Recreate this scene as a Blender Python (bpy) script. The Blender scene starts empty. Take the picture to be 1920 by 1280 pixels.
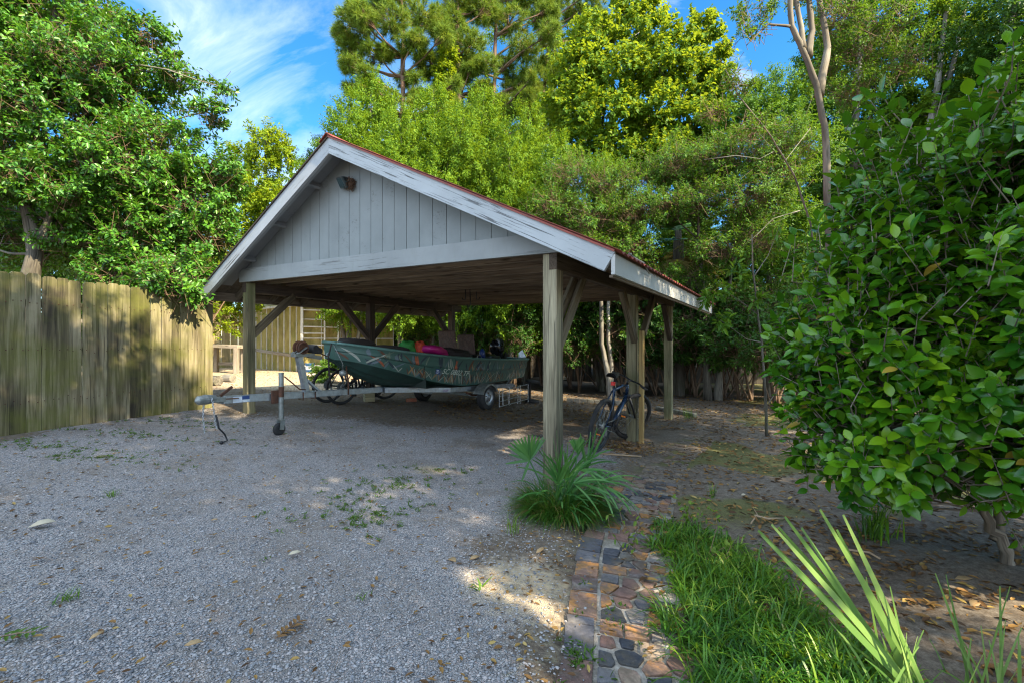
import bpy, bmesh, math, random
import numpy as np
from mathutils import Vector, Matrix

# ---------------------------------------------------------------- camera, sky, sun, exposure
S = bpy.context.scene
COL = S.collection
R = math.radians
CAMZ, FPX, HY = 1.405, 853.33, 642.0      # eye height, focal length in photo pixels, horizon row

cam = bpy.data.cameras.new('camera')
cam.lens = 16.0; cam.sensor_width = 36.0; cam.sensor_fit = 'HORIZONTAL'
cam.shift_y = 2.0/1920.0
cam.clip_start = 0.05; cam.clip_end = 600
camo = bpy.data.objects.new('camera', cam); COL.objects.link(camo)
camo.location = (0, 0, CAMZ); camo.rotation_euler = (R(90), 0, 0)
S.camera = camo

SUN_AZ = 127.0      # degrees clockwise from +Y (north): the sun stands right of and behind the camera
SUN_EL = 38.0
sunv = Vector((math.sin(R(SUN_AZ))*math.cos(R(SUN_EL)), math.cos(R(SUN_AZ))*math.cos(R(SUN_EL)), math.sin(R(SUN_EL))))
sl = bpy.data.lights.new('sun', 'SUN'); sl.energy = 5.0; sl.angle = R(0.5); sl.color = (1.0, 0.85, 0.60)
so = bpy.data.objects.new('sun', sl); COL.objects.link(so)
so.rotation_euler = sunv.to_track_quat('Z', 'Y').to_euler(); so.location = sunv*50

W = bpy.data.worlds.new('World'); S.world = W; W.use_nodes = True
nt = W.node_tree; nt.nodes.clear()
def wn(t, **k):
    n = nt.nodes.new(t)
    for a, b in k.items(): setattr(n, a, b)
    return n
sky = wn('ShaderNodeTexSky', sky_type='NISHITA', sun_disc=False, sun_elevation=R(SUN_EL), sun_rotation=R(SUN_AZ))
sky.air_density = 1.0; sky.dust_density = 0.2; sky.ozone_density = 5.0
hs = wn('ShaderNodeHueSaturation'); hs.inputs['Saturation'].default_value = 1.25; hs.inputs['Hue'].default_value = 0.493
tcw = wn('ShaderNodeTexCoord')
# thin cirrus: stretched noise over the sky directions
mp = wn('ShaderNodeMapping'); mp.inputs['Rotation'].default_value = (0.3, 0.55, 0.5); mp.inputs['Scale'].default_value = (1.2, 5.5, 3.2)
n1 = wn('ShaderNodeTexNoise'); n1.inputs['Scale'].default_value = 1.5; n1.inputs['Detail'].default_value = 8; n1.inputs['Roughness'].default_value = 0.62; n1.inputs['Distortion'].default_value = 0.5
n2 = wn('ShaderNodeTexNoise'); n2.inputs['Scale'].default_value = 1.7; n2.inputs['Detail'].default_value = 2
r1 = wn('ShaderNodeMapRange'); r1.inputs['From Min'].default_value = 0.56; r1.inputs['From Max'].default_value = 0.86
r2 = wn('ShaderNodeMapRange'); r2.inputs['From Min'].default_value = 0.42; r2.inputs['From Max'].default_value = 0.62
# cirrus is thicker low over the roof ridge
dp = wn('ShaderNodeVectorMath', operation='DISTANCE'); dp.inputs[1].default_value = (-0.44, 0.80, 0.44)
r3 = wn('ShaderNodeMapRange'); r3.inputs['From Min'].default_value = 0.34; r3.inputs['From Max'].default_value = 0.04; r3.inputs['To Max'].default_value = 0.62
mx = wn('ShaderNodeMix', data_type='RGBA'); mx.inputs['B'].default_value = (4.6, 5.0, 5.3, 1)
m1 = wn('ShaderNodeMath', operation='MULTIPLY'); m2 = wn('ShaderNodeMath', operation='MULTIPLY_ADD', use_clamp=True)
bg = wn('ShaderNodeBackground'); bg.inputs['Strength'].default_value = 0.105
ow = wn('ShaderNodeOutputWorld')
L = nt.links.new
L(tcw.outputs['Generated'], mp.inputs['Vector']); L(mp.outputs[0], n1.inputs['Vector']); L(tcw.outputs['Generated'], n2.inputs['Vector'])
L(tcw.outputs['Generated'], dp.inputs[0]); L(dp.outputs['Value'], r3.inputs['Value'])
r4 = wn('ShaderNodeMapRange'); r4.inputs['From Min'].default_value = 0.40; r4.inputs['From Max'].default_value = 0.64; L(n1.outputs['Fac'], r4.inputs['Value'])
L(n1.outputs['Fac'], r1.inputs['Value']); L(n2.outputs['Fac'], r2.inputs['Value'])
L(r1.outputs[0], m1.inputs[0]); L(r2.outputs[0], m1.inputs[1])
L(r3.outputs[0], m2.inputs[0]); L(r4.outputs[0], m2.inputs[1]); L(m1.outputs[0], m2.inputs[2])
L(sky.outputs[0], hs.inputs['Color']); L(hs.outputs[0], mx.inputs['A']); L(m2.outputs[0], mx.inputs['Factor'])
# added fill light: bright broken cloud behind and above the camera, out of view
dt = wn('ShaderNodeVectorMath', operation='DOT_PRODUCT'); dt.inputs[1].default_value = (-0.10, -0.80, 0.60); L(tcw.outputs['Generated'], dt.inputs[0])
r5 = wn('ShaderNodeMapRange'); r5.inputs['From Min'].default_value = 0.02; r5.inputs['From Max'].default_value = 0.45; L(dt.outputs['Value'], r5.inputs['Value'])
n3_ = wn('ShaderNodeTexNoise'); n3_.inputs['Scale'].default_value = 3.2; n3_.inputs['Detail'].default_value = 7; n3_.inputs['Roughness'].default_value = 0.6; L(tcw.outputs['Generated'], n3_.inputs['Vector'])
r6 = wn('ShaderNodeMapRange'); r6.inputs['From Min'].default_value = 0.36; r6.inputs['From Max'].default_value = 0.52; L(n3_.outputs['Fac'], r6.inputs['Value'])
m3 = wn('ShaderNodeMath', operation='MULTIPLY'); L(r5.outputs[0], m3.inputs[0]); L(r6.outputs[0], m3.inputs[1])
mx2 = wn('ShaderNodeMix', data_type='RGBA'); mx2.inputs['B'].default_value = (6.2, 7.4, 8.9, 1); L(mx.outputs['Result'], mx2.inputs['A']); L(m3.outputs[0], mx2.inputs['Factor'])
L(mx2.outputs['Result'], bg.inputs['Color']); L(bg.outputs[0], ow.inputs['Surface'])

S.view_settings.view_transform = 'Standard'; S.view_settings.look = 'None'
S.view_settings.exposure = 1.74; S.view_settings.gamma = 1.0; S.view_settings.use_curve_mapping = False
cy = S.cycles
cy.max_bounces = 7; cy.diffuse_bounces = 4; cy.glossy_bounces = 3; cy.transmission_bounces = 5; cy.transparent_max_bounces = 6
cy.use_denoising = True; cy.denoising_prefilter = 'NONE'; cy.filter_width = 1.2; cy.sample_clamp_indirect = 6.0; cy.caustics_reflective = False; cy.caustics_refractive = False

# ---------------------------------------------------------------- helpers
rng = np.random.default_rng(7)
random.seed(7)

_gx = np.array([-60, -12, -8, -6, -5, -4.25, -2, 0, 2, 3.3, 6, 10, 60.])
_gz = np.array([.42, .42, .41, .385, .345, .268, .130, 0, -.125, -.150, -.17, -.19, -.19])
def gz(x, y=None): return np.interp(x, _gx, _gz)
def pt(px, py, d):                        # a point at distance d seen at a photo pixel
    return Vector(((px-960)/FPX*d, d, CAMZ-(py-HY)/FPX*d))
def gp(px, py):                           # the ground point seen at a photo pixel
    d = 5.0
    for _ in range(60):
        d = 0.5*d+0.5*(CAMZ-float(gz((px-960)/FPX*d)))*FPX/max(py-HY, 1.0)
    return Vector(((px-960)/FPX*d, d, float(gz((px-960)/FPX*d))))
def unit(a):
    a = np.asarray(a, float)
    return a/np.maximum(np.linalg.norm(a, axis=-1, keepdims=True), 1e-9)

def tag(o, label=None, cat=None, group=None, kind=None):
    if label: o['label'] = label
    if cat: o['category'] = cat
    if group: o['group'] = group
    if kind: o['kind'] = kind
    return o
def empty(name, loc, label=None, cat=None, group=None, rot=(0, 0, 0)):
    o = bpy.data.objects.new(name, None); COL.objects.link(o)
    o.location = loc; o.rotation_euler = rot; o.empty_display_size = 0.1
    return tag(o, label, cat, group)
def copy_tree(o, parent=None):
    c = o.copy(); COL.objects.link(c); c.parent = parent
    for ch in list(o.children): copy_tree(ch, c)
    return c

def link_mesh(name, me, mats, parent=None, smooth=False, world=True):
    o = bpy.data.objects.new(name, me); COL.objects.link(o)
    for m in (mats if isinstance(mats, (list, tuple)) else [mats]): me.materials.append(m)
    if smooth: me.polygons.foreach_set('use_smooth', [True]*len(me.polygons))
    if parent is not None:
        o.parent = parent
        if world:                          # the mesh was written in world coordinates
            pm = parent.matrix_basis if parent.parent is None else parent.parent.matrix_basis @ parent.matrix_basis
            me.transform(pm.inverted())
    return o

def np_mesh(name, V, quads=None, tris=None, attrs=None, mats=None, parent=None, smooth=False, world=True, mi=None):
    me = bpy.data.meshes.new(name)
    V = np.ascontiguousarray(V, dtype=np.float32)
    lists = [f for f in (quads, tris) if f is not None and len(f)]
    nl = sum(f.size for f in lists); nf = sum(len(f) for f in lists)
    me.vertices.add(len(V)); me.vertices.foreach_set('co', V.ravel())
    me.loops.add(nl); me.polygons.add(nf)
    me.loops.foreach_set('vertex_index', np.concatenate([f.ravel() for f in lists]).astype(np.int32))
    tot = np.concatenate([np.full(len(f), f.shape[1]) for f in lists])
    st = np.concatenate([[0], np.cumsum(tot)[:-1]])
    me.polygons.foreach_set('loop_start', st.astype(np.int32))
    if mi is not None: me.polygons.foreach_set('material_index', np.asarray(mi, np.int32))
    me.update(calc_edges=True)
    for k, (dom, typ, data) in (attrs or {}).items():
        a = me.attributes.new(k, typ, dom)
        a.data.foreach_set('vector' if typ == 'FLOAT_VECTOR' else 'value', np.ascontiguousarray(data, np.float32).ravel())
    return link_mesh(name, me, mats, parent, smooth, world)

class MB:
    """collects boxes, bars, tubes and prisms that become ONE mesh object; 'gc' keeps each piece's own grain coordinates"""
    def __init__(s): s.v = []; s.f = []; s.g = []; s.m = []; s.mi = 0
    def add(s, V, F, G=None):
        b = len(s.v); off = np.array([random.random()*9, random.random()*9, random.random()*9])
        G = V if G is None else G
        for p, g in zip(V, G): s.v.append(tuple(p)); s.g.append(tuple(np.asarray(g)+off))
        for f in F: s.f.append(tuple(i+b for i in f)); s.m.append(s.mi)
        return s
    def beam(s, p, q, w, h, up=(0, 0, 1), n=1, jit=0.0):
        p = Vector(p); q = Vector(q); d = (q-p); ln = d.length; d.normalize()
        up = Vector(up); a = d.cross(up)
        if a.length < 1e-4: a = d.cross(Vector((0, 1, 0)))
        a.normalize(); b = a.cross(d)
        V = []; G = []
        for i in range(n+1):
            c = p+d*ln*i/n
            if jit: c = c+a*random.uniform(-jit, jit)+b*random.uniform(-jit, jit)
            for (x, y) in ((-1, -1), (1, -1), (1, 1), (-1, 1)):
                V.append(c+a*x*w/2+b*y*h/2); G.append((ln*i/n, x*w/2, y*h/2))
        F = [(3, 2, 1, 0), tuple(4*n+k for k in range(4))]
        for i in range(n):
            for k in range(4):
                F.append((4*i+k, 4*i+(k+1) % 4, 4*i+4+(k+1) % 4, 4*i+4+k))
        return s.add(V, F, G)
    def box(s, c, size, rz=0.0, rot=None):
        M = (rot if rot is not None else Matrix.Rotation(rz, 3, 'Z')); c = Vector(c)
        V = [c+M @ Vector((x*size[0]/2, y*size[1]/2, z*size[2]/2)) for z in (-1, 1) for (x, y) in ((-1, -1), (1, -1), (1, 1), (-1, 1))]
        G = [(x*size[0]/2, y*size[1]/2, z*size[2]/2) for z in (-1, 1) for (x, y) in ((-1, -1), (1, -1), (1, 1), (-1, 1))]
        F = [(3, 2, 1, 0), (4, 5, 6, 7), (0, 1, 5, 4), (1, 2, 6, 5), (2, 3, 7, 6), (3, 0, 4, 7)]
        return s.add(V, F, G)
    def tube(s, pts, rad, n=8, cap=True):
        pts = [Vector(p) for p in pts]
        if not hasattr(rad, '__len__'): rad = [rad]*len(pts)
        V = []; F = []; G = []; prev = None; L_ = 0
        for i, p in enumerate(pts):
            t = (pts[min(i+1, len(pts)-1)]-pts[max(i-1, 0)]).normalized()
            if prev is None:
                a = t.cross(Vector((0, 0, 1)))
                if a.length < 0.05: a = t.cross(Vector((1, 0, 0)))
            else: a = prev-t*prev.dot(t)
            a.normalize(); prev = a; b = t.cross(a)
            if i: L_ += (pts[i]-pts[i-1]).length
            for k in range(n):
                w = 2*math.pi*k/n
                V.append(p+(a*math.cos(w)+b*math.sin(w))*rad[i]); G.append((L_, math.cos(w)*rad[i], math.sin(w)*rad[i]))
        for i in range(len(pts)-1):
            for k in range(n):
                F.append((i*n+k, i*n+(k+1) % n, (i+1)*n+(k+1) % n, (i+1)*n+k))
        if cap: F.append(tuple(reversed(range(n)))); F.append(tuple((len(pts)-1)*n+k for k in range(n)))
        return s.add(V, F, G)
    def prism(s, poly, ext):               # poly: planar 3D outline, ext: extrusion vector
        n = len(poly); e = Vector(ext); P = [Vector(p) for p in poly]
        V = P+[p+e for p in P]
        F = [tuple(reversed(range(n))), tuple(range(n, 2*n))]+[(k, (k+1) % n, n+(k+1) % n, n+k) for k in range(n)]
        return s.add(V, F)
    def lathe(s, c, axis, prof, n=20, a0=0.0, a1=2*math.pi):   # prof: (radius, offset along axis)
        c = Vector(c); ax = Vector(axis).normalized(); u = ax.cross(Vector((0, 0, 1)))
        if u.length < 0.05: u = ax.cross(Vector((1, 0, 0)))
        u.normalize(); w = ax.cross(u); full = abs(a1-a0-2*math.pi) < 1e-6
        V = []; F = []; m = n if full else n+1
        for k in range(m):
            t = a0+(a1-a0)*k/n
            for (r, o) in prof: V.append(c+ax*o+(u*math.cos(t)+w*math.sin(t))*r)
        q = len(prof)
        for k in range(n):
            k2 = (k+1) % m
            for j in range(q-1): F.append((k*q+j, k2*q+j, k2*q+j+1, k*q+j+1))
        return s.add(V, F)
    def torus(s, c, axis, R_, r, n=32, m=8, a0=0.0, a1=2*math.pi):
        prof = [(R_+r*math.cos(2*math.pi*j/m), r*math.sin(2*math.pi*j/m)) for j in range(m+1)]
        return s.lathe(c, axis, prof, n, a0, a1)
    def ball(s, c, r, n=10, m=7, sc=(1, 1, 1)):
        c = Vector(c); V = []; F = []
        for j in range(m+1):
            t = math.pi*j/m
            for k in range(n):
                f = 2*math.pi*k/n
                V.append(c+Vector((r*sc[0]*math.sin(t)*math.cos(f), r*sc[1]*math.sin(t)*math.sin(f), r*sc[2]*math.cos(t))))
        for j in range(m):
            for k in range(n): F.append((j*n+k, (j+1)*n+k, (j+1)*n+(k+1) % n, j*n+(k+1) % n))
        return s.add(V, F)
    def build(s, name, mats, parent=None, smooth=False, bevel=0.0, world=True):
        me = bpy.data.meshes.new(name); me.from_pydata(s.v, [], s.f)
        me.polygons.foreach_set('material_index', s.m)
        a = me.attributes.new('gc', 'FLOAT_VECTOR', 'POINT'); a.data.foreach_set('vector', np.array(s.g, np.float32).ravel())
        me.update()
        o = link_mesh(name, me, mats, parent, smooth, world)
        if bevel:
            md = o.modifiers.new('bevel', 'BEVEL'); md.width = bevel; md.segments = 2; md.limit_method = 'ANGLE'; md.angle_limit = R(40)
        return o

# ---------------------------------------------------------------- materials
def mat(name):
    m = bpy.data.materials.new(name); m.use_nodes = True
    t = m.node_tree; t.nodes.clear()
    o = t.nodes.new('ShaderNodeOutputMaterial'); b = t.nodes.new('ShaderNodeBsdfPrincipled')
    t.links.new(b.outputs[0], o.inputs[0])
    return m, t, b, o
def nd(t, typ, ins=None, **k):
    n = t.nodes.new(typ)
    for a, v in k.items(): setattr(n, a, v)
    for a, v in (ins or {}).items():
        if hasattr(v, 'is_linked') or isinstance(v, bpy.types.NodeSocket): t.links.new(v, n.inputs[a])
        else: n.inputs[a].default_value = v
    return n
def ramp(t, fac, stops, interp='LINEAR'):
    n = t.nodes.new('ShaderNodeValToRGB'); e = n.color_ramp.elements; n.color_ramp.interpolation = interp
    while len(e) > 1: e.remove(e[-1])
    e[0].position = stops[0][0]; e[0].color = (*stops[0][1], 1)
    for p, c in stops[1:]:
        x = e.new(p); x.color = (*c, 1)
    t.links.new(fac, n.inputs['Fac']); return n.outputs['Color']
def mixc(t, fac, a, b, blend='MIX'):
    n = t.nodes.new('ShaderNodeMix'); n.data_type = 'RGBA'; n.blend_type = blend
    for key, v in (('Factor', fac), ('A', a), ('B', b)):
        if isinstance(v, bpy.types.NodeSocket): t.links.new(v, n.inputs[key])
        else: n.inputs[key].default_value = v if key == 'Factor' else (*v, 1)
    return n.outputs['Result']
def mth(t, op, a, b=0.0, c=None, clamp=False):
    n = t.nodes.new('ShaderNodeMath'); n.operation = op; n.use_clamp = clamp
    for i, v in enumerate((a, b, c)):
        if v is None: continue
        if isinstance(v, bpy.types.NodeSocket): t.links.new(v, n.inputs[i])
        else: n.inputs[i].default_value = v
    return n.outputs[0]
def mapr(t, v, a, b, c=0.0, d=1.0):
    return nd(t, 'ShaderNodeMapRange', {'Value': v, 'From Min': a, 'From Max': b, 'To Min': c, 'To Max': d}).outputs[0]
def noise(t, vec, scale, detail=4, rough=0.55, dist=0.0):
    return nd(t, 'ShaderNodeTexNoise', {'Vector': vec, 'Scale': scale, 'Detail': detail, 'Roughness': rough, 'Distortion': dist}).outputs['Fac']
def scaled(t, vec, s): return nd(t, 'ShaderNodeMapping', {'Vector': vec, 'Scale': s}).outputs[0]
def bump(t, b, h, strength=0.4, dist=0.01):
    n = nd(t, 'ShaderNodeBump', {'Height': h, 'Strength': strength, 'Distance': dist}); t.links.new(n.outputs[0], b.inputs['Normal'])

def wood(name, dark, mid, light, moss=None, moss_amt=0.0, rough=0.85, grain=16.0, knots=True, low_moss=0.0, stain=None):
    m, t, b, o = mat(name)
    g = nd(t, 'ShaderNodeAttribute', attribute_name='gc').outputs['Vector']
    pos = nd(t, 'ShaderNodeNewGeometry').outputs['Position']
    n_a = noise(t, scaled(t, g, (0.9, grain, grain)), 1.0, 5, 0.6, 0.8)
    n_b = noise(t, scaled(t, g, (2.5, grain*6, grain*6)), 1.0, 3, 0.6)
    n_c = noise(t, g, 0.55, 2)
    f = mth(t, 'ADD', mth(t, 'MULTIPLY', n_a, 0.62), mth(t, 'MULTIPLY', n_b, 0.38))
    f = mth(t, 'ADD', f, mth(t, 'MULTIPLY', mth(t, 'SUBTRACT', n_c, 0.5), 0.7))
    c = ramp(t, f, [(0.30, dark), (0.48, mid), (0.66, light)])
    if knots:
        v = nd(t, 'ShaderNodeTexVoronoi', {'Vector': scaled(t, g, (1.5, 6, 6)), 'Scale': 1.0})
        k = mapr(t, v.outputs['Distance'], 0.05, 0.16, 1.0, 0.0)
        c = mixc(t, mth(t, 'MULTIPLY', k, 0.75), c, tuple(x*0.35 for x in dark))
    ck = noise(t, scaled(t, g, (1.6, grain*4.5, grain*4.5)), 1.0, 2, 0.5, 0.4)
    c = mixc(t, mth(t, 'MULTIPLY', mapr(t, ck, 0.60, 0.66), 0.7), c, tuple(x*0.5 for x in dark))
    if stain:
        s_ = mapr(t, noise(t, pos, 1.3, 5, 0.7), 0.5, 0.68)
        c = mixc(t, mth(t, 'MULTIPLY', s_, 0.7), c, stain)
    if moss:
        mm = mapr(t, noise(t, pos, 1.6, 5, 0.65), 0.62-moss_amt*0.35, 0.80-moss_amt*0.25)
        c = mixc(t, mth(t, 'MULTIPLY', mm, 0.65), c, moss)
    b.inputs['Roughness'].default_value = rough
    t.links.new(c, b.inputs['Base Color'])
    bump(t, b, f, 0.55, 0.006)
    return m

def paint(name, col, crack=0.3, under=(0.10, 0.095, 0.09), stain=(0.16, 0.17, 0.10), stain_amt=0.2, rough=0.6):
    m, t, b, o = mat(name)
    g = nd(t, 'ShaderNodeAttribute', attribute_name='gc').outputs['Vector']
    pos = nd(t, 'ShaderNodeNewGeometry').outputs['Position']
    cr = noise(t, scaled(t, g, (1.2, 40, 40)), 1.0, 7, 0.66, 0.9)
    ca = noise(t, scaled(t, g, (0.7, 2.2, 2.2)), 1.0, 4, 0.6)
    k = mth(t, 'MULTIPLY', mapr(t, cr, 0.565, 0.60), mapr(t, ca, 0.56-crack*0.35, 0.72-crack*0.35))
    big = noise(t, pos, 2.4, 4, 0.6)
    c = mixc(t, mapr(t, big, 0.35, 0.7), tuple(x*0.88 for x in col), tuple(min(1, x*1.06) for x in col))
    st = noise(t, scaled(t, pos, (5, 5, 0.9)), 1.6, 6, 0.7)
    c = mixc(t, mth(t, 'MULTIPLY', mapr(t, st, 0.56, 0.78), stain_amt), c, stain)
    c = mixc(t, k, c, under)
    b.inputs['Roughness'].default_value = rough
    t.links.new(c, b.inputs['Base Color'])
    h = mth(t, 'SUBTRACT', mth(t, 'MULTIPLY', noise(t, scaled(t, g, (3, 60, 60)), 1.0, 3), 0.3), k)
    bump(t, b, h, 0.5, 0.004)
    return m

def simple(name, col, rough=0.5, metal=0.0, var=0.25, scale=9.0, dirt=None, dirt_amt=0.4, bmp=0.1):
    m, t, b, o = mat(name)
    pos = nd(t, 'ShaderNodeNewGeometry').outputs['Position']
    n_ = noise(t, pos, scale, 5, 0.65)
    c = mixc(t, mapr(t, n_, 0.3, 0.7), tuple(x*(1-var) for x in col), tuple(min(1, x*(1+var)) for x in col))
    if dirt:
        d_ = mapr(t, noise(t, pos, scale*0.45, 6, 0.7), 0.48, 0.68)
        c = mixc(t, mth(t, 'MULTIPLY', d_, dirt_amt), c, dirt)
    t.links.new(c, b.inputs['Base Color'])
    t.links.new(mapr(t, n_, 0.2, 0.8, max(0.02, rough-0.12), min(1, rough+0.12)), b.inputs['Roughness'])
    b.inputs['Metallic'].default_value = metal
    if bmp: bump(t, b, noise(t, pos, scale*6, 3), bmp, 0.003)
    return m

def leafmat(name, stops, rough=0.45, spec=0.5, trans=0.3, tcol=(0.30, 0.42, 0.04), coat=0.0):
    m, t, b, o = mat(name)
    r_ = nd(t, 'ShaderNodeAttribute', attribute_name='rnd').outputs['Fac']
    pos = nd(t, 'ShaderNodeNewGeometry').outputs['Position']
    f = mth(t, 'ADD', mth(t, 'MULTIPLY', r_, 0.72), mth(t, 'MULTIPLY', noise(t, pos, 0.9, 3), 0.28))
    c = ramp(t, f, stops)
    t.links.new(c, b.inputs['Base Color'])
    b.inputs['Roughness'].default_value = rough
    b.inputs['Specular IOR Level'].default_value = spec
    if trans:
        tr = nd(t, 'ShaderNodeBsdfTranslucent', {'Color': mixc(t, 0.6, c, tcol)})
        ms = nd(t, 'ShaderNodeMixShader', {0: trans, 1: b.outputs[0], 2: tr.outputs[0]})
        t.links.new(ms.outputs[0], o.inputs[0])
    return m

M = {}
M['post'] = wood('weathered_post_wood', (.060, .050, .028), (.185, .158, .085), (.36, .315, .185), moss=(.115, .130, .045), moss_amt=0.28)
M['post_grey'] = wood('grey_weathered_post_wood', (.045, .038, .024), (.185, .158, .10), (.43, .375, .25), moss=(.10, .115, .05), moss_amt=0.05)
M['post_new'] = wood('yellow_new_timber', (.26, .16, .055), (.40, .27, .10), (.50, .36, .16), knots=True)
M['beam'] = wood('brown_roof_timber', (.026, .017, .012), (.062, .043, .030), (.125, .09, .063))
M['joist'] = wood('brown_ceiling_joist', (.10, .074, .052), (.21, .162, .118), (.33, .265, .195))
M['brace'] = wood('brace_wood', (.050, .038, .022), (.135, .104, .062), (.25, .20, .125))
M['deckwood'] = wood('roof_deck_wood', (.075, .06, .045), (.14, .115, .085), (.20, .165, .12))
M['gable'] = paint('gable_grey_paint', (.225, .245, .245), crack=0.02, stain_amt=0.10)
M['rake'] = paint('rake_peeling_paint', (.43, .46, .48), crack=1.25, under=(.12, .125, .13), stain_amt=0.15)
M['rake_clean'] = paint('rake_pale_paint', (.38, .40, .42), crack=0.25, stain_amt=0.15)
M['fascia'] = paint('eave_mossy_paint', (.50, .50, .48), crack=0.25, stain=(.20, .19, .05), stain_amt=0.75)
M['beam_paint'] = paint('beam_grey_paint', (.28, .295, .295), crack=0.15, stain_amt=0.2)
M['soffit'] = paint('soffit_paint', (.26, .27, .28), crack=0.1, stain_amt=0.1)
M['roof'] = simple('red_roof_metal', (.27, .055, .035), 0.55, 0.0, 0.3, 5.0, dirt=(.10, .04, .03), dirt_amt=0.6)
M['fence'] = wood('mossy_fence_board', (.028, .022, .012), (.115, .095, .050), (.29, .25, .155), moss=(.125, .135, .014), moss_amt=0.62, grain=12)
M['fence_dark'] = wood('dark_fence_board', (.020, .016, .012), (.045, .036, .026), (.085, .068, .048), moss=(.05, .055, .02), moss_amt=0.3)
M['fence_yellow'] = wood('yellow_old_fence_board', (.16, .12, .05), (.30, .235, .11), (.42, .35, .19), moss=(.22, .22, .05), moss_amt=0.3)
M['greywood'] = wood('grey_bench_wood', (.10, .085, .065), (.24, .205, .16), (.36, .32, .26))
M['galv'] = simple('galvanised_steel', (.36, .39, .42), 0.42, 0.75, 0.22, 14, dirt=(.17, .17, .16), dirt_amt=0.4)
M['galv_dark'] = simple('dull_galvanised_steel', (.26, .28, .27), 0.5, 0.6, 0.25, 14, dirt=(.13, .11, .08), dirt_amt=0.6)
M['rust'] = simple('rusty_steel', (.105, .045, .026), 0.85, 0.1, 0.5, 26, dirt=(.06, .035, .025), dirt_amt=0.6, bmp=0.3)
M['black'] = simple('black_paint', (.014, .015, .018), 0.38, 0.0, 0.3, 12)
M['rubber'] = simple('black_rubber', (.018, .018, .019), 0.75, 0.0, 0.35, 22, dirt=(.07, .06, .05), dirt_amt=0.35)
M['bikeblue'] = simple('dark_blue_frame_paint', (.013, .032, .070), 0.25, 0.2, 0.15, 9)
M['bikegrey'] = simple('grey_bike_frame_paint', (.06, .065, .07), 0.35, 0.3, 0.2, 9)
M['alu'] = simple('bare_aluminium', (.50, .51, .52), 0.35, 0.8, 0.12, 18)
M['red'] = simple('red_plastic', (.70, .025, .018), 0.4, 0.0, 0.12, 20)
M['orange'] = simple('orange_reflector', (.80, .22, .02), 0.3, 0.0, 0.12, 20)
M['white'] = simple('white_plastic', (.72, .73, .74), 0.4, 0.0, 0.1, 12)
M['whitepaint'] = simple('white_worn_paint', (.66, .66, .62), 0.6, 0.0, 0.15, 7, dirt=(.30, .28, .22), dirt_amt=0.4)
M['bluebucket'] = simple('blue_plastic', (.03, .16, .42), 0.4, 0.0, 0.2, 12)
M['bottleblue'] = simple('deep_blue_plastic', (.012, .035, .16), 0.35, 0.0, 0.2, 12)
M['pink'] = simple('magenta_vinyl', (.42, .012, .16), 0.45, 0.0, 0.2, 8)
M['green'] = simple('green_fabric', (.03, .22, .035), 0.7, 0.0, 0.2, 14)
M['redfab'] = simple('orange_red_fabric', (.50, .055, .02), 0.7, 0.0, 0.3, 14)
M['canvas'] = simple('dark_brown_canvas', (.026, .020, .018), 0.85, 0.0, 0.35, 11)
M['hull'] = simple('boat_green_paint', (.048, .115, .095), 0.42, 0.0, 0.18, 3.5, dirt=(.07, .095, .085), dirt_amt=0.5, bmp=0.03)
M['hull_bottom'] = simple('boat_dark_green_paint', (.022, .060, .048), 0.45, 0.0, 0.15, 3.5, dirt=(.035, .06, .055), dirt_amt=0.5, bmp=0.03)
M['hull_in'] = simple('boat_inside_paint', (.030, .045, .038), 0.7, 0.0, 0.2, 6)
M['gunwale'] = simple('boat_gunwale_paint', (.085, .175, .150), 0.4, 0.0, 0.15, 9)
for nm, cc in (('pale', (.33, .35, .30)), ('tan', (.33, .19, .085)), ('brown', (.12, .055, .030)), ('navy', (.030, .045, .062)), ('sage', (.14, .19, .14)), ('rusty', (.36, .10, .045)), ('slate', (.12, .16, .18))):
    M['camo_'+nm] = simple('camouflage_%s_paint' % nm, cc, 0.55, 0.0, 0.2, 8)
M['camoseat'] = simple('camouflage_seat_vinyl', (.10, .055, .04), 0.6, 0.0, 0.5, 24, dirt=(.17, .12, .10), dirt_amt=0.7)
M['cowl'] = simple('black_gloss_cowl', (.010, .011, .014), 0.22, 0.0, 0.2, 6)
M['stickerwhite'] = simple('white_sticker', (.66, .72, .80), 0.5, 0.0, 0.05, 20)
M['stickerblue'] = simple('blue_sticker', (.015, .055, .20), 0.4, 0.0, 0.3, 30)
M['letter'] = simple('pale_letter_vinyl', (.60, .66, .58), 0.5, 0.0, 0.05, 20)
M['purple'] = simple('purple_letter_vinyl', (.22, .11, .30), 0.5, 0.0, 0.3, 30)
M['lampbody'] = simple('floodlight_metal', (.055, .075, .080), 0.42, 0.4, 0.25, 12, dirt=(.16, .14, .12), dirt_amt=0.4)
M['lampglass'] = simple('floodlight_glass', (.030, .060, .068), 0.12, 0.0, 0.3, 7, dirt=(.10, .12, .12), dirt_amt=0.35, bmp=0)
M['nest'] = simple('dry_nest_twigs', (.11, .060, .035), 0.95, 0.0, 0.5, 40, bmp=0.4)
M['fibre'] = None
M['brick'] = simple('old_red_brick', (.26, .085, .045), 0.9, 0.0, 0.35, 12, dirt=(.16, .14, .10), dirt_amt=0.5, bmp=0.3)
M['greystone'] = simple('grey_edging_stone', (.20, .19, .165), 0.9, 0.0, 0.35, 12, dirt=(.10, .11, .055), dirt_amt=0.6, bmp=0.3)
M['bark'] = wood('grey_tree_bark', (.035, .029, .022), (.105, .092, .070), (.23, .21, .17), moss=(.10, .12, .05), moss_amt=0.2, grain=9, knots=False)
M['bark_pale'] = wood('pale_lichen_bark', (.055, .048, .038), (.155, .14, .115), (.36, .35, .31), grain=8, knots=True, stain=(.26, .27, .22))
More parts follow.
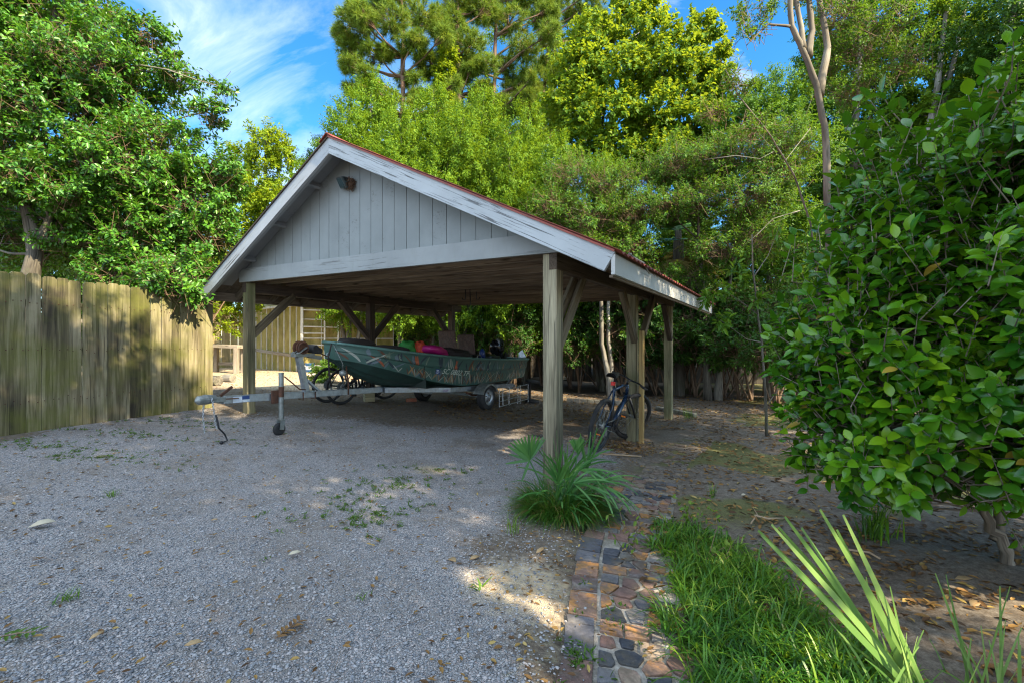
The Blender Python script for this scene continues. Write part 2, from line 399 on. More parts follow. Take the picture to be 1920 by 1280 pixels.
M['bark_pine'] = wood('pine_bark', (.060, .036, .024), (.15, .088, .055), (.25, .16, .105), grain=10, knots=False)
M['bark_smooth'] = wood('smooth_myrtle_bark', (.060, .048, .034), (.125, .105, .078), (.24, .215, .17), grain=5, knots=True, stain=(.12, .10, .07))
M['twig'] = wood('brown_twig', (.085, .052, .030), (.16, .10, .06), (.25, .17, .11), grain=10, knots=False)
M['camstem'] = wood('camellia_stem', (.08, .062, .042), (.17, .135, .095), (.30, .26, .20), grain=9, knots=True)
M['stick'] = wood('pale_stick', (.20, .13, .075), (.32, .22, .13), (.42, .31, .20), grain=10, knots=False)

def fibreglass():
    m, t, b, o = mat('yellowed_fibreglass')
    pos = nd(t, 'ShaderNodeNewGeometry').outputs['Position']
    n_ = noise(t, scaled(t, pos, (2, 2, 0.7)), 2.2, 6, 0.65)
    c = ramp(t, n_, [(0.3, (.20, .165, .035)), (0.5, (.40, .33, .10)), (0.7, (.54, .46, .18))])
    g_ = mapr(t, noise(t, pos, 1.4, 5, 0.7), 0.5, 0.66)
    c = mixc(t, mth(t, 'MULTIPLY', g_, 0.6), c, (.16, .20, .025))
    t.links.new(c, b.inputs['Base Color']); b.inputs['Roughness'].default_value = 0.55
    tr = nd(t, 'ShaderNodeBsdfTranslucent', {'Color': c}); ms = nd(t, 'ShaderNodeMixShader', {0: 0.25, 1: b.outputs[0], 2: tr.outputs[0]})
    t.links.new(ms.outputs[0], o.inputs[0])
    bump(t, b, noise(t, pos, 30, 3), 0.15, 0.004)
    return m
M['fibre'] = fibreglass()

LF = {}
LF['holly'] = leafmat('holly_leaf', [(0.1, (.018, .070, .012)), (0.45, (.050, .165, .016)), (0.72, (.10, .26, .020)), (0.97, (.18, .33, .025)), (1.0, (.40, .28, .03))], 0.38, 0.45, 0.25, (.26, .46, .02))
LF['yellowgreen'] = leafmat('yellow_green_leaf', [(0.1, (.065, .14, .008)), (0.5, (.17, .27, .010)), (0.85, (.31, .38, .014))], 0.55, 0.2, 0.42, (.45, .52, .02))
LF['gum'] = leafmat('sweetgum_leaf', [(0.1, (.065, .15, .010)), (0.5, (.085, .185, .014)), (0.8, (.145, .25, .018)), (1.0, (.30, .33, .03))], 0.55, 0.2, 0.45, (.48, .54, .02))
LF['myrtle'] = leafmat('wax_myrtle_leaf', [(0.1, (.040, .110, .009)), (0.5, (.105, .215, .012)), (0.9, (.21, .32, .016))], 0.55, 0.2, 0.36, (.36, .48, .02))
LF['mid'] = leafmat('mid_green_leaf', [(0.1, (.022, .082, .010)), (0.5, (.060, .165, .013)), (0.9, (.125, .25, .016))], 0.5, 0.25, 0.32, (.28, .44, .02))
LF['dark'] = leafmat('dark_green_leaf', [(0.1, (.012, .046, .009)), (0.5, (.032, .098, .012)), (0.9, (.072, .165, .015))], 0.5, 0.25, 0.25, (.20, .38, .02))
LF['needle'] = leafmat('pine_needle', [(0.1, (.050, .115, .016)), (0.5, (.12, .205, .018)), (0.82, (.22, .28, .024)), (0.97, (.42, .26, .08))], 0.55, 0.2, 0.25, (.36, .42, .04))
LF['camellia'] = leafmat('camellia_leaf', [(0.1, (.012, .075, .008)), (0.45, (.055, .18, .007)), (0.72, (.12, .27, .008)), (0.97, (.22, .36, .010)), (1.0, (.40, .28, .04))], 0.25, 0.5, 0.2, (.22, .48, .012))
LF['grass'] = leafmat('border_grass', [(0.1, (.018, .075, .012)), (0.5, (.052, .155, .014)), (0.85, (.16, .28, .018)), (1.0, (.40, .33, .13))], 0.42, 0.35, 0.3, (.35, .52, .02))
LF['weed'] = leafmat('weed_leaf', [(0.1, (.035, .09, .012)), (0.6, (.08, .17, .016)), (1.0, (.19, .26, .03))], 0.5, 0.3, 0.3)
LF['palmetto'] = leafmat('palmetto_leaf', [(0.1, (.030, .110, .026)), (0.5, (.060, .175, .040)), (1.0, (.125, .26, .065))], 0.38, 0.4, 0.25, (.25, .5, .05))
LF['palmpale'] = leafmat('pale_palm_leaf', [(0.1, (.075, .17, .035)), (0.5, (.15, .27, .06)), (1.0, (.28, .40, .12))], 0.4, 0.4, 0.25, (.35, .45, .10))
LF['palmdry'] = leafmat('dry_palm_frond', [(0.1, (.13, .095, .03)), (0.5, (.25, .20, .06)), (1.0, (.40, .34, .12))], 0.6, 0.2, 0.3, (.5, .4, .1))
LF['litter'] = leafmat('fallen_leaf', [(0.05, (.045, .024, .012)), (0.35, (.12, .060, .022)), (0.6, (.24, .13, .038)), (0.85, (.36, .25, .07)), (1.0, (.46, .38, .20))], 0.65, 0.25, 0.0)
LF['litterbig'] = leafmat('large_dry_leaf', [(0.0, (.30, .16, .06)), (1.0, (.42, .31, .17))], 0.6, 0.25, 0.0)
LF['litterpale'] = leafmat('pale_dry_leaf', [(0.0, (.42, .36, .25)), (1.0, (.55, .48, .35))], 0.6, 0.25, 0.0)
LF['pebble'] = leafmat('pebble', [(0.0, (.10, .105, .12)), (0.3, (.21, .215, .23)), (0.6, (.33, .325, .33)), (0.85, (.42, .37, .35)), (1.0, (.62, .62, .60))], 0.8, 0.3, 0.0)
# ---------------------------------------------------------------- ground, path
P0 = np.array([.4437, 4.507]); DV = np.array([.5116, .8592]); WV = np.array([-.8592, .5116])
def cw(u, t, z, slope=0.0145):             # carport coordinates: u across from the right front post, t to the back, z above eye height
    p = P0+u*WV+t*DV
    return Vector((p[0], p[1], CAMZ+z+slope*u))

path_px = [(1180, 1330), (1172, 1180), (1160, 1090), (1168, 1000), (1200, 925), (1240, 868), (1292, 826), (1345, 797), (1420, 772)]
PP = np.array([gp(a, b)[:2] for a, b in path_px])
# dense centre line
_s = np.concatenate([[0], np.cumsum(np.linalg.norm(np.diff(PP, axis=0), axis=1))])
_ss = np.linspace(0, _s[-1], 160)
PC = np.stack([np.interp(_ss, _s, PP[:, 0]), np.interp(_ss, _s, PP[:, 1])], 1)
for _ in range(30): PC[1:-1] = (PC[:-2]+2*PC[1:-1]+PC[2:])/4
PT = unit(np.gradient(PC, axis=0)); PN = np.stack([PT[:, 1], -PT[:, 0]], 1)
PL = _ss[-1]; PW = 0.285
def path_xy(s, w):
    i = np.clip(s/PL*159, 0, 158.999); k = int(i); f = i-k
    c = PC[k]*(1-f)+PC[k+1]*f; n = PN[k]*(1-f)+PN[k+1]*f
    return c+n*w
def dist_path(X, Y):
    d = np.full(X.shape, 9.0)
    for c in PC: d = np.minimum(d, np.hypot(X-c[0], Y-c[1]))
    return d
def smooth(a, b, x):
    t = np.clip((x-a)/(b-a), 0, 1); return t*t*(3-2*t)
def sidepath(X, Y):                        # >0 to the right of the path
    return X-np.interp(Y, PC[:, 1], PC[:, 0])

gx = np.unique(np.concatenate([np.arange(-60, -8, 4.), np.arange(-8, 6.5, .06), np.arange(7, 60.1, 4.)]))
gy = np.unique(np.concatenate([np.arange(-40, 0.5, 3.), np.arange(.8, 15, .06), np.arange(15.5, 26, .5), np.arange(27, 90, 4.)]))
X, Y = np.meshgrid(gx, gy)
def fbm(X, Y, f, seed, octv=4):
    r = np.random.default_rng(seed); Z = np.zeros_like(X)
    for o in range(octv):
        for _ in range(3):
            a = r.uniform(0, 6.28); ph = r.uniform(0, 6.28); k = f*2**o*r.uniform(.7, 1.3)
            Z += np.sin((X*np.cos(a)+Y*np.sin(a))*k+ph+1.7*np.sin((Y*np.cos(a)-X*np.sin(a))*k*.6+ph*2))/2**o/3
    return Z
Z = gz(X)+fbm(X, Y, 1.3, 3)*.014+fbm(X, Y, 9, 4, 2)*.004
dpth = dist_path(X, Y); sp = sidepath(X, Y)
far_ = np.interp(Y, PC[:, 1], _ss)
age = smooth(2.0, 4.6, far_)
Z = Z-.03*smooth(.45, .2, dpth)*(1-.62*age)+.016*fbm(X, Y, 6.5, 30, 3)*smooth(.15, .6, sp)*smooth(14, 8, Y)
# where the gravel lies: left of the path, thinning under the carport and towards the path
tt = (X-P0[0])*DV[0]+(Y-P0[1])*DV[1]; uu = (X-P0[0])*WV[0]+(Y-P0[1])*WV[1]
grav = smooth(-.15, -1.15, sp+fbm(X, Y, 2.5, 5)*.40)*smooth(9.2, 6.8, Y+fbm(X, Y, 1.1, 6)*.7-.12*X)
grav *= 1-.80*smooth(.5, 3.6, tt+fbm(X, Y, 1.8, 8)*.5)*smooth(-1.2, -.2, uu)
grav *= smooth(-6.2, -4.9, X+fbm(X, Y, 2, 9)*.3+.07*(Y-5))
sand = np.exp(-((X-gp(960, 1095).x)**2+(Y-gp(960, 1095).y)**2)/.10)*.9+np.exp(-((X-gp(805, 880).x)**2+(Y-gp(805, 880).y)**2)/.035)+.9*smooth(9.5, 11, Y)*smooth(-2.6, -4.2, X)
sand += .30*smooth(-.95, -.3, sp)*smooth(.15, -.3, sp)*smooth(3.6, 2.4, Y)
moss = smooth(.0, .5, fbm(X, Y, 1.5, 12)+.25)*smooth(-.4, .2, sp)*smooth(3.0, 4.6, Y)*1.0+smooth(.0, .7, fbm(X, Y, 2.2, 13))*smooth(-.9, -.4, sp)*smooth(.1, -.2, sp)*.35
nx, ny = len(gx), len(gy)
idx = np.arange(nx*ny).reshape(ny, nx)
Q = np.stack([idx[:-1, :-1], idx[:-1, 1:], idx[1:, 1:], idx[1:, :-1]], -1).reshape(-1, 4)

def ground_mat():
    m, t, b, o = mat('gravel_and_dirt')
    pos = nd(t, 'ShaderNodeNewGeometry').outputs['Position']
    A = lambda n: nd(t, 'ShaderNodeAttribute', attribute_name=n).outputs['Fac']
    g, s_, ms = A('gravel'), A('sand'), A('moss')
    v = nd(t, 'ShaderNodeTexVoronoi', {'Vector': pos, 'Scale': 128.0, 'Randomness': 1.0})
    v2 = nd(t, 'ShaderNodeTexVoronoi', {'Vector': pos, 'Scale': 230.0, 'Randomness': 1.0})
    sx = nd(t, 'ShaderNodeSeparateColor', {0: v.outputs['Color']}); sx2 = nd(t, 'ShaderNodeSeparateColor', {0: v2.outputs['Color']})
    st = [(0.0, (.100, .097, .098)), (0.25, (.215, .21, .212)), (0.5, (.315, .308, .305)), (0.72, (.39, .365, .35)), (0.86, (.42, .32, .285)), (1.0, (.62, .61, .59))]
    cg = ramp(t, sx.outputs[0], st); cg2 = ramp(t, sx2.outputs[1], st)
    big = noise(t, pos, 34, 2)
    cg = mixc(t, mapr(t, big, 0.45, 0.6), cg, cg2)
    edge = mapr(t, v.outputs['Distance'], 0.35, 0.8, 1.0, 0.68)
    cg = mixc(t, 1.0, cg, nd(t, 'ShaderNodeCombineColor', {0: edge, 1: edge, 2: edge}).outputs[0], 'MULTIPLY')
    n1 = noise(t, pos, 3.0, 7, 0.7); n2 = noise(t, pos, 22, 6, 0.7); n3 = noise(t, pos, 90, 4, 0.7)
    dirt = ramp(t, mth(t, 'ADD', mth(t, 'MULTIPLY', n2, 0.6), mth(t, 'MULTIPLY', n3, 0.4)), [(0.30, (.052, .040, .029)), (0.48, (.135, .108, .082)), (0.62, (.23, .195, .155)), (0.76, (.35, .32, .28))])
    leafm = ramp(t, n3, [(0.4, (.060, .036, .022)), (0.6, (.14, .085, .045))])
    dirt = mixc(t, mth(t, 'MULTIPLY', mapr(t, n1, 0.47, 0.62), 0.4), dirt, leafm)
    sand_c = ramp(t, n2, [(0.35, (.30, .23, .15)), (0.65, (.50, .41, .29))])
    edge_n = mth(t, 'MULTIPLY', mth(t, 'SUBTRACT', n2, 0.5), 1.5)
    gg = mapr(t, mth(t, 'ADD', g, edge_n), 0.34, 0.62)
    patch = mapr(t, noise(t, pos, 1.1, 6, 0.72), 0.46, 0.66)          # fines showing through the gravel
    gg = mth(t, 'MULTIPLY', gg, mth(t, 'SUBTRACT', 1.0, mth(t, 'MULTIPLY', patch, 0.75)))
    c = mixc(t, gg, dirt, cg)
    c = mixc(t, mapr(t, mth(t, 'ADD', s_, mth(t, 'MULTIPLY', edge_n, 0.6)), 0.3, 0.8), c, sand_c)
    mm = mapr(t, mth(t, 'ADD', ms, mth(t, 'MULTIPLY', edge_n, 0.8)), 0.35, 0.75)
    c = mixc(t, mth(t, 'MULTIPLY', mm, 0.7), c, ramp(t, n3, [(0.35, (.05, .06, .012)), (0.65, (.16, .165, .030))]))
    t.links.new(c, b.inputs['Base Color']); b.inputs['Roughness'].default_value = 0.88; b.inputs['Specular IOR Level'].default_value = 0.3
    h = mth(t, 'ADD', mth(t, 'MULTIPLY', mth(t, 'MULTIPLY', mth(t, 'SUBTRACT', 1.0, v.outputs['Distance']), gg), 0.8), mth(t, 'MULTIPLY', n2, 0.7))
    bump(t, b, h, 0.8, 0.012)
    return m
gmat = ground_mat()
ground = np_mesh('ground', np.stack([X, Y, Z], -1).reshape(-1, 3), quads=Q, attrs={'gravel': ('POINT', 'FLOAT', grav), 'sand': ('POINT', 'FLOAT', np.clip(sand, 0, 1)), 'moss': ('POINT', 'FLOAT', moss)}, mats=gmat, smooth=True)
tag(ground, kind='structure')

# --- brick and slate path: mortar bed with fitted stones standing a little proud
def clip(poly, n, c):
    out = []
    for i in range(len(poly)):
        a, b_ = poly[i], poly[(i+1) % len(poly)]
        da, db = n[0]*a[0]+n[1]*a[1]-c, n[0]*b_[0]+n[1]*b_[1]-c
        if da <= 0: out.append(a)
        if da*db < 0:
            f = da/(da-db); out.append((a[0]+(b_[0]-a[0])*f, a[1]+(b_[1]-a[1])*f))
    return out
def inset(poly, k):
    c = np.mean(poly, 0); r = max(1e-4, np.mean(np.linalg.norm(np.array(poly)-c, axis=1)))
    return [tuple(c+(np.array(p)-c)*max(.2, (r-k)/r)) for p in poly]
def make_path():
    rg = np.random.default_rng(21)
    V, Qf, rnd, mi = [], [], [], []
    n = 90
    for i in range(n):                      # mortar bed
        for j, w in enumerate(np.linspace(-PW+.004, PW+.04, 9)):
            x, y = path_xy(PL*i/(n-1), w); V.append((x, y, float(gz(x))-.006+.006*math.sin(i*1.7+j)-.014*float(smooth(2.0, 4.6, PL*i/(n-1)))))
    faces = []
    for i in range(n-1):
        for j in range(8):
            faces.append((i*9+j, i*9+j+1, i*9+10+j, i*9+9+j)); rnd.append(.5); mi.append(0)
    stones = []
    s = 0.0
    while s < PL:                           # panels of slate with border bricks, cross rows of brick between them
        w0 = -PW+rg.uniform(.095, .165); pan = rg.uniform(.24, .60); s2 = s
        while s2 < s+pan+.05:
            ln = min(rg.uniform(.13, .27), max(.08, s+pan+.10-s2))
            if s < 2.6 or rg.random() < .35: stones.append(([(s2+.007, -PW+rg.uniform(-.014, .014)), (s2+ln-.007, -PW+rg.uniform(-.014, .014)), (s2+ln-.007+rg.uniform(-.008, .006), w0-.012), (s2+.007, w0-.012)], rg.uniform(.55, 1) if rg.random() < .6 else rg.uniform(.2, .55), .013*max(.3, 1-.2*max(0, s-1.6))))
            s2 += ln
        seeds = []
        ny_ = max(2, int(pan/.105)); 
        for a in range(ny_):
            for b_ in range(4):
                seeds.append((s+pan*(a+.5+rg.uniform(-.34, .34))/ny_, w0+(PW+.02-w0)*(b_+.5+rg.uniform(-.36, .36))/4))
        for i, p in enumerate(seeds):
            poly = [(s+.008, w0), (s+pan-.008, w0), (s+pan-.008, PW+.01), (s+.008, PW+.01)]
            for j, q in enumerate(seeds):
                if i == j: continue
                nn = (q[0]-p[0], q[1]-p[1]); cc = (q[0]**2+q[1]**2-p[0]**2-p[1]**2)/2
                poly = clip(poly, nn, cc)
                if len(poly) < 3: break
            if len(poly) >= 3 and rg.random() < .93:
                if s > 2.6 and rg.random() < min(.6, .12*(s-2.6)): continue
                poly = inset(poly, rg.uniform(.008, .02))
                # chamfer the corners so the slates look broken, not cut
                q2 = []
                for k in range(len(poly)):
                    a, b_, c_ = np.array(poly[k-1]), np.array(poly[k]), np.array(poly[(k+1) % len(poly)])
                    q2 += [tuple(b_+(a-b_)*rg.uniform(.03, .15)), tuple(b_+(c_-b_)*rg.uniform(.03, .15))]
                stones.append((q2, rg.uniform(0, .5) if rg.random() < .50 else rg.uniform(.5, 1), .009*max(.35, 1-.16*max(0, s-1.5))))
        s += pan
        w = w0+.01
        while w < PW-.03:
            ln = rg.uniform(.12, .23)
            if rg.random() < (.9 if s < 2.2 else .45):
                stones.append(([(s+.006, w+.006), (s+.10, w+.006), (s+.10, min(PW+.02, w+ln-.006)), (s+.006, min(PW+.02, w+ln-.006))], rg.uniform(.5, 1), .018))
            w += ln
        s += .108
    for poly, col, hh in stones:
        top = inset(poly, .0035); b0 = len(V); n_ = len(poly); hz = hh*rg.uniform(.35, .85); tl = rg.uniform(-.03, .03, 2)
        cm = np.mean(poly, 0)
        for ring, dz in ((poly, -.012), (poly, hz*.62), (top, hz)):
            for p in ring:
                x, y = path_xy(np.clip(p[0], 0, PL), p[1])
                V.append((x, y, float(gz(x))+dz-.010*float(smooth(2.0, 4.6, p[0]))+(tl[0]*(p[0]-cm[0])+tl[1]*(p[1]-cm[1]))*(dz > 0)+rg.normal()*.0012))
        for r_ in range(2):
            for k in range(n_):
                faces.append((b0+r_*n_+k, b0+r_*n_+(k+1) % n_, b0+(r_+1)*n_+(k+1) % n_, b0+(r_+1)*n_+k)); rnd.append(col); mi.append(1)
        faces.append(tuple(b0+2*n_+k for k in range(n_))); rnd.append(col); mi.append(1)
    me = bpy.data.meshes.new('path'); me.from_pydata(V, [], faces); me.update()
    me.polygons.foreach_set('material_index', mi)
    a = me.attributes.new('rnd', 'FLOAT', 'FACE'); a.data.foreach_set('value', rnd)
    yy = np.array(V)[:, 1]; a = me.attributes.new('age', 'FLOAT', 'POINT'); a.data.foreach_set('value', smooth(1.6, 4.6, np.interp(yy, PC[:, 1], _ss)).astype(np.float32))
    # mortar
    m1, t, b, o = mat('sandy_mortar'); pos = nd(t, 'ShaderNodeNewGeometry').outputs['Position']
    n2 = noise(t, pos, 26, 6, 0.7); n1 = noise(t, pos, 3, 5, 0.65)
    c = ramp(t, n2, [(0.3, (.16, .14, .115)), (0.55, (.34, .305, .26)), (0.75, (.52, .48, .42))])
    c = mixc(t, mth(t, 'MULTIPLY', mapr(t, n1, 0.44, 0.62), 0.8), c, (.10, .085, .050))
    t.links.new(c, b.inputs['Base Color']); b.inputs['Roughness'].default_value = 0.9; bump(t, b, n2, 0.7, 0.01)
    ag = nd(t, 'ShaderNodeAttribute', attribute_name='age').outputs['Fac']
    dcov = lambda t, pos, ag: mapr(t, mth(t, 'ADD', ag, mth(t, 'MULTIPLY', mth(t, 'SUBTRACT', noise(t, pos, 6.5, 6, 0.72), 0.5), 1.7)), 0.15, 0.55)
    dcol = lambda t, pos: ramp(t, noise(t, pos, 24, 6, 0.7), [(0.32, (.07, .05, .035)), (0.5, (.16, .125, .09)), (0.66, (.29, .24, .18))])
    c = mixc(t, mth(t, 'MULTIPLY', dcov(t, pos, ag), 0.9), c, dcol(t, pos)); t.links.new(c, b.inputs['Base Color'])
    m2, t, b, o = mat('path_brick_and_slate'); pos = nd(t, 'ShaderNodeNewGeometry').outputs['Position']
    r_ = nd(t, 'ShaderNodeAttribute', attribute_name='rnd').outputs['Fac']
    n2 = noise(t, pos, 30, 6, 0.7); n1 = noise(t, pos, 7, 5, 0.65)
    f = mth(t, 'ADD', r_, mth(t, 'MULTIPLY', mth(t, 'SUBTRACT', n1, 0.5), 0.55))
    c = ramp(t, f, [(0.0, (.035, .040, .052)), (0.18, (.068, .072, .088)), (0.32, (.13, .125, .14)), (0.45, (.22, .205, .195)), (0.56, (.13, .080, .070)), (0.68, (.22, .125, .10)), (0.78, (.26, .16, .11)), (0.84, (.46, .21, .055)), (0.88, (.24, .15, .115)), (1.0, (.38, .29, .21))])
    c = mixc(t, 0.75, c, ramp(t, n2, [(0.3, (.40, .40, .40)), (0.6, (1., 1., 1.))]), 'MULTIPLY')
    c = mixc(t, mth(t, 'MULTIPLY', mapr(t, noise(t, pos, 4.2, 6, 0.72), 0.48, 0.66), 0.75), c, (.105, .088, .055))
    ag = nd(t, 'ShaderNodeAttribute', attribute_name='age').outputs['Fac']
    c = mixc(t, mth(t, 'MULTIPLY', dcov(t, pos, mth(t, 'SUBTRACT', ag, 0.22)), 0.8), c, dcol(t, pos))
    t.links.new(c, b.inputs['Base Color']); b.inputs['Roughness'].default_value = 0.78; bump(t, b, n2, 0.8, 0.008)
    o = link_mesh('path', me, [m1, m2]); tag(o, kind='structure')
make_path()

# --- loose pebbles over the gravel nearest the eye (real stones, one mesh: stuff)
def pebbles():
    rg = np.random.default_rng(5)
    n = 70000
    y = 1.6+6.0*rg.random(n)**1.7; x = rg.uniform(-1.15, .95, n)*y*1.02
    sp_ = sidepath(x, y); ok = (sp_ < -.34+rg.normal(0, .10, n)) & (x > -5.4) & (np.hypot(x-.40, y-3.83) > .1)
    thin = smooth(-1.3, -.3, sp_)*.45
    ok &= rg.random(n) > thin
    t_ = (x-P0[0])*DV[0]+(y-P0[1])*DV[1]; ok &= t_ < .9
    x, y = x[ok], y[ok]; n = len(x)
    r = rg.lognormal(math.log(.0047), .35, n).clip(.0025, .012)
    oct_ = np.array([(1, 0, 0), (0, 1, 0), (-1, 0, 0), (0, -1, 0), (0, 0, 1), (.7, .7, .55), (-.7, .7, .55), (-.7, -.7, .55), (.7, -.7, .55)], float)
    T = np.array([(0, 5, 8), (0, 1, 5), (1, 6, 5), (1, 2, 6), (2, 7, 6), (2, 3, 7), (3, 8, 7), (3, 0, 8), (4, 8, 5), (4, 5, 6), (4, 6, 7), (4, 7, 8)])
    V = oct_[None]*(1+rg.normal(0, .14, (n, 9, 1)))
    a = rg.uniform(0, 6.28, n); el = rg.uniform(.75, 1.35, n)
    vx = V[..., 0]*el[:, None]; vy = V[..., 1]/el[:, None]
    ca, sa = np.cos(a)[:, None], np.sin(a)[:, None]
    Vw = np.stack([(vx*ca-vy*sa)*r[:, None]+x[:, None], (vx*sa+vy*ca)*r[:, None]+y[:, None], V[..., 2]*r[:, None]*.62+(gz(x)+.001)[:, None]], -1)
    zz = fbm(x, y, 1.3, 3)*.014+fbm(x, y, 9, 4, 2)*.004
    Vw[..., 2] += zz[:, None]
    F = (T[None]+9*np.arange(n)[:, None, None]).reshape(-1, 3)
    o = np_mesh('gravel_pebbles', Vw.reshape(-1, 3), tris=F, attrs={'rnd': ('FACE', 'FLOAT', np.repeat(rg.random(n), 12))}, mats=LF['pebble'])
    tag(o, 'loose grey and pinkish pebbles lying over the gravel drive', kind='stuff')
pebbles()
# ---------------------------------------------------------------- foliage tools
def leaf_geo(P, D, N, Ln, Wd, fold=.18, droop=.12, w1=.42, w2=.36, x1=.30, x2=.68):
    """six-point leaves: two quads folded along the midrib. P base, D direction, N face normal"""
    D = unit(D); S = unit(np.cross(D, N)); N = np.cross(S, D)
    n = len(P); Ln = np.broadcast_to(Ln, (n,))[:, None]; Wd = np.broadcast_to(Wd, (n,))[:, None]
    v = np.empty((n, 6, 3))
    v[:, 0] = P
    v[:, 1] = P+D*Ln*x1+S*Wd*w1+N*Wd*fold
    v[:, 2] = P+D*Ln*x2+S*Wd*w2+N*(Wd*fold-Ln*droop*.45)
    v[:, 3] = P+D*Ln-N*Ln*droop
    v[:, 4] = P+D*Ln*x2-S*Wd*w2+N*(Wd*fold-Ln*droop*.45)
    v[:, 5] = P+D*Ln*x1-S*Wd*w1+N*Wd*fold
    q = np.array([(0, 1, 2, 3), (0, 3, 4, 5)])
    return v.reshape(-1, 3), (q[None]+6*np.arange(n)[:, None, None]).reshape(-1, 4)
def blade_geo(P, D, Ln, Wd, bend, rg, seg=4, up=(0, 0, 1), fold=0.0, tipw=.08, side=None):
    """grass-like blades that arch over; D: unit start direction"""
    n = len(P); Ln = np.broadcast_to(Ln, (n,)); Wd = np.broadcast_to(Wd, (n,)); bend = np.broadcast_to(bend, (n,))
    D = unit(D); hor = D*np.array([1, 1, 0]); hor = unit(hor+1e-6)
    S = unit(np.cross(D, np.array(up)+1e-4)) if side is None else unit(side)
    V = np.empty((n, seg+1, 2, 3)); p = P.copy(); d = D.copy()
    for i in range(seg+1):
        f = i/seg; w = Wd*(np.minimum(1, .55+f*2)*(1-f**2.2)+tipw*f)
        V[:, i, 0] = p+S*w[:, None]/2; V[:, i, 1] = p-S*w[:, None]/2
        p = p+d*(Ln/seg)[:, None]
        d = unit(d+np.array([0, 0, -1.])*(bend/seg)[:, None]*(.5+f)+hor*(bend/seg*.25)[:, None])
    idx = np.arange((seg+1)*2).reshape(seg+1, 2)
    q = np.stack([idx[:-1, 0], idx[:-1, 1], idx[1:, 1], idx[1:, 0]], -1)
    return V.reshape(-1, 3), (q[None]+(seg+1)*2*np.arange(n)[:, None, None]).reshape(-1, 4), seg

def crown_points(rg, blobs, dens, lump=.22, inner=.42):
    """tips of twigs spread through lumpy ellipsoids; blobs: (x, y, z, rx, ry, rz)"""
    T, O = [], []
    for (x, y, z, rx, ry, rz) in blobs:
        n = max(6, int(dens*(rx*ry+ry*rz+rx*rz)/3*4))
        d = unit(rg.normal(size=(n, 3)))
        ph = rg.uniform(0, 6.28, 6); k = rg.uniform(2.2, 4.2, 6)
        l_ = 1+lump*(np.sin(d[:, 0]*k[0]+ph[0])*np.sin(d[:, 1]*k[1]+ph[1])+.7*np.sin(d[:, 2]*k[2]*1.6+ph[2])*np.sin(d[:, 0]*k[3]*1.7+ph[3]))
        r = (inner+(1-inner)*rg.random(n)**.55)*l_
        # clumps: pull the tips towards a few bough ends so that gaps open between them
        nc = max(5, n//9); cd = unit(rg.normal(size=(nc, 3))); j = np.argmax(d@cd.T+rg.normal(0, .05, (n, nc)), 1)
        d = unit(d*.62+cd[j]*.5)
        T.append(np.array([x, y, z])+d*r[:, None]*np.array([rx, ry, rz])); O.append(d)
    return np.concatenate(T), np.concatenate(O)
def sprays(rg, T, O, twig, n, Ln, Wd, droop=.25, flat=.75, up=.35, **kw):
    """n leaves along a short twig ending at each tip"""
    m = len(T); ax = unit(O+np.array([0, 0, up])+rg.normal(0, .45, (m, 3)))
    f = (np.arange(n)+.5)/n
    base = T[:, None]+ax[:, None]*(f[None, :, None]-.6)*twig*rg.uniform(.7, 1.3, (m, 1, 1))
    rad = unit(np.cross(ax[:, None], rg.normal(size=(m, n, 3))))
    D = unit(ax[:, None]*.55+rad*.85+np.array([0, 0, -droop]))
    N = unit(np.array([0, 0, flat])+O[:, None]*.55+rg.normal(0, .38, (m, n, 3)))
    sz = rg.uniform(.7, 1.25, (m, n))
    P = (base+rad*.01).reshape(-1, 3)
    V, Q_ = leaf_geo(P, D.reshape(-1, 3), N.reshape(-1, 3), (Ln*sz).ravel(), (Wd*sz).ravel(), **kw)
    tone = np.clip(.5+rg.normal(0, .16, (m, 1))+rg.normal(0, .17, (m, n)), 0, .999).ravel()
    return V, Q_, np.repeat(tone, 2), ax
def twig_geo(T, ax, twig, r, w=3):
    """thin three-sided twigs under the sprays"""
    m = len(T); a = unit(np.cross(ax, np.array([.3, .2, .9]))); b = np.cross(ax, a)
    V = np.empty((m, 2, 3, 3))
    for i, (f, rr) in enumerate(((-1.6, r), (.35, r*.4))):
        for k in range(3):
            t = 2.094*k; V[:, i, k] = T+ax*twig*f+(a*math.cos(t)+b*math.sin(t))*rr
    q = np.array([(k, (k+1) % 3, 3+(k+1) % 3, 3+k) for k in range(3)])
    return V.reshape(-1, 3), (q[None]+6*np.arange(m)[:, None, None]).reshape(-1, 4)

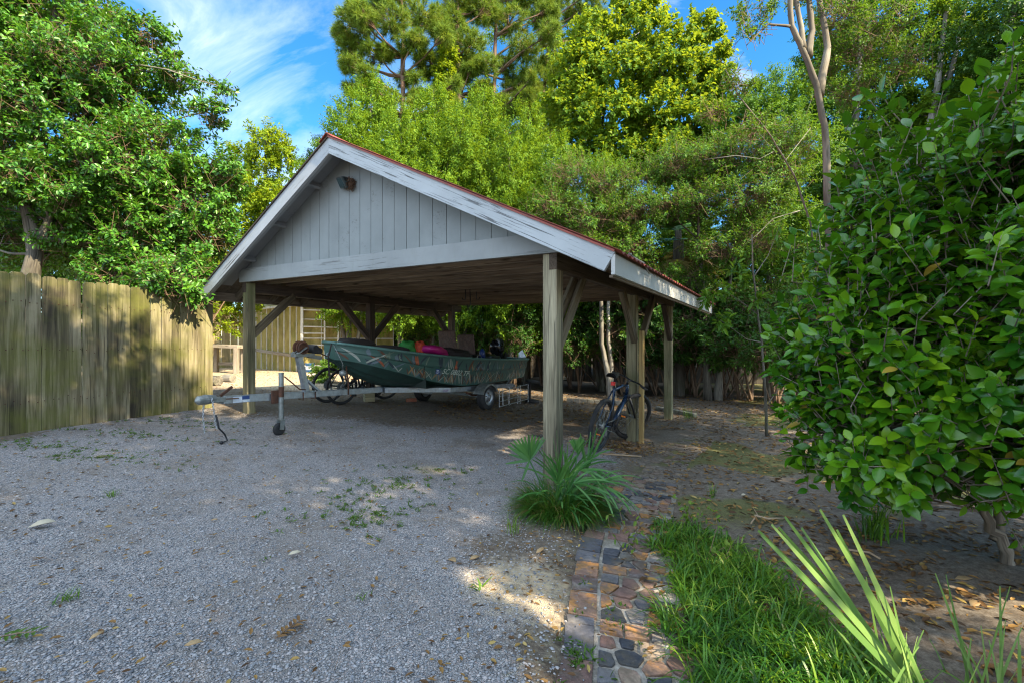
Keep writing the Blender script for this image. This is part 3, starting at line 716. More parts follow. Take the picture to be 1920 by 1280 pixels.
def bent(p, q, rg, k=.08, n=5, sag=0.0):
    p = np.array(p, float); q = np.array(q, float); ln = np.linalg.norm(q-p)
    out = []
    o1 = rg.normal(0, k*ln, 3); 
    for i in range(n+1):
        f = i/n; out.append(p+(q-p)*f+o1*math.sin(math.pi*f)+rg.normal(0, k*ln*.12, 3)*(0 < f < 1)+np.array([0, 0, -sag*math.sin(math.pi*f)]))
    return out
DM = 2.9
def tree(name, label, cat, base, stems, blobs, leaf, Ln, Wd, bark, group=None, dens=26, n=12, twig=.32, seed=1, limbs=True, limb_r=.035, tw=False, parts=('trunk', 'crown'), **kw):
    """stems: list of (points relative to base, r0, r1); blobs relative to base"""
    rg = np.random.default_rng(seed)
    e = empty(name, base, label, cat, group)
    mb = MB()
    for pts, r0, r1 in stems:
        m_ = len(pts); rr = [r0+(r1-r0)*i/(m_-1) for i in range(m_)]
        rr[0] *= 1.25
        # subdivide
        P_ = [Vector(p) for p in pts]; fine = []; fr = []
        for i in range(m_-1):
            for k in range(4):
                f = k/4; v = P_[i].lerp(P_[i+1], f)
                fine.append(v+Vector(rg.normal(0, rr[i]*.10, 3))*(i+k > 0)); fr.append((rr[i]+(rr[i+1]-rr[i])*f)*rg.uniform(.93, 1.07))
        fine.append(P_[-1]); fr.append(rr[-1])
        mb.tube(fine, fr, 9)
    if limbs:
        allp = [(np.array(p), r0+(r1-r0)*i/max(1, len(pts)-1)) for pts, r0, r1 in stems for i, p in enumerate(pts)]
        for (x, y, z, rx, ry, rz) in blobs:
            c = np.array((x, y, z)); best = min(allp, key=lambda a: np.linalg.norm(a[0]-c)+.8*max(0, a[0][2]-c[2]+.2))
            r = min(limb_r*(.45+.35*max(rx, rz)), best[1]*.6)
            pts = bent(best[0], c, rg, .07); mb.tube(pts, [r*(1-.6*i/5) for i in range(6)], 6)
            for _ in range(int(3+3*max(rx, rz))):
                d = unit(rg.normal(size=3)+np.array([0, 0, .2])); q = c+d*np.array([rx, ry, rz])*rg.uniform(.6, .95)
                p0 = pts[rg.integers(2, 6)]
                mb.tube(bent(p0, q, rg, .08, 3), [r*.36, r*.26, r*.17, r*.08], 4, cap=False)
    if mb.v: mb.build(parts[0], M[bark], e, smooth=True, world=False)
    T, O = crown_points(rg, blobs, dens*DM)
    V, Q_, tone, ax = sprays(rg, T, O, twig, n, Ln, Wd, **kw)
    mats = [LF[leaf]]; mi = None
    if tw:
        tv, tq = twig_geo(T, ax, twig, .004)
        Q_ = np.concatenate([Q_, tq+len(V)]); V = np.concatenate([V, tv])
        tone = np.concatenate([tone, np.zeros(len(tq))]); mi = np.concatenate([np.zeros(len(Q_)-len(tq)), np.ones(len(tq))]); mats.append(M['twig'])
    np_mesh(parts[1], V, quads=Q_, attrs={'rnd': ('FACE', 'FLOAT', tone)}, mats=mats, parent=e, world=False, mi=mi)
    return e
def pine(name, label, base, trunk, blobs, group, seed, needle=.27, tufts=90, per=52):
    rg = np.random.default_rng(seed)
    e = empty(name, base, label, 'tree', group)
    mb = MB(); pts, r0, r1 = trunk; m_ = len(pts)
    fine = []; fr = []
    for i in range(m_-1):
        for k in range(5):
            f = k/5; fine.append(Vector(pts[i]).lerp(Vector(pts[i+1]), f)+Vector(rg.normal(0, .02, 3))); fr.append((r0+(r1-r0)*(i+f)/(m_-1))*rg.uniform(.92, 1.08))
    mb.tube(fine, fr, 9)
    V, T_ = [], []; tone = []
    more = []
    for (x, y, z, rx, ry, rz) in blobs:
        more.append((x+rg.normal(0, .55), y+rg.normal(0, .7), z+rg.normal(0, .45), rx*.7, ry*.7, rz*.75))
    for (x, y, z, rx, ry, rz) in list(blobs)+more:
        c = np.array((x, y, z)); zz = max(fine[0].z, z-.5*math.hypot(x, y)*.6-.3)
        a = min(fine, key=lambda p: abs(p.z-zz))
        b = bent(np.array(a), c, rg, .06, 4, sag=.1); mb.tube(b, [.055, .046, .036, .026, .014], 5)
        nt_ = int(tufts*(rx*ry*rz)**.5*1.6)
        d = unit(rg.normal(size=(nt_, 3))); tp = c+d*np.array([rx, ry, rz])*(.35+.65*rg.random((nt_, 1))**.5)
        for k in range(0, nt_, 2):
            mb.tube([b[3], (b[4]+tp[k])/2+rg.normal(0, .05, 3), tp[k]], [.014, .010, .006], 3, cap=False)
        ax = unit(d+np.array([0, 0, .55])+rg.normal(0, .3, (nt_, 3)))
        D = unit(ax[:, None]*.62+unit(rg.normal(size=(nt_, per, 3)))*.85)
        B = tp[:, None]-ax[:, None]*rg.uniform(0, .16, (nt_, per, 1))
        ln = needle*rg.uniform(.7, 1.15, (nt_, per, 1)); S_ = unit(np.cross(D, rg.normal(size=(nt_, per, 3))))*.0085
        v = np.stack([B+S_, B-S_, B+D*ln+np.array([0, 0, -.02])], 2).reshape(-1, 3)
        T_.append(np.arange(len(v)).reshape(-1, 3)+sum(len(q) for q in V)); V.append(v)
        tone.append(np.clip(np.repeat(.48+rg.normal(0, .14, nt_)+.5*(rg.random(nt_) < .05), per)+rg.normal(0, .12, nt_*per), 0, .999))
    mb.build('trunk', M['bark_pine'], e, smooth=True, world=False)
    np_mesh('crown', np.concatenate(V), tris=np.concatenate(T_), attrs={'rnd': ('FACE', 'FLOAT', np.concatenate(tone))}, mats=LF['needle'], parent=e, world=False)
    return e
# ---------------------------------------------------------------- carport
RU, RZ = 3.008, 2.547                        # ridge
LU, LZ, QU, QZ = 6.192, .758, -.703, .777     # eave tips (left, right)
def zr(u): return RZ+(LZ-RZ)*(u-RU)/(LU-RU) if u > RU else RZ+(QZ-RZ)*(u-RU)/(QU-RU)
T0, T1 = -.345, 5.78
def carport():
    b_ = cw(2.8, 2.7, 0); b_.z = float(gz(b_.x))
    e = empty('carport', b_, 'open timber carport with grey painted gable and red metal roof', 'carport')
    def up(v, u=2.8, t=2.7): return v
    zax = Vector((0, 0, 1)); W3 = Vector((*WV, .0145)); D3 = Vector((*DV, 0))
    def post(u, t, w, name, m, ztop, lab=None):
        p = cw(u, t, 0); g_ = float(gz(p.x))
        mb = MB(); q = cw(u, t, ztop); mb.beam((p.x, p.y, g_-.08), q, w, w, up=D3, n=1)
        o = mb.build(name, M[m], e, bevel=.007)
        if lab: o['label'] = lab
        return o
    post(.080, .080, .155, 'post', 'post_grey', .885, 'grey furrowed front post nearest the palmetto')
    post(5.53, .07, .135, 'post', 'post', .965-.0145*5.53, 'mossy front post beside the trailer tongue')
    post(.085, 2.93, .150, 'post', 'post', .86)
    post(.085, 5.52, .150, 'post', 'post', .86)
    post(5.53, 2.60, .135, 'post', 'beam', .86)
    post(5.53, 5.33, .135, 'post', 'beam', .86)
    # sistered yellow prop beside the middle post
    mb = MB(); p = cw(-.075, 2.86, 0); mb.beam((p.x, p.y, float(gz(p.x))-.05), cw(-.068, 2.90, .18), .062, .095, up=D3)
    mb.build('prop_post', M['post_new'], e, bevel=.005)['label'] = 'yellow unweathered timber nailed beside the middle post'
    # side beams
    for (u0, u1) in ((-.004, .084), (5.49, 5.60)):
        mb = MB(); uc, w = (u0+u1)/2, abs(u1-u0)
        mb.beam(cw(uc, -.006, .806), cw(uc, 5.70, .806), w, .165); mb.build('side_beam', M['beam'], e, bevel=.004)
    # front beam: painted board, slightly split along its length
    poly = [(5.625, .884), (-.05, .884), (-.05, 1.040), (.07, 1.098), (5.53, 1.096), (5.625, 1.040)]; mb = MB(); V = []; G = []
    for th in (-.040, -.004):
        for u, z in poly: V.append(cw(u, th, z)); G.append((u, z, th))
    mb.add(V, [tuple(range(6)), tuple(reversed(range(6, 12)))]+[((k+1) % 6, k, 6+k, 6+(k+1) % 6) for k in range(6)], G)
    mb.build('front_beam', M['beam_paint'], e, bevel=.004)
    mb = MB(); mb.beam(cw(5.5, .03, .965), cw(0.1, .03, .965), .04, .15); mb.build('inner_header', M['joist'], e)
    # ceiling joists
    k = 0
    t = .36
    while t < 5.7:
        mb = MB(); mb.beam(cw(5.60, t, .965+random.uniform(-.006, .006)), cw(-.04, t+random.uniform(-.01, .01), .965), .040, .138)
        mb.build('joist', M['joist'], e, bevel=.003); t += .41
    # knee braces
    def brace(u, t0, z0, t1, z1, m='brace', w=.09, off=0.0, th=.11):
        mb = MB(); mb.beam(cw(u+off, t0, z0), cw(u+off, t1, z1), w, th); return mb.build('knee_brace', M[m], e, bevel=.005)
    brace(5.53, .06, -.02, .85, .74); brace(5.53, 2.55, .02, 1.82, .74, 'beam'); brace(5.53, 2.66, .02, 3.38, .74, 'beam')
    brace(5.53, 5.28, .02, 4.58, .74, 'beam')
    brace(.035, .12, -.05, .80, .74, 'brace', .045); brace(.105, .12, .08, .72, .74, 'brace', .045)
    brace(.035, 2.88, .02, 2.22, .74, 'brace', .08); brace(-.06, 3.02, .14, 3.62, .74, 'brace', .08); brace(.04, 5.47, .06, 4.88, .74, 'beam', .09)
    # gable boards: one panel of grooved vertical boards on a dark backing
    mb = MB()
    cuts = np.arange(-.05, 5.75, .2062)
    def ztop(u): return zr(u)-.026
    ulim = [5.52, .10]
    for i in range(len(cuts)-1):
        a, c = cuts[i]+.004, cuts[i+1]-.004
        a = max(a, QU+.4); c = min(c, LU-.4)
        if c-a < .02: continue
        zs = 1.085
        pts = [(a, zs), (c, zs)]
        for u in ([c, RU, a] if a < RU < c else [c, a]): pts.append((u, max(zs+.001, ztop(u))))
        if all(p[1] <= zs+.002 for p in pts[2:]): continue
        # cut the board where the roof line meets the beam
        poly = clip([(p[0], p[1]) for p in pts], (0, -1), -zs)
        mb.prism([cw(u, .002+random.uniform(-.001, .001), z) for u, z in poly], D3*.016)
    # backing sheet
    bk = [(u, zs) for u in ()]
    ua = LU-(1.085-LZ+.026)*(LU-RU)/(RZ-LZ); ub = QU+(1.085-QZ+.026)*(RU-QU)/(RZ-QZ)
    mb.prism([cw(u, .010, z) for u, z in ((ua, 1.085), (ub, 1.085), (RU, ztop(RU)-.004))], D3*.018)
    mb.build('gable_panel', M['gable'], e, bevel=.0025)
    # rakes
    def rake(ua, za, m, name):
        d = .205
        mb = MB(); n = 14
        V, F, G = [], [], []
        # rake board outline: plumb cut at the ridge, square cut at the tail
        pts = []
        for i in range(n+1):
            u = RU+(ua-RU)*i/n; z = RZ+(za-RZ)*i/n
            pts.append((u, z))
        sgn = 1 if ua > RU else -1
        for th in (0, 1):
            for (u, z) in pts:
                du = 0
                for j, dz in enumerate((0, -d)):
                    uu_, zz_ = u, z+dz
                    if (u, z) == pts[-1] and j: uu_ = u-sgn*.10; zz_ = z-d+.045
                    V.append(cw(uu_, T0+.04*th, zz_)); G.append((abs(u-RU)*1.13, dz, th*.04))
        m_ = n+1
        def ix(th, i, j): return th*m_*2+i*2+j
        for i in range(n):
            F += [(ix(0, i, 0), ix(0, i+1, 0), ix(0, i+1, 1), ix(0, i, 1)), (ix(1, i, 1), ix(1, i+1, 1), ix(1, i+1, 0), ix(1, i, 0)),
                  (ix(0, i, 1), ix(0, i+1, 1), ix(1, i+1, 1), ix(1, i, 1)), (ix(0, i, 0), ix(1, i, 0), ix(1, i+1, 0), ix(0, i+1, 0))]
        F += [(ix(0, n, 0), ix(1, n, 0), ix(1, n, 1), ix(0, n, 1)), (ix(0, 0, 1), ix(1, 0, 1), ix(1, 0, 0), ix(0, 0, 0))]
        if sgn < 0: F = [tuple(reversed(f)) for f in F]
        mb.add(V, F, G); return mb.build(name, M[m], e)
    rake(LU, LZ, 'rake_clean', 'rake_board'); rake(QU, QZ, 'rake', 'rake_board')['label'] = 'right rake board with cracked peeling paint'
    # fly rafters behind the rakes
    for ua, za in ((LU, LZ), (QU, QZ)):
        mb = MB(); k = .97
        mb.beam(cw(RU, T0+.062, RZ-.118), cw(RU+(ua-RU)*k, T0+.062, RZ+(za-RZ)*k-.118), .040, .14); mb.build('fly_rafter', M['soffit'], e)
    # soffit boards in the overhang, lookouts
    for ua, za in ((LU, LZ), (QU, QZ)):
        mb = MB(); k = .93
        A, B = (RU, RZ-.028), (RU+(ua-RU)*k, RZ+(za-RZ)*k-.028)
        V = [cw(A[0], T0+.083, A[1]), cw(B[0], T0+.083, B[1]), cw(B[0], .03, B[1]), cw(A[0], .03, A[1])]
        mb.prism(V, (0, 0, .010)); mb.build('soffit_board', M['soffit'], e)
        for f in (.20, .45, .70):
            u = RU+(ua-RU)*f; z = RZ+(za-RZ)*f
            mb = MB(); dirn = (cw(ua, 0, za)-cw(RU, 0, RZ)).normalized(); nrm = dirn.cross(D3)
            mb.beam(cw(u, T0+.083, z-.068), cw(u, .0, z-.068), .045, .075, up=nrm); mb.build('lookout', M['soffit'], e)
    # eave fascias
    mb = MB(); mb.beam(cw(QU+.018, T0+.005, QZ-.105), cw(QU+.018, T1, QZ-.105), .036, .175, n=8); mb.build('eave_fascia', M['fascia'], e, bevel=.003)
    mb = MB(); mb.beam(cw(QU+.05, T0+.05, QZ-.20), cw(QU+.05, T1, QZ-.20), .030, .020); mb.build('drip_strip', M['joist'], e)
    mb = MB(); mb.beam(cw(LU-.018, T0+.06, LZ-.085), cw(LU-.018, T1, LZ-.085), .030, .145); mb.build('eave_fascia', M['joist'], e)
    # rafters
    t = .20
    while t < 5.75:
        for ua, za in ((LU-.05, LZ+.03), (QU+.06, QZ+.03)):
            mb = MB(); mb.beam(cw(RU, t, RZ-.115), cw(ua, t, za-.115), .040, .12); mb.build('rafter', M['deckwood'], e)
        t += .61
    mb = MB(); mb.beam(cw(RU, .03, RZ-.12), cw(RU, T1-.05, RZ-.12), .04, .16); mb.build('ridge_board', M['deckwood'], e)
    # roof: plank deck and corrugated red sheet over it
    for ua, za, nm in ((LU, LZ, 1), (QU, QZ, -1)):
        mb = MB()
        V = [cw(RU, T0+.045, RZ-.016), cw(ua-.01*nm, T0+.045, za-.016+.003), cw(ua-.01*nm, T1, za-.016+.003), cw(RU, T1, RZ-.016)]
        mb.prism(V, (0, 0, .018)); mb.build('roof_deck', M['deckwood'], e)
        nt_, nu = 300, 10
        V = np.empty((nt_, nu, 3))
        for i, t in enumerate(np.linspace(T0-(.035 if nm < 0 else .008), T1+.04, nt_)):
            for j in range(nu):
                f = -.004+1.02*j/(nu-1); u = RU+(ua-RU)*f; z = RZ+(za-RZ)*f+.014+.011*math.sin(t*2*math.pi/.135)+.003*(j % 3 == 2)
                V[i, j] = cw(u, t, z)
        idx = np.arange(nt_*nu).reshape(nt_, nu)
        q = np.stack([idx[:-1, :-1], idx[1:, :-1], idx[1:, 1:], idx[:-1, 1:]], -1).reshape(-1, 4)
        o = np_mesh('roof_sheet', V.reshape(-1, 3), quads=q, mats=M['roof'], parent=e, smooth=True)
        sd = o.modifiers.new('thick', 'SOLIDIFY'); sd.thickness = .006
    mb = MB(); mb.prism([cw(RU-.14, T0-.03, zr(RU-.14)+.030), cw(RU, T0-.04, RZ+.050), cw(RU+.14, T0-.04, zr(RU+.14)+.034), cw(RU+.14, T0-.04, zr(RU+.14)+.026), cw(RU, T0-.04, RZ+.040), cw(RU-.14, T0-.04, zr(RU-.14)+.026)], D3*(T1-T0+.08))
    mb.build('ridge_cap', M['roof'], e)
    # folded drip edge along the right rake
    for ua, za in ((LU, LZ), (QU, QZ)):
        mb = MB(); mb.beam(cw(RU, T0-.012, RZ+.006), cw(ua, T0-.012, za+.006), .016, .020); mb.build('drip_edge', M['roof' if ua < RU else 'beam'], e)
    return e
carport()

def on_front(px, py, off):                  # a point of the plane 'off' in front of the gable, by photo pixel
    r = (px-960)/FPX; A = P0-off*DV
    u = (r*A[1]-A[0])/(WV[0]-r*WV[1]); d = A[1]+u*WV[1]
    return u, -(py-HY)/FPX*d
# --- floodlight on the gable, with an old nest behind it
u, z = on_front(641, 343, .10)
c = cw(u, -.10, z-.0145*u); D3 = Vector((*DV, 0)); W3 = Vector((*WV, 0))
e = empty('flood_light', cw(u, 0, z-.0145*u-.03), 'dusty rectangular floodlight mounted under the gable peak', 'floodlight')
mb = MB(); n_ = (-D3*.80+Vector((0, 0, -.52))+W3*.42).normalized(); a_ = n_.cross(Vector((0, 0, 1))).normalized(); a_ = (a_*.93+Vector((0, 0, .28))-n_*0).normalized(); a_ = (a_-n_*a_.dot(n_)).normalized(); b2 = n_.cross(a_)
RM = Matrix((a_, b2, n_)).transposed()
mb.box(c, (.21, .15, .03), rot=RM)
V = []
for (sx, sy, dz) in ((.105, .075, -.015), (-.105, .075, -.015), (-.105, -.075, -.015), (.105, -.075, -.015), (.06, .045, -.085), (-.06, .045, -.085), (-.06, -.045, -.085), (.06, -.045, -.085)): V.append(c+RM @ Vector((sx, sy, dz)))
mb.add(V, [(3, 2, 1, 0), (4, 5, 6, 7), (0, 1, 5, 4), (1, 2, 6, 5), (2, 3, 7, 6), (3, 0, 4, 7)]); mb.build('housing', M['lampbody'], e, bevel=.006)
mb = MB(); mb.box(c+n_*.0175, (.18, .12, .007), rot=RM); mb.build('lens', M['lampglass'], e)
mb = MB()
for s_ in (-1, 1): mb.tube([c+RM @ Vector((s_*.112, 0, -.01)), c+RM @ Vector((s_*.112, .0, -.07)), cw(u-.06, -.03, z-.0145*u-.02)], .006, 6)
mb.lathe(cw(u-.06, -.035, z-.0145*u-.02), D3, [(0, 0), (.05, 0), (.05, .03), (0, .03)], 16); mb.build('bracket', M['lampbody'], e)
mb = MB(); rg = np.random.default_rng(3); cc = cw(u-.10, -.055, z-.0145*u-.01)
for _ in range(190):
    d = unit(rg.normal(size=3)); p = np.array(cc)+d*np.array([.060, .045, .085])*rg.uniform(.3, 1); q = p+unit(np.cross(d, rg.normal(size=3)))*rg.uniform(.03, .09)+np.array([0, 0, -.01])
    mb.tube([p, (p+q)/2+rg.normal(0, .005, 3), q], .0032, 4, cap=False)
mb.ball(cc, .05, 10, 7, (.85, .7, 1.25))
tag(mb.build('bird_nest', M['nest']), 'brown twiggy bird nest tucked behind the floodlight', 'nest')
# --- bulb holder and hanging hooks below the joists
d_ = 8.6
pL = pt(890, 543, d_)
e = empty('ceiling_lamp', pL+Vector((0, 0, .09)), 'white bulb socket fixed to the carport ceiling joist', 'lamp')
mb = MB(); mb.lathe(pL+Vector((0, 0, .10)), (0, 0, -1), [(0, 0), (.075, 0), (.075, .02), (.045, .035), (.04, .06), (0, .06)], 18); mb.build('socket_base', M['white'], e, smooth=True)
mb = MB(); mb.lathe(pL+Vector((0, 0, .04)), (0, 0, -1), [(.03, 0), (.034, .03), (.028, .065), (0, .075)], 16); mb.build('socket', M['whitepaint'], e, smooth=True)
for k, (px, py, dx) in enumerate(((882, 575, -1), (873, 563, -1), (893, 562, 1))):
    p = pt(px, py, 8.5); top = Vector((p.x+.01*dx, p.y, pL.z+.08)); mb = MB()
    mb.tube([top, p+Vector((0, 0, .05)), p+Vector((.012*dx, 0, 0)), p+Vector((.05*dx, 0, .005)), p+Vector((.065*dx, 0, .045))], .011, 6)
    tag(mb.build('hanging_hook', M['black'], smooth=True), ('longest black storage hook hanging under the carport ceiling', 'black storage hook hanging left of the bulb socket', 'black storage hook curling right of the bulb socket')[k], 'hook', 'storage hooks under the carport ceiling')
# --- fallen branch lying on the right eave
mb = MB(); q = [cw(QU-.02, .0, QZ+.035), cw(QU+.01, .17, QZ+.045), cw(QU+.02, .36, QZ+.050), cw(QU-.03, .47, QZ+.02), cw(QU-.055, .58, QZ-.07)]
mb.tube(q, [.012, .013, .012, .010, .006], 6); mb.tube([q[1], q[1]+Vector((.03, .12, .05)), q[1]+Vector((.04, .2, .045))], [.008, .006, .003], 5)
tag(mb.build('fallen_branch', M['bark_pale'], smooth=True), 'pale dead branch lying on the right roof edge', 'branch')

# ---------------------------------------------------------------- fences
def fence(name, label, A, B, z_top, mat_, seed, pw=.142, rails=True, base=None, flip=1, wav=.012, posts=0):
    rg = np.random.default_rng(seed)
    A = Vector(A); B = Vector(B); d = (B-A); ln = d.length; d.normalize(); n_ = Vector((d.y, -d.x, 0))*flip
    b0 = (A+B)/2; e = empty(name, (b0.x, b0.y, float(gz(b0.x))), label, 'fence')
    mb = MB(); s = 0
    while s < ln:
        w = pw*rg.uniform(.93, 1.05); c = A+d*(s+w/2); g_ = float(gz(c.x))-.02+rg.uniform(-.01, .015) if base is None else base
        zt = z_top(s/ln)+rg.normal(0, wav); off = n_*rg.uniform(-.003, .003); hw = w/2-.0025; lean = d*rg.normal(0, .004)
        tk = .018
        pts = [(-hw, g_), (hw, g_), (hw, zt-.03), (hw-.025, zt), (-hw+.025, zt), (-hw, zt-.03)]
        V = []; G = []
        for o_ in (0, 1):
            for (x, z) in pts:
                V.append(c+off+d*x+lean*(z-g_)+n_*(tk*(o_))+Vector((0, 0, z-c.z))); G.append((z, x, o_*.02))
        F = [tuple(reversed(range(6))), tuple(range(6, 12))]+[(k, (k+1) % 6, 6+(k+1) % 6, 6+k) for k in range(6)]
        mb.add(V, F, G); s += w
    if rails:
        nb_ = mb; nb_.mi = 1; s = 0
        while s < ln:
            c = A+d*(s+pw/2)
            for h in (.35, .95, 1.5):
                for o_ in (-.04, .04):
                    p = c+d*(o_+rg.normal(0, .006))+n_*.0195; p.z = float(gz(c.x))+h+rg.normal(0, .015)
                    nb_.ball(p, .0065, 6, 4)
            s += pw
    mb.build('picket_panel', [M[mat_], M['rust']], e)
    if rails:
        for h in (.35, .95, 1.5):
            mb = MB(); za = float(gz(A.x))+h; zb = float(gz(B.x))+h
            mb.beam(Vector((A.x, A.y, za))-n_*.022, Vector((B.x, B.y, zb))-n_*.022, .04, .085); mb.build('rail', M[mat_], e)
    return e
F0 = pt(0, 815, 5.07); F1 = pt(385, 763, 7.43); dF = (F1-F0); dF.z = 0; dF.normalize()
A_ = F0-dF*3.2; A_.z = 0; B_ = Vector((F1.x, F1.y, 0))
fence('privacy_fence', 'mossy dog eared board fence left of the gravel drive', A_, B_, lambda f: 2.215-.035*f, 'fence', 4)
fence('back_fence', 'sunlit yellowed board fence behind the work bench', (-13.5, 17.0, 0), (-8.2, 19.6, 0), lambda f: 2.55, 'fence_yellow', 6, rails=False)
fence('boundary_fence', 'dark stained board fence behind the shrubs', (-5.6, 19.2, 0), (16, 17.0, 0), lambda f: 1.92, 'fence_dark', 9, rails=False)

# ---------------------------------------------------------------- greenhouse lean-to with yellowed panels
def greenhouse():
    a, b2, c = pt(462, 690, 18.2), pt(566, 700, 15.6), pt(738, 694, 17.0)
    for v in (a, b2, c): v.z = float(gz(v.x))
    e = empty('greenhouse', b2, 'low greenhouse of yellowed fibreglass panels with white strips', 'greenhouse')
    H = 1.40+1.30
    def wall(p, q, z0, z1, step, label=None):
        d = (q-p); d.z = 0; ln = d.length; d.normalize(); n_ = Vector((d.y, -d.x, 0))
        mb = MB(); P_ = p.copy(); P_.z = 0; Q_ = q.copy(); Q_.z = 0
        mb.prism([P_+Vector((0, 0, p.z+z0-.02)), Q_+Vector((0, 0, q.z+z0-.02)), Q_+Vector((0, 0, z1)), P_+Vector((0, 0, z1))], n_*-.012); mb.build('wall_panel', M['fibre'], e)
        k = 0; s = 0
        while s < ln+.01:
            mb = MB(); x = P_+d*s+n_*.012; zz = p.z+(q.z-p.z)*s/ln
            mb.beam(x+Vector((0, 0, zz+z0)), x+Vector((0, 0, z1)), .038, .022, up=d); mb.build('batten', M['whitepaint'], e); s += step
        return d, n_
    d1, n1_ = wall(a, b2, 0, H, .44)
    d2, n2_ = wall(b2, c, 0, H, .62)
    # cross strips and roof edge
    mb = MB(); A2 = Vector((a.x, a.y, 0))+n1_*.03; B2 = Vector((b2.x, b2.y, 0))+n1_*.03
    mb.beam(A2+Vector((0, 0, 1.17)), B2+Vector((0, 0, .92)), .03, .11); mb.build('rail', M['greywood'], e)
    mb = MB(); mb.beam(A2+Vector((0, 0, H)), B2+Vector((0, 0, H)), .07, .08); mb.build('top_plate', M['whitepaint'], e)
    for hh in (1.55, 2.2):
        mb = MB(); mb.beam(Vector((b2.x, b2.y, hh))+n2_*.028, Vector((c.x, c.y, hh))+n2_*.028, .022, .035); mb.build('cross_strip', M['whitepaint'], e)
    # lean-to roof
    mb = MB(); back = Vector((-.45, .9, 0))*1.6
    V = [Vector((a.x, a.y, H+.05)), Vector((b2.x, b2.y, H+.05)), Vector((c.x, c.y, H+.05)), Vector((c.x, c.y, H+.45))+back, Vector((a.x, a.y, H+.45))+back]
    mb.prism(V, (0, 0, .02)); mb.build('roof', M['fibre'], e)
    # white rolled gutter lying along the eave
    mb = MB(); mb.tube([Vector((b2.x, b2.y, H+.02))+n2_*.10, Vector((b2.x+(c.x-b2.x)*.45, b2.y+(c.y-b2.y)*.45, H-.12))+n2_*.10, Vector((c.x, c.y, H-.45))+n2_*.10], .055, 8); mb.build('gutter', M['white'], e, smooth=True)
    # screen door: white frame with rails
    dr = empty('door', b2+d2*.04+n2_*.10); dr.parent = e; dr.matrix_parent_inverse = e.matrix_basis.inverted()
    w = 1.16
    def dm(name, p, q, t_=.065):
        mb = MB(); mb.beam(p, q, t_, .04); o = mb.build(name, M['whitepaint']); o.data.transform(dr.matrix_basis.inverted()); o.parent = dr; return o
    z0 = b2.z+.02
    o = b2+n2_*.10; o.z = 0
    dm('stile', o+Vector((0, 0, z0)), o+Vector((0, 0, H-.02)), .085); dm('stile', o+d2*w+Vector((0, 0, z0)), o+d2*w+Vector((0, 0, H-.15)), .06)
    for z in (.62, 1.33, 1.95, 2.52): dm('door_rail', o+Vector((0, 0, z)), o+d2*w+Vector((0, 0, z-.02)), .06)
    dm('mullion', o+d2*.72+Vector((0, 0, z0)), o+d2*.72+Vector((0, 0, H-.1)), .05)
    dm('door_rail', o+Vector((0, 0, 1.72)), o+d2*.72+Vector((0, 0, 1.72)), .03)
greenhouse()
# work bench left of it
bA = pt(392, 690, 15.2); bB = pt(450, 694, 14.9); bA.z = bB.z = .40
e = empty('work_bench', (bA+bB)/2, 'weathered wooden work bench by the yellow fence', 'bench')
mb = MB(); mb.beam(bA+Vector((-.25, 0, .92)), bB+Vector((.12, 0, .86)), .55, .10); mb.build('top', M['greywood'], e, bevel=.01)
for x, y in ((0, -.2), (1., -.2), (0.08, .25), (.97, .25)):
    p = bA.lerp(bB, x); mb = MB(); mb.beam(p+Vector((0, y, 0)), p+Vector((0, y, .84)), .13, .13, up=(0, 1, 0)); mb.build('leg', M['greywood'], e, bevel=.006)
mb = MB(); mb.beam(bA+Vector((0, .25, .3)), bB+Vector((0, .25, .3)), .04, .1); mb.build('stretcher', M['greywood'], e)
# sawn log
g_ = gp(398, 722); mb = MB(); mb.tube([g_+Vector((-.15, .1, .12)), g_+Vector((.18, -.05, .115))], [.125, .118], 16)
tag(mb.build('sawn_log', M['bark'], bevel=.008), 'short sawn log lying at the end of the board fence', 'log')
g_ = gp(428, 716); mb = MB(); mb.tube([g_+Vector((-.15, .1, .10)), g_+Vector((.14, -.03, .10))], [.10, .095], 16)
tag(mb.build('sawn_log', M['bark'], bevel=.008), 'thinner sawn log between the fence and the carport post', 'log')
# blue bucket and white board
g_ = gp(581, 697); e = empty('bucket', g_, 'blue and white plastic bucket near the greenhouse wall', 'bucket')
mb = MB(); mb.lathe(g_, (0, 0, 1), [(0, 0), (.135, 0), (.155, .30), (.165, .31), (.150, .31), (.135, .02)], 20); mb.build('pail', M['bluebucket'], e, smooth=True)
mb = MB(); mb.lathe(g_+Vector((0, 0, .09)), (0, 0, 1), [(.1435, 0), (.1525, .12)], 20, 2.4, 5.4); mb.build('label_band', M['stickerwhite'], e, smooth=True)
g2 = gp(600, 702); mb = MB(); mb.box(g2+Vector((0, 0, .02)), (.62, .35, .035), .1)
tag(mb.build('board', M['whitepaint']), 'white board lying flat beside the blue bucket', 'board')
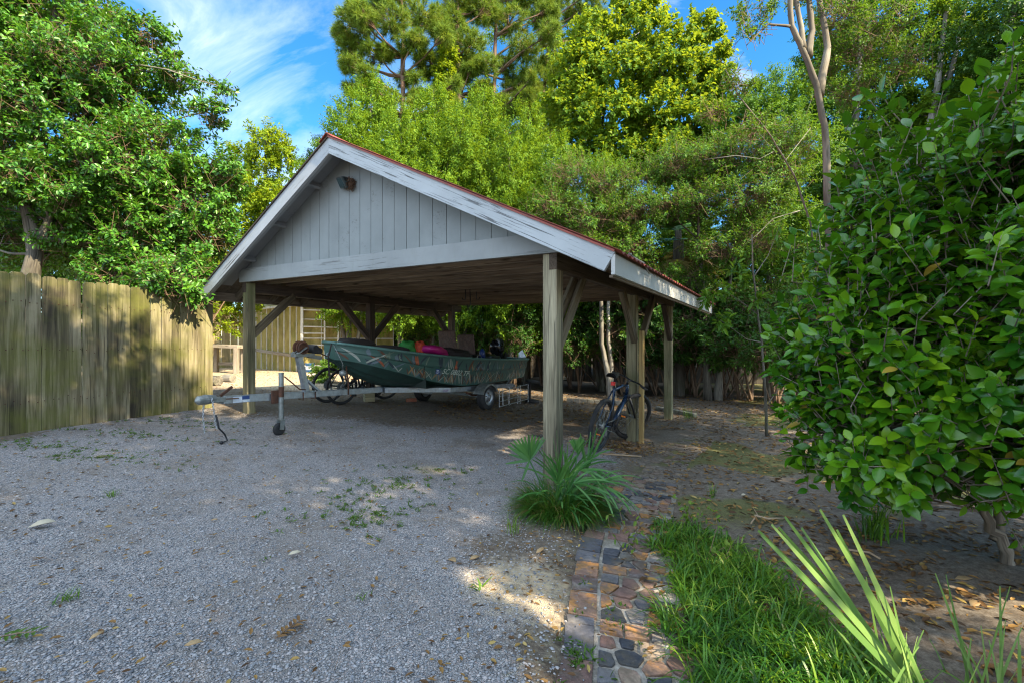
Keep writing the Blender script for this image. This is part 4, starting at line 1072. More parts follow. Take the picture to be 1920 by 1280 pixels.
# edging stones along the back of the gravel
for k, (p, q, n_) in enumerate(((gp(1062, 752), gp(1165, 757), 8), (gp(1232, 768), gp(1305, 782), 5))):
    rg = np.random.default_rng(40+k)
    for i in range(n_):
        c = p.lerp(q, (i+.5)/n_); ln = (q-p).length/n_
        mb = MB(); mb.box(c+Vector((0, 0, .03)), (ln*.92, .12*rg.uniform(.85, 1.1), .11*rg.uniform(.9, 1.15)), math.atan2((q-p).y, (q-p).x)+rg.normal(0, .05))
        tag(mb.build('edging_stone', M['greystone'], bevel=.012), 'grey mossy edging stone in the low row behind the bicycle', 'stone', 'edging stones behind the bicycle') if k == 0 else tag(mb.build('edging_stone', M['greystone'], bevel=.012), 'grey edging stone in the row at the rear right post', 'stone', 'edging stones at the rear right post')
mb = MB(); mb.beam(gp(930, 716)+Vector((0, 0, .06)), gp(1130, 708)+Vector((0, 0, .06)), .14, .13); tag(mb.build('landscape_timber', M['greywood'], bevel=.01), 'long flat landscape timber lying behind the boat stern', 'timber')
mb = MB(); mb.beam(gp(985, 707)+Vector((0, 0, .20)), gp(1030, 704)+Vector((0, 0, .20)), .12, .08); tag(mb.build('timber_offcut', M['post_new'], bevel=.01), 'short yellowish timber offcut behind the boat stern', 'timber')
# ---------------------------------------------------------------- trailer and boat (axis AX points to the coupler)
C0 = np.array([-1.245, 9.69]); AX = np.array([-.455, -.8905]); NX = np.array([.8905, -.455])   # NX: towards the photographer's side
def tw(s, n, h):                           # h above the local ground line
    p = C0+s*AX+n*NX
    return Vector((p[0], p[1], float(gz(p[0]))+h))
def ab(s, n, z): p = C0+s*AX+n*NX; return Vector((p[0], p[1], z-.055*n))
AX3 = Vector((*AX, 0)); NX3 = Vector((*NX, 0)); UP = Vector((0, 0, 1))
def htop(s): return .47+.018*s             # top of the frame over the ground
def trailer():
    e = empty('boat_trailer', tw(0, 0, 0), 'galvanised single axle boat trailer with rusty jack', 'trailer')
    mb = MB(); mb.beam(tw(4.82, 0, htop(4.82)-.045), tw(1.7, 0, htop(1.7)-.045), .075, .090, n=1); mb.build('tongue', M['galv'], e, bevel=.006)
    # side rails bend out from the tongue
    for sg in (1, -1):
        mb = MB()
        P_ = [(2.15, .075), (1.55, .30), (.95, .56), (-.2, .585), (-1.6, .585)]
        for (a, b_) in zip(P_[:-1], P_[1:]):
            mb.beam(tw(a[0]+.015, a[1]*sg, htop(a[0])-.045), tw(b_[0]-.015, b_[1]*sg, htop(b_[0])-.045), .055, .090)
        mb.build('side_rail', M['galv'], e, bevel=.005)
    for s_ in (1.3, .1, -1.55):
        mb = MB(); w = .40 if s_ > 1 else .60; mb.beam(tw(s_, w, htop(s_)-.10), tw(s_, -w, htop(s_)-.10), .05, .05); mb.build('cross_member', M['galv_dark'], e)
    mb = MB(); mb.beam(tw(0, .80, .265), tw(0, -.80, .265), .05, .05); mb.build('axle', M['galv_dark'], e)
    for sg in (1, -1):
        mb = MB(); mb.tube([tw(.42, .60*sg, htop(0)-.11), tw(.2, .60*sg, .29), tw(0, .60*sg, .285), tw(-.2, .60*sg, .29), tw(-.42, .60*sg, htop(0)-.11)], .022, 6); mb.build('leaf_spring', M['rust'], e)
        # wheel
        wc = tw(0, .80*sg, .262); ax = NX3*sg+UP*(-.0)
        w_ = empty('wheel', wc); w_.parent = e; w_.matrix_parent_inverse = e.matrix_basis.inverted()
        def sub(name, mb, m, **k):
            o = mb.build(name, M[m], **k); o.data.transform(w_.matrix_basis.inverted()); o.parent = w_; return o
        prof = [(.165, -.075), (.20, -.082), (.245, -.072), (.261, -.050), (.264, -.018), (.258, -.014), (.264, -.010), (.264, .010), (.258, .014), (.264, .018), (.261, .050), (.245, .072), (.20, .082), (.165, .075)]
        mb = MB(); mb.lathe(wc, ax, prof, 40); sub('tyre', mb, 'rubber', smooth=True)
        mb = MB(); mb.lathe(wc, ax, [(.175, .078), (.168, .062), (.150, .045), (.095, .038), (.075, .052), (.045, .055), (.040, .095), (0, .10)], 30); mb.lathe(wc, ax, [(.175, -.07), (.15, -.06), (0, -.05)], 24)
        sub('rim', mb, 'galv', smooth=True)
        mb = MB()
        for k in range(5):
            a_ = 2*math.pi*k/5; r_ = UP*math.cos(a_)+AX3*math.sin(a_); mb.lathe(wc+r_*.085+ax*.044, ax, [(.012, 0), (.012, .018), (0, .018)], 6)
        sub('lug_nut', mb, 'rust')
        # fender
        mb = MB(); cf = tw(0, .80*sg, .265); R1 = .335
        arc = [(R(a_)) for a_ in np.linspace(18, 162, 17)]
        V = []; 
        for a_ in arc:
            for n_ in (-.11, .11): V.append(cf+AX3*math.cos(a_)*R1+UP*math.sin(a_)*R1*.82+NX3*n_)
        F = [(2*i, 2*i+1, 2*i+3, 2*i+2) for i in range(16)]; mb.add(V, F)
        V = []
        for a_ in arc:
            for q in (0, .045): V.append(cf+AX3*math.cos(a_)*(R1-q)+UP*math.sin(a_)*(R1-q)*.82+NX3*.11*sg)
        mb.add(V, F); o = mb.build('fender', M['galv_dark'], e, smooth=False)
        sd = o.modifiers.new('t', 'SOLIDIFY'); sd.thickness = .006
        mb = MB(); mb.beam(tw(.0, .60*sg, htop(0)-.02), tw(0, .78*sg, .52), .05, .02); mb.build('fender_bracket', M['galv_dark'], e)
    # coupler
    mb = MB(); cp = tw(5.06, 0, htop(5)-.045)
    mb.beam(tw(4.98, 0, htop(5)-.035), tw(4.80, 0, htop(4.8)-.04), .085, .060); mb.tube([tw(4.90, 0, htop(5)-.03), tw(5.0, 0, htop(5)-.03), tw(5.09, 0, htop(5)-.035), tw(5.12, 0, htop(5)-.045)], [.045, .058, .050, .012], 14)
    mb.build('coupler', M['galv_dark'], e, smooth=False, bevel=.004)
    mb = MB(); mb.beam(tw(4.84, 0, htop(5)+.0), tw(4.70, 0, htop(5)+.10), .02, .03); mb.beam(tw(4.80, .045, htop(5)-.035), tw(4.66, .045, htop(5)-.035), .01, .05, up=NX3); mb.build('coupler_latch', M['rust'], e)
    # safety chains hanging from the tongue
    for k, (s_, n_, pts) in enumerate(((4.78, .06, [(4.97, .06, .04), (4.96, .075, -.08), (4.94, .07, -.22), (4.92, .07, -.34)]), (4.84, -.055, [(4.99, -.055, .03), (5.0, -.06, -.15), (4.99, -.06, -.30), (4.98, -.06, -.40)]))):
        mb = MB(); P_ = [tw(a, b_, htop(a)-.05+c) for a, b_, c in pts]
        fine = []
        for a, b_ in zip(P_[:-1], P_[1:]):
            m_ = int((b_-a).length/.022)
            fine += [a.lerp(b_, i/m_) for i in range(m_)]
        for i in range(len(fine)-1):
            d = (fine[i+1]-fine[i]).normalized(); s1 = d.cross(NX3 if i % 2 else AX3).normalized(); c = (fine[i]+fine[i+1])/2
            loop = [c+d*.018*math.cos(t)+s1*.009*math.sin(t) for t in np.linspace(0, 2*math.pi, 9)]
            mb.tube(loop, .0035, 4, cap=False)
        mb.build('safety_chain', M['galv'], e)
    mb = MB(); mb.tube([tw(4.93, .07, htop(4.7)-.20), tw(4.90, .075, htop(4.7)-.36), tw(4.83, .07, htop(4.7)-.44), tw(4.80, .07, htop(4.7)-.52), tw(4.87, .08, .03)], .010, 6); mb.ball(tw(4.875, .08, .025), .022); mb.build('light_cable', M['black'], e, smooth=True)
    # stickers on the tongue
    def plate(name, s0, s1, h0, h1, m, out=.040):
        mb = MB(); V = [tw(s0, out, h0), tw(s1, out, h1-(h1-h0)), tw(s1, out, h1), tw(s0, out, h1)]
        mb.prism(V, NX3*.0015); return mb.build(name, M[m], e)
    hh = htop(4.6)
    plate('white_label', 4.715, 4.605, hh-.083, hh-.012, 'stickerwhite'); plate('blue_label', 4.602, 4.51, hh-.050, hh-.008, 'stickerblue'); plate('white_label', 4.602, 4.51, hh-.082, hh-.053, 'stickerwhite')
    # jack
    mb = MB(); s_ = 4.12; mb.tube([tw(s_, .10, .80), tw(s_, .10, .20)], .032, 14); mb.tube([tw(s_, .10, .82), tw(s_, .10, .80)], .034, 14); mb.build('jack_tube', M['galv_dark'], e, smooth=False)
    mb = MB(); mb.tube([tw(s_, .10, .50), tw(s_, .10, .64)], .0335, 14); mb.box(tw(s_+.03, .062, htop(s_)-.04), (.16, .03, .17), math.atan2(AX[1], AX[0])); mb.build('jack_bracket', M['rust'], e, bevel=.005)
    mb = MB(); mb.tube([tw(s_-.03, .12, .77), tw(s_-.10, .16, .70), tw(s_-.20, .2, .60), tw(s_-.29, .2, .59)], .009, 7); mb.build('jack_crank', M['rust'], e, smooth=True)
    wc = tw(s_+.03, .10, .085); mb = MB(); mb.beam(tw(s_, .14, .21), tw(s_+.02, .14, .08), .06, .006, up=NX3); mb.beam(tw(s_, .06, .21), tw(s_+.02, .06, .08), .06, .006, up=NX3); mb.beam(tw(s_-.03, .10, .205), tw(s_+.03, .10, .205), .09, .008); mb.build('jack_yoke', M['galv_dark'], e)
    mb = MB(); mb.lathe(wc, NX3, [(0, -.024), (.05, -.026), (.075, -.024), (.083, -.012), (.083, .012), (.075, .024), (.05, .026), (0, .024)], 24); mb.build('jack_wheel', M['rubber'], e, smooth=True)
    # winch post and winch
    sp_ = 3.66
    mb = MB(); mb.beam(tw(sp_, 0, htop(3)), tw(sp_+.12, 0, htop(3)+.50), .075, .075, up=AX3); mb.beam(tw(sp_-.22, 0, htop(3)), tw(sp_+.03, 0, htop(3)+.20), .05, .03, up=AX3); mb.box(tw(sp_-.03, 0, htop(3)+.006), (.22, .14, .012), math.atan2(AX[1], AX[0])); mb.build('winch_post', M['galv'], e, bevel=.004)
    for ds in (.08, -.12):
        mb = MB(); q = [tw(sp_+ds, .045, htop(3)+.01), tw(sp_+ds, .045, htop(3)-.10), tw(sp_+ds, -.045, htop(3)-.10), tw(sp_+ds, -.045, htop(3)+.01)]; mb.tube(q, .007, 6); mb.build('u_bolt', M['rust'], e)
    wz = htop(3)+.52
    mb = MB(); mb.box(tw(sp_+.05, 0, wz), (.32, .10, .045), math.atan2(AX[1], AX[0])); mb.beam(tw(sp_+.18, .05, wz+.02), tw(sp_+.04, .05, wz+.11), .012, .07, up=NX3); mb.beam(tw(sp_+.18, -.05, wz+.02), tw(sp_+.04, -.05, wz+.11), .012, .07, up=NX3); mb.build('winch_frame', M['galv_dark'], e, bevel=.004)
    mb = MB(); mb.lathe(tw(sp_+.09, -.045, wz+.10), NX3, [(0, 0), (.095, 0), (.095, .012), (.055, .014), (.055, .076), (.095, .078), (.095, .09), (0, .09)], 22); mb.torus(tw(sp_+.09, .065, wz+.10), NX3, .075, .010, 22, 6); mb.build('winch_drum', M['rust'], e)
    mb = MB(); mb.tube([tw(sp_-.09, .10, wz+.09), tw(sp_-.09, -.10, wz+.09)], .06, 14); mb.tube([tw(sp_-.16, .10, wz+.065), tw(sp_-.16, -.06, wz+.065)], .045, 14); mb.build('bow_stop', M['rubber'], e, bevel=.01)
    mb = MB(); mb.beam(tw(sp_-.03, 0, wz-.01), tw(sp_-.25, 0, wz-.04), .05, .05); mb.build('bow_arm', M['galv_dark'], e)
    # guide bracket half way, bunks under the hull
    mb = MB(); mb.beam(tw(1.72, .10, htop(1.7)+.20), tw(1.60, .16, htop(1.7)-.10), .012, .045, up=NX3); mb.beam(tw(1.62, .16, htop(1.7)-.05), tw(1.62, -.16, htop(1.7)-.05), .06, .02); mb.build('keel_bracket', M['galv_dark'], e)
    for sg in (1, -1):
        mb = MB(); mb.beam(ab(.9, .34*sg, .535), ab(-1.75, .34*sg, .525), .09, .06); mb.build('bunk', M['beam'], e)
    # lettering on the near rail
    e2 = text_on('EODNS ANNOVERN', .060, tw(1.16, .565, htop(1)-.075), -AX3, NX3, M['purple'], e, 'lettering', width=.62, shear=.2)
    # rear cross light bar
    mb = MB(); mb.beam(tw(-1.62, .66, htop(-1.6)-.05), tw(-1.62, -.66, htop(-1.6)-.05), .05, .05); mb.build('rear_bar', M['galv_dark'], e)
    return e
def text_on(txt, size, loc, xdir, ndir, m, parent, name, width=None, shear=0.0, zs=None):
    cu = bpy.data.curves.new(name, 'FONT'); cu.body = txt; cu.size = size; cu.extrude = .0008; cu.shear = shear; cu.resolution_u = 3
    o = bpy.data.objects.new(name, cu); COL.objects.link(o)
    x = Vector(xdir).normalized(); n_ = Vector(ndir); n_ = (n_-x*n_.dot(x)).normalized(); y = n_.cross(x)
    bpy.context.view_layer.update()
    k = width/o.dimensions.x if width else 1
    me = o.to_mesh(); V = np.array([v.co[:] for v in me.vertices]); F = [tuple(p.vertices) for p in me.polygons]; o.to_mesh_clear(); bpy.data.objects.remove(o)
    mb = MB(); mb.add([Vector(loc)+x*float(v[0]*k)+y*float(v[1])+n_*float(v[2]) for v in V], F)
    return mb.build(name, m, parent)
trailer()

# hull stations: s, gunwale half width, gunwale z, mid knuckle, chine half width, chine z, keel z
ST = np.array([
    (-2.20, .72, 1.035, .60, .585, .555),
    (-1.40, .76, 1.055, .62, .575, .545),
    (-.40, .78, 1.090, .63, .575, .535),
    (.60, .78, 1.145, .62, .600, .530),
    (1.20, .76, 1.190, .61, .690, .545),
    (1.80, .72, 1.240, .58, .810, .600),
    (2.30, .65, 1.290, .52, .945, .700),
    (2.75, .54, 1.340, .43, 1.060, .855),
    (3.02, .34, 1.375, .27, 1.130, 1.02),
    (3.25, .13, 1.400, .10, 1.16, 1.17)])
def stn(s):
    return [np.interp(s, ST[:, 0], ST[:, k]) for k in range(1, 6)]
def side_pt(s, v, out=0.0, sg=1):          # v 0 at the chine, 1 at the gunwale
    wg, zg, wc, zc, zk = stn(s)
    n_ = wc+(wg-wc)*v; z = zc+(zg-zc)*v
    # pressed rib along the side
    rib = .016*math.exp(-((v-.60)/.05)**2)-.006*math.exp(-((v-.50)/.05)**2)
    nrm = Vector((0, zg-zc, -(wg-wc))).normalized()
    n_ += (rib+out)*nrm.y; z += (rib+out)*nrm.z
    return ab(s, n_*sg, z)
def boat():
    e = empty('jon_boat', ab(0, 0, .53), 'green camouflage painted aluminium jon boat on the trailer', 'boat')
    ss = np.linspace(-2.20, 3.25, 56); vs = np.concatenate([np.linspace(0, 1, 15)])
    # sides and bottom
    mb = MB()
    for sg in (1, -1):
        V = [side_pt(s, v, 0, sg) for s in ss for v in vs]; m_ = len(vs)
        F = [(i*m_+j, (i+1)*m_+j, (i+1)*m_+j+1, i*m_+j+1) for i in range(len(ss)-1) for j in range(m_-1)]
        if sg > 0: F = [tuple(reversed(f)) for f in F]
        mb.add(V, F)
    # transom and bow plate
    for s_ in (-2.20, 3.25):
        wg, zg, wc, zc, zk = stn(s_); mb.add([ab(s_, -wg, zg), ab(s_, wg, zg), ab(s_, wc, zc), ab(s_, 0, zk), ab(s_, -wc, zc)], [(0, 1, 2, 3, 4)])
    o = mb.build('hull_side', M['hull'], e, smooth=True)
    o.modifiers.new('es', 'EDGE_SPLIT').split_angle = R(35)
    mb = MB()
    nb = 15
    V = []
    for s in ss:
        wg, zg, wc, zc, zk = stn(s)
        for j in range(nb):
            f = -1+2*j/(nb-1); a_ = abs(f); z = zk+(zc-zk)*a_**1.3
            z += -.012*(j in (3, 5, 9, 11)); V.append(ab(s, wc*f, z))
    F = [(i*nb+j, (i+1)*nb+j, (i+1)*nb+j+1, i*nb+j+1) for i in range(len(ss)-1) for j in range(nb-1)]
    mb.add(V, F); mb.build('hull_bottom', M['hull_bottom'], e)
    # plain dark band on the bow below the painted line
    # inside floor and deck
    mb = MB(); V = []; sd = np.linspace(-2.15, 3.15, 30)
    for s in sd:
        wg, zg, wc, zc, zk = stn(s); zf = max(.64, zk+.05) if s < 1.75 else zg-.05
        w = wc if s < 1.75 else wg-.03
        V += [ab(s, -w, zf), ab(s, w, zf)]
    mb.add(V, [(2*i, 2*i+1, 2*i+3, 2*i+2) for i in range(len(sd)-1)]); mb.build('deck', M['hull_in'], e)
    mb = MB()
    for sg in (1, -1):
        V = [side_pt(s, v, -.012, sg) for s in ss[1:-1] for v in (0.1, .55, .98)]
        mb.add(V, [(3*i+j, 3*i+j+1, 3*i+4+j, 3*i+3+j) for i in range(len(ss)-3) for j in range(2)])
    mb.build('inner_lining', M['hull_in'], e)
    # gunwale
    mb = MB()
    for sg in (1, -1): mb.tube([side_pt(s, 1.0, .012, sg)+UP*.004 for s in ss[::3]]+[side_pt(3.25, 1.0, .012, sg)+UP*.004], .022, 8)
    mb.tube([ab(3.25, .14, 1.404), ab(3.265, 0, 1.404), ab(3.25, -.14, 1.404)], .022, 8); mb.tube([ab(-2.20, .73, 1.037), ab(-2.20, -.73, 1.037)], .022, 8)
    mb.build('gunwale', M['gunwale'], e, smooth=True)
    # camouflage: hand painted reed blades on the near side
    rg = np.random.default_rng(12)
    names = ['pale', 'tan', 'brown', 'navy', 'sage', 'rusty', 'slate']
    camo = MB()
    def reed(s0, v0, ln, lean, wd, c, out, curl=0.0):
        n_ = 7; V = []
        for i in range(n_+1):
            f = i/n_; w = wd*(math.sin(math.pi*(f*.86+.10)))**.8*(1 if f < .97 else .15)
            s = s0+lean*ln*(f+curl*f*f)*2.0; v = v0+ln*f*(1-.25*curl*f)*2.0
            V += [side_pt(np.clip(s-w/2, -2.18, 3.25), min(v, .94), out), side_pt(np.clip(s+w/2, -2.18, 3.25), min(v, .94), out)]
        camo.mi = names.index(c); camo.add(V, [(2*i, 2*i+1, 2*i+3, 2*i+2) for i in range(n_)])
    for k in range(120):
        s0 = rg.uniform(-2.12, 2.95)
        lay = 0 if rg.random() < .6 else 1
        v0 = (.02 if lay == 0 else .50)+rg.uniform(0, .10); 
        c = str(rg.choice(['pale', 'tan', 'brown', 'navy', 'sage', 'slate', 'navy', 'sage', 'brown'])) if s0 < 1.2 else str(rg.choice(['slate', 'sage', 'navy', 'slate', 'brown', 'sage', 'navy']))
        reed(s0, v0, rg.uniform(.12, .25), rg.choice([-1, 1])*rg.uniform(.1, .42), rg.uniform(.022, .045)*(1.5 if c in ('navy', 'brown', 'slate') else 1), c, .0032+.0005*(names.index(c)), rg.uniform(-.4, .5))
    # the two crossed pale reeds and rusty arcs at the bow, the orange stems behind them
    reed(2.88, .10, .40, -.22, .050, 'pale', .0075, .5); reed(2.96, .10, .40, .22, .055, 'pale', .0075, .4)
    reed(2.62, .12, .26, .30, .07, 'rusty', .0070, .6); reed(2.45, .10, .24, -.30, .05, 'slate', .0070, .5); reed(3.1, .12, .25, .25, .05, 'brown', .007, .3)
    for s_ in (2.02, 1.98, 1.02, .94): reed(s_, .52, .20, .15*random.choice([-1, 1]), .045, 'rusty', .0080, .1)
    for k in range(30):                    # tufts of pale reeds along the lower side
        s_ = 2.3-4.4*k/29+rg.uniform(-.06, .06); hgt = .5 if s_ < 1.3 else .42
        for lean in (-.50, -.18, .22, .55):
            if rg.random() < .78: reed(s_, .04+.03*rg.random(), rg.uniform(.13, .27)*hgt*2, lean*rg.uniform(.5, 1.1), rg.uniform(.022, .036), str(rg.choice(['pale', 'pale', 'tan', 'sage', 'brown'])), .0076, rg.uniform(0, .4))
    for k in range(0):
        s_ = 1.0-.27*k; reed(s_, .04, .30, -.42, .030, 'pale' if k % 2 else 'tan', .0078, .1); reed(s_+.03, .04, .24, .30, .026, 'pale', .0078, .1)
    camo.build('camouflage_pattern', [M['camo_'+k] for k in names], e)
    # registration
    a = side_pt(1.42, .44, .011); b_ = side_pt(.40, .43, .011)
    upv = side_pt(1.0, .8, 0)-side_pt(1.0, .3, 0); xd = (b_-a).normalized(); nn = xd.cross(upv).normalized()
    if nn.dot(NX3) < 0: nn = -nn
    text_on('SC 0802 TF', .145, side_pt(1.37, .36, .024), xd, nn, M['letter'], e, 'registration_number', width=.86, shear=.28)
    mb = MB(); V = [side_pt(1.52, .31, .013), side_pt(1.40, .31, .013), side_pt(1.40, .50, .013), side_pt(1.52, .50, .013)]; mb.prism(V, nn*.001); mb.build('registration_sticker', M['stickerblue'], e)
    mb = MB()
    for k, (a0, a1) in enumerate(((1.51, 1.45), (1.505, 1.43), (1.51, 1.45))):
        mb.prism([side_pt(a0, .345+.05*k, .0145), side_pt(a1, .345+.05*k, .0145), side_pt(a1-.01, .37+.05*k, .0145), side_pt(a0-.01, .37+.05*k, .0145)], nn*.001)
    mb.build('sticker_print', M['stickerwhite'], e)
    # seats: folded back rests on pedestals
    for s_, hgt, n_ in ((-.02, .64, -.28), (-.78, .56, -.28)):
        st = empty('seat', ab(s_, n_, 1.0)); st.parent = e; st.matrix_parent_inverse = e.matrix_basis.inverted()
        def sub(name, mb, m, **k):
            o = mb.build(name, M[m], **k); o.data.transform(st.matrix_basis.inverted()); o.parent = st; return o
        rot = Matrix.Rotation(math.atan2(AX[1], AX[0]), 3, 'Z') @ Matrix.Rotation(R(8), 3, 'Y')
        mb = MB(); mb.box(ab(s_-.16, n_, 1.06+hgt*.5), (.07, .44, hgt*.85), rot=rot); sub('backrest', mb, 'camoseat', bevel=.03)
        mb = MB(); mb.box(ab(s_+.05, n_, 1.03), (.40, .42, .08), rot=rot); sub('seat_cushion', mb, 'camoseat', bevel=.03)
        mb = MB(); mb.tube([ab(s_, n_, .64), ab(s_, n_, 1.0)], .035, 10); sub('pedestal', mb, 'galv_dark')
    # outboard motor, tilted
    mo = empty('outboard_motor', ab(-2.15, 0, 1.05)); mo.parent = e; mo.matrix_parent_inverse = e.matrix_basis.inverted()
    def sub(name, mb, m, **k):
        o = mb.build(name, M[m], **k); o.data.transform(mo.matrix_basis.inverted()); o.parent = mo; return o
    d = (AX3*.50+UP*.87).normalized(); f_ = (AX3*.87-UP*.50).normalized(); c = ab(-2.0, 0, 1.17)
    mb = MB(); prof = [(.0, .02), (.10, .0), (.15, .03), (.165, .12), (.16, .24), (.125, .33), (.05, .365), (0, .37)]
    V = []; nn_ = 20
    for r_, o_ in prof:
        for k in range(nn_):
            t = 2*math.pi*k/nn_; V.append(c+d*o_+f_*(r_*1.35*math.copysign(abs(math.cos(t))**.7, math.cos(t)))+NX3*(r_*math.copysign(abs(math.sin(t))**.7, math.sin(t))))
    mb.add(V, [(j*nn_+k, j*nn_+(k+1) % nn_, (j+1)*nn_+(k+1) % nn_, (j+1)*nn_+k) for j in range(len(prof)-1) for k in range(nn_)]); sub('cowl', mb, 'cowl', smooth=True)
    mb = MB(); mb.beam(c, c-d*.75, .12, .16, up=NX3); mb.beam(c-d*.75, c-d*.80-f_*.0, .30, .02, up=NX3); mb.tube([c-d*.95+f_*.12, c-d*.95-f_*.16], [.03, .05], 10); sub('drive_leg', mb, 'black', bevel=.01)
    mb = MB(); mb.beam(ab(-2.24, .12, 1.02), ab(-2.08, .12, 1.12), .03, .16); mb.beam(ab(-2.24, -.12, 1.02), ab(-2.08, -.12, 1.12), .03, .16); sub('clamp_bracket', mb, 'black')
    mb = MB(); mb.tube([c+f_*.1+d*.06, c+f_*.35+d*.05, c+f_*.5-d*.02], [.02, .018, .022], 8); sub('tiller', mb, 'black')
    # grab handle on the gunwale, bow eye
    mb = MB(); q = [side_pt(.35, 1, .02)+UP*.01, side_pt(.33, 1, .02)+UP*.07, side_pt(.22, 1, .02)+UP*.08, side_pt(.17, 1, .02)+UP*.01]; mb.tube(q, .010, 7); mb.build('grab_handle', M['galv_dark'], e, smooth=True)
    mb = MB(); mb.torus(ab(3.27, 0, 1.22), NX3, .035, .009, 14, 6); mb.build('bow_eye', M['galv'], e)
    return e
boat()
# straps from the bow
mb = MB(); P_ = [ab(3.30, .10, 1.40), ab(3.36, .10, 1.2), ab(3.36, .12, .95), ab(3.33, .12, .78)]; mb.tube(P_, .011, 6); tag(mb.build('bow_rope', M['canvas'], smooth=True), 'dark rope hanging straight down from the bow', 'rope')
mb = MB(); P_ = [ab(3.22, .06, 1.22), ab(3.02, .10, 1.12), ab(3.02, .10, .98), ab(2.98, .10, .80), ab(3.0, .12, .62)]; mb.tube(P_, .013, 6); tag(mb.build('bow_strap', M['rust'], smooth=True), 'brown frayed strap hanging below the bow eye', 'strap')
p_ = ab(3.20, .22, .97); mb = MB(); mb.ball(p_, .055, 14, 9, (1, 1, .85)); mb.tube([p_+UP*.04, p_+UP*.13, ab(3.3, .14, 1.38)], .005, 5); tag(mb.build('trailer_hitch_ball', M['galv_dark'], smooth=True), 'small grey float hanging from the bow rope', 'float')
mb = MB(); mb.tube([tw(3.57, 0, htop(3)+.60), ab(3.29, 0, 1.20)], .010, 5); tag(mb.build('winch_strap', M['rust']), 'taut rusty winch strap between winch and bow eye', 'strap')
# --- things lying in the boat
def blob(name, s, n_, z, sz, m, lab, cat, seed, rough=.10, rz=0.0, axis=None, tilt=0.0):
    rg = np.random.default_rng(seed); nu, nv = 28, 16; V = []; ph = rg.uniform(0, 6, 8)
    rot = Matrix.Rotation(math.atan2(AX[1], AX[0])+rz, 3, 'Z') @ Matrix.Rotation(tilt, 3, 'Y'); c = ab(s, n_, z)
    for j in range(nv+1):
        t = math.pi*j/nv
        for k in range(nu):
            f = 2*math.pi*k/nu
            d = Vector((math.sin(t)*math.cos(f), math.sin(t)*math.sin(f), math.cos(t)))
            d = Vector((math.copysign(abs(d.x)**.75, d.x), math.copysign(abs(d.y)**.75, d.y), math.copysign(abs(d.z)**.75, d.z)))
            r_ = 1+rough*(math.sin(3*f+ph[0])*math.sin(4*t+ph[1])+.7*math.sin(7*f+ph[2])*math.sin(6*t+ph[3])+.4*math.sin(13*f+ph[4]+3*t))
            V.append(c+rot @ Vector((d.x*sz[0]*r_, d.y*sz[1]*r_, d.z*sz[2]*r_)))
    mb = MB(); mb.add(V, [(j*nu+k, (j+1)*nu+k, (j+1)*nu+(k+1) % nu, j*nu+(k+1) % nu) for j in range(nv) for k in range(nu)])
    return tag(mb.build(name, M[m], smooth=True), lab, cat)
blob('rolled_cover', 2.78, .05, 1.38, (.34, .17, .085), 'canvas', 'dark rolled boat cover lying on the bow', 'cover', 1, .07, 0, None, R(-4))
blob('rolled_cover', 2.15, .16, 1.30, (.42, .20, .065), 'canvas', 'flat dark folded cover behind the rolled cover on the bow', 'cover', 2, .06, 0, None, R(-4))
blob('swim_float', .95, .20, 1.24, (.42, .22, .10), 'pink', 'magenta swim float lying in the boat', 'float', 3, .04, .3, None, R(-10))
blob('life_vest', 1.42, -.05, 1.30, (.15, .16, .13), 'green', 'bright green life vest in the boat beside the swim float', 'life vest', 4, .12)
blob('life_vest', 1.30, .14, 1.30, (.09, .10, .13), 'redfab', 'orange red life vest with white patch in the boat', 'life vest', 5, .14)
blob('tarpaulin', .25, .05, 1.12, (.48, .40, .16), 'canvas', 'crumpled dark tarpaulin heaped in front of the boat seats', 'tarpaulin', 6, .13, 0, None, R(-5))
blob('gear_bag', -1.05, .15, 1.02, (.38, .30, .13), 'black', 'black gear bag low in the stern half of the boat', 'bag', 7, .10)
p_ = ab(-.62, .34, 1.02); mb = MB(); mb.lathe(p_, (0, 0, 1), [(0, 0), (.065, 0), (.068, .19), (.05, .235), (.03, .25), (.03, .27), (0, .27)], 18); tag(mb.build('water_jug', M['bottleblue'], smooth=True), 'deep blue jug standing by the boat seats', 'jug')
p_ = ab(-2.08, .60, 1.06); mb = MB(); V = [p_+AX3*.17+NX3*.0, p_-AX3*.16, p_-AX3*.17+UP*.02+NX3*.05, p_+AX3*.16+UP*.02+NX3*.05, p_+AX3*.10+UP*.13-NX3*.03, p_-AX3*.10+UP*.20-NX3*.03]
mb.add(V, [(0, 1, 2, 3), (0, 4, 5, 1), (3, 2, 5, 4), (0, 3, 4), (1, 5, 2)]); tag(mb.build('white_scoop', M['stickerwhite']), 'pale blue plastic sheet folded on the stern corner', 'sheet')

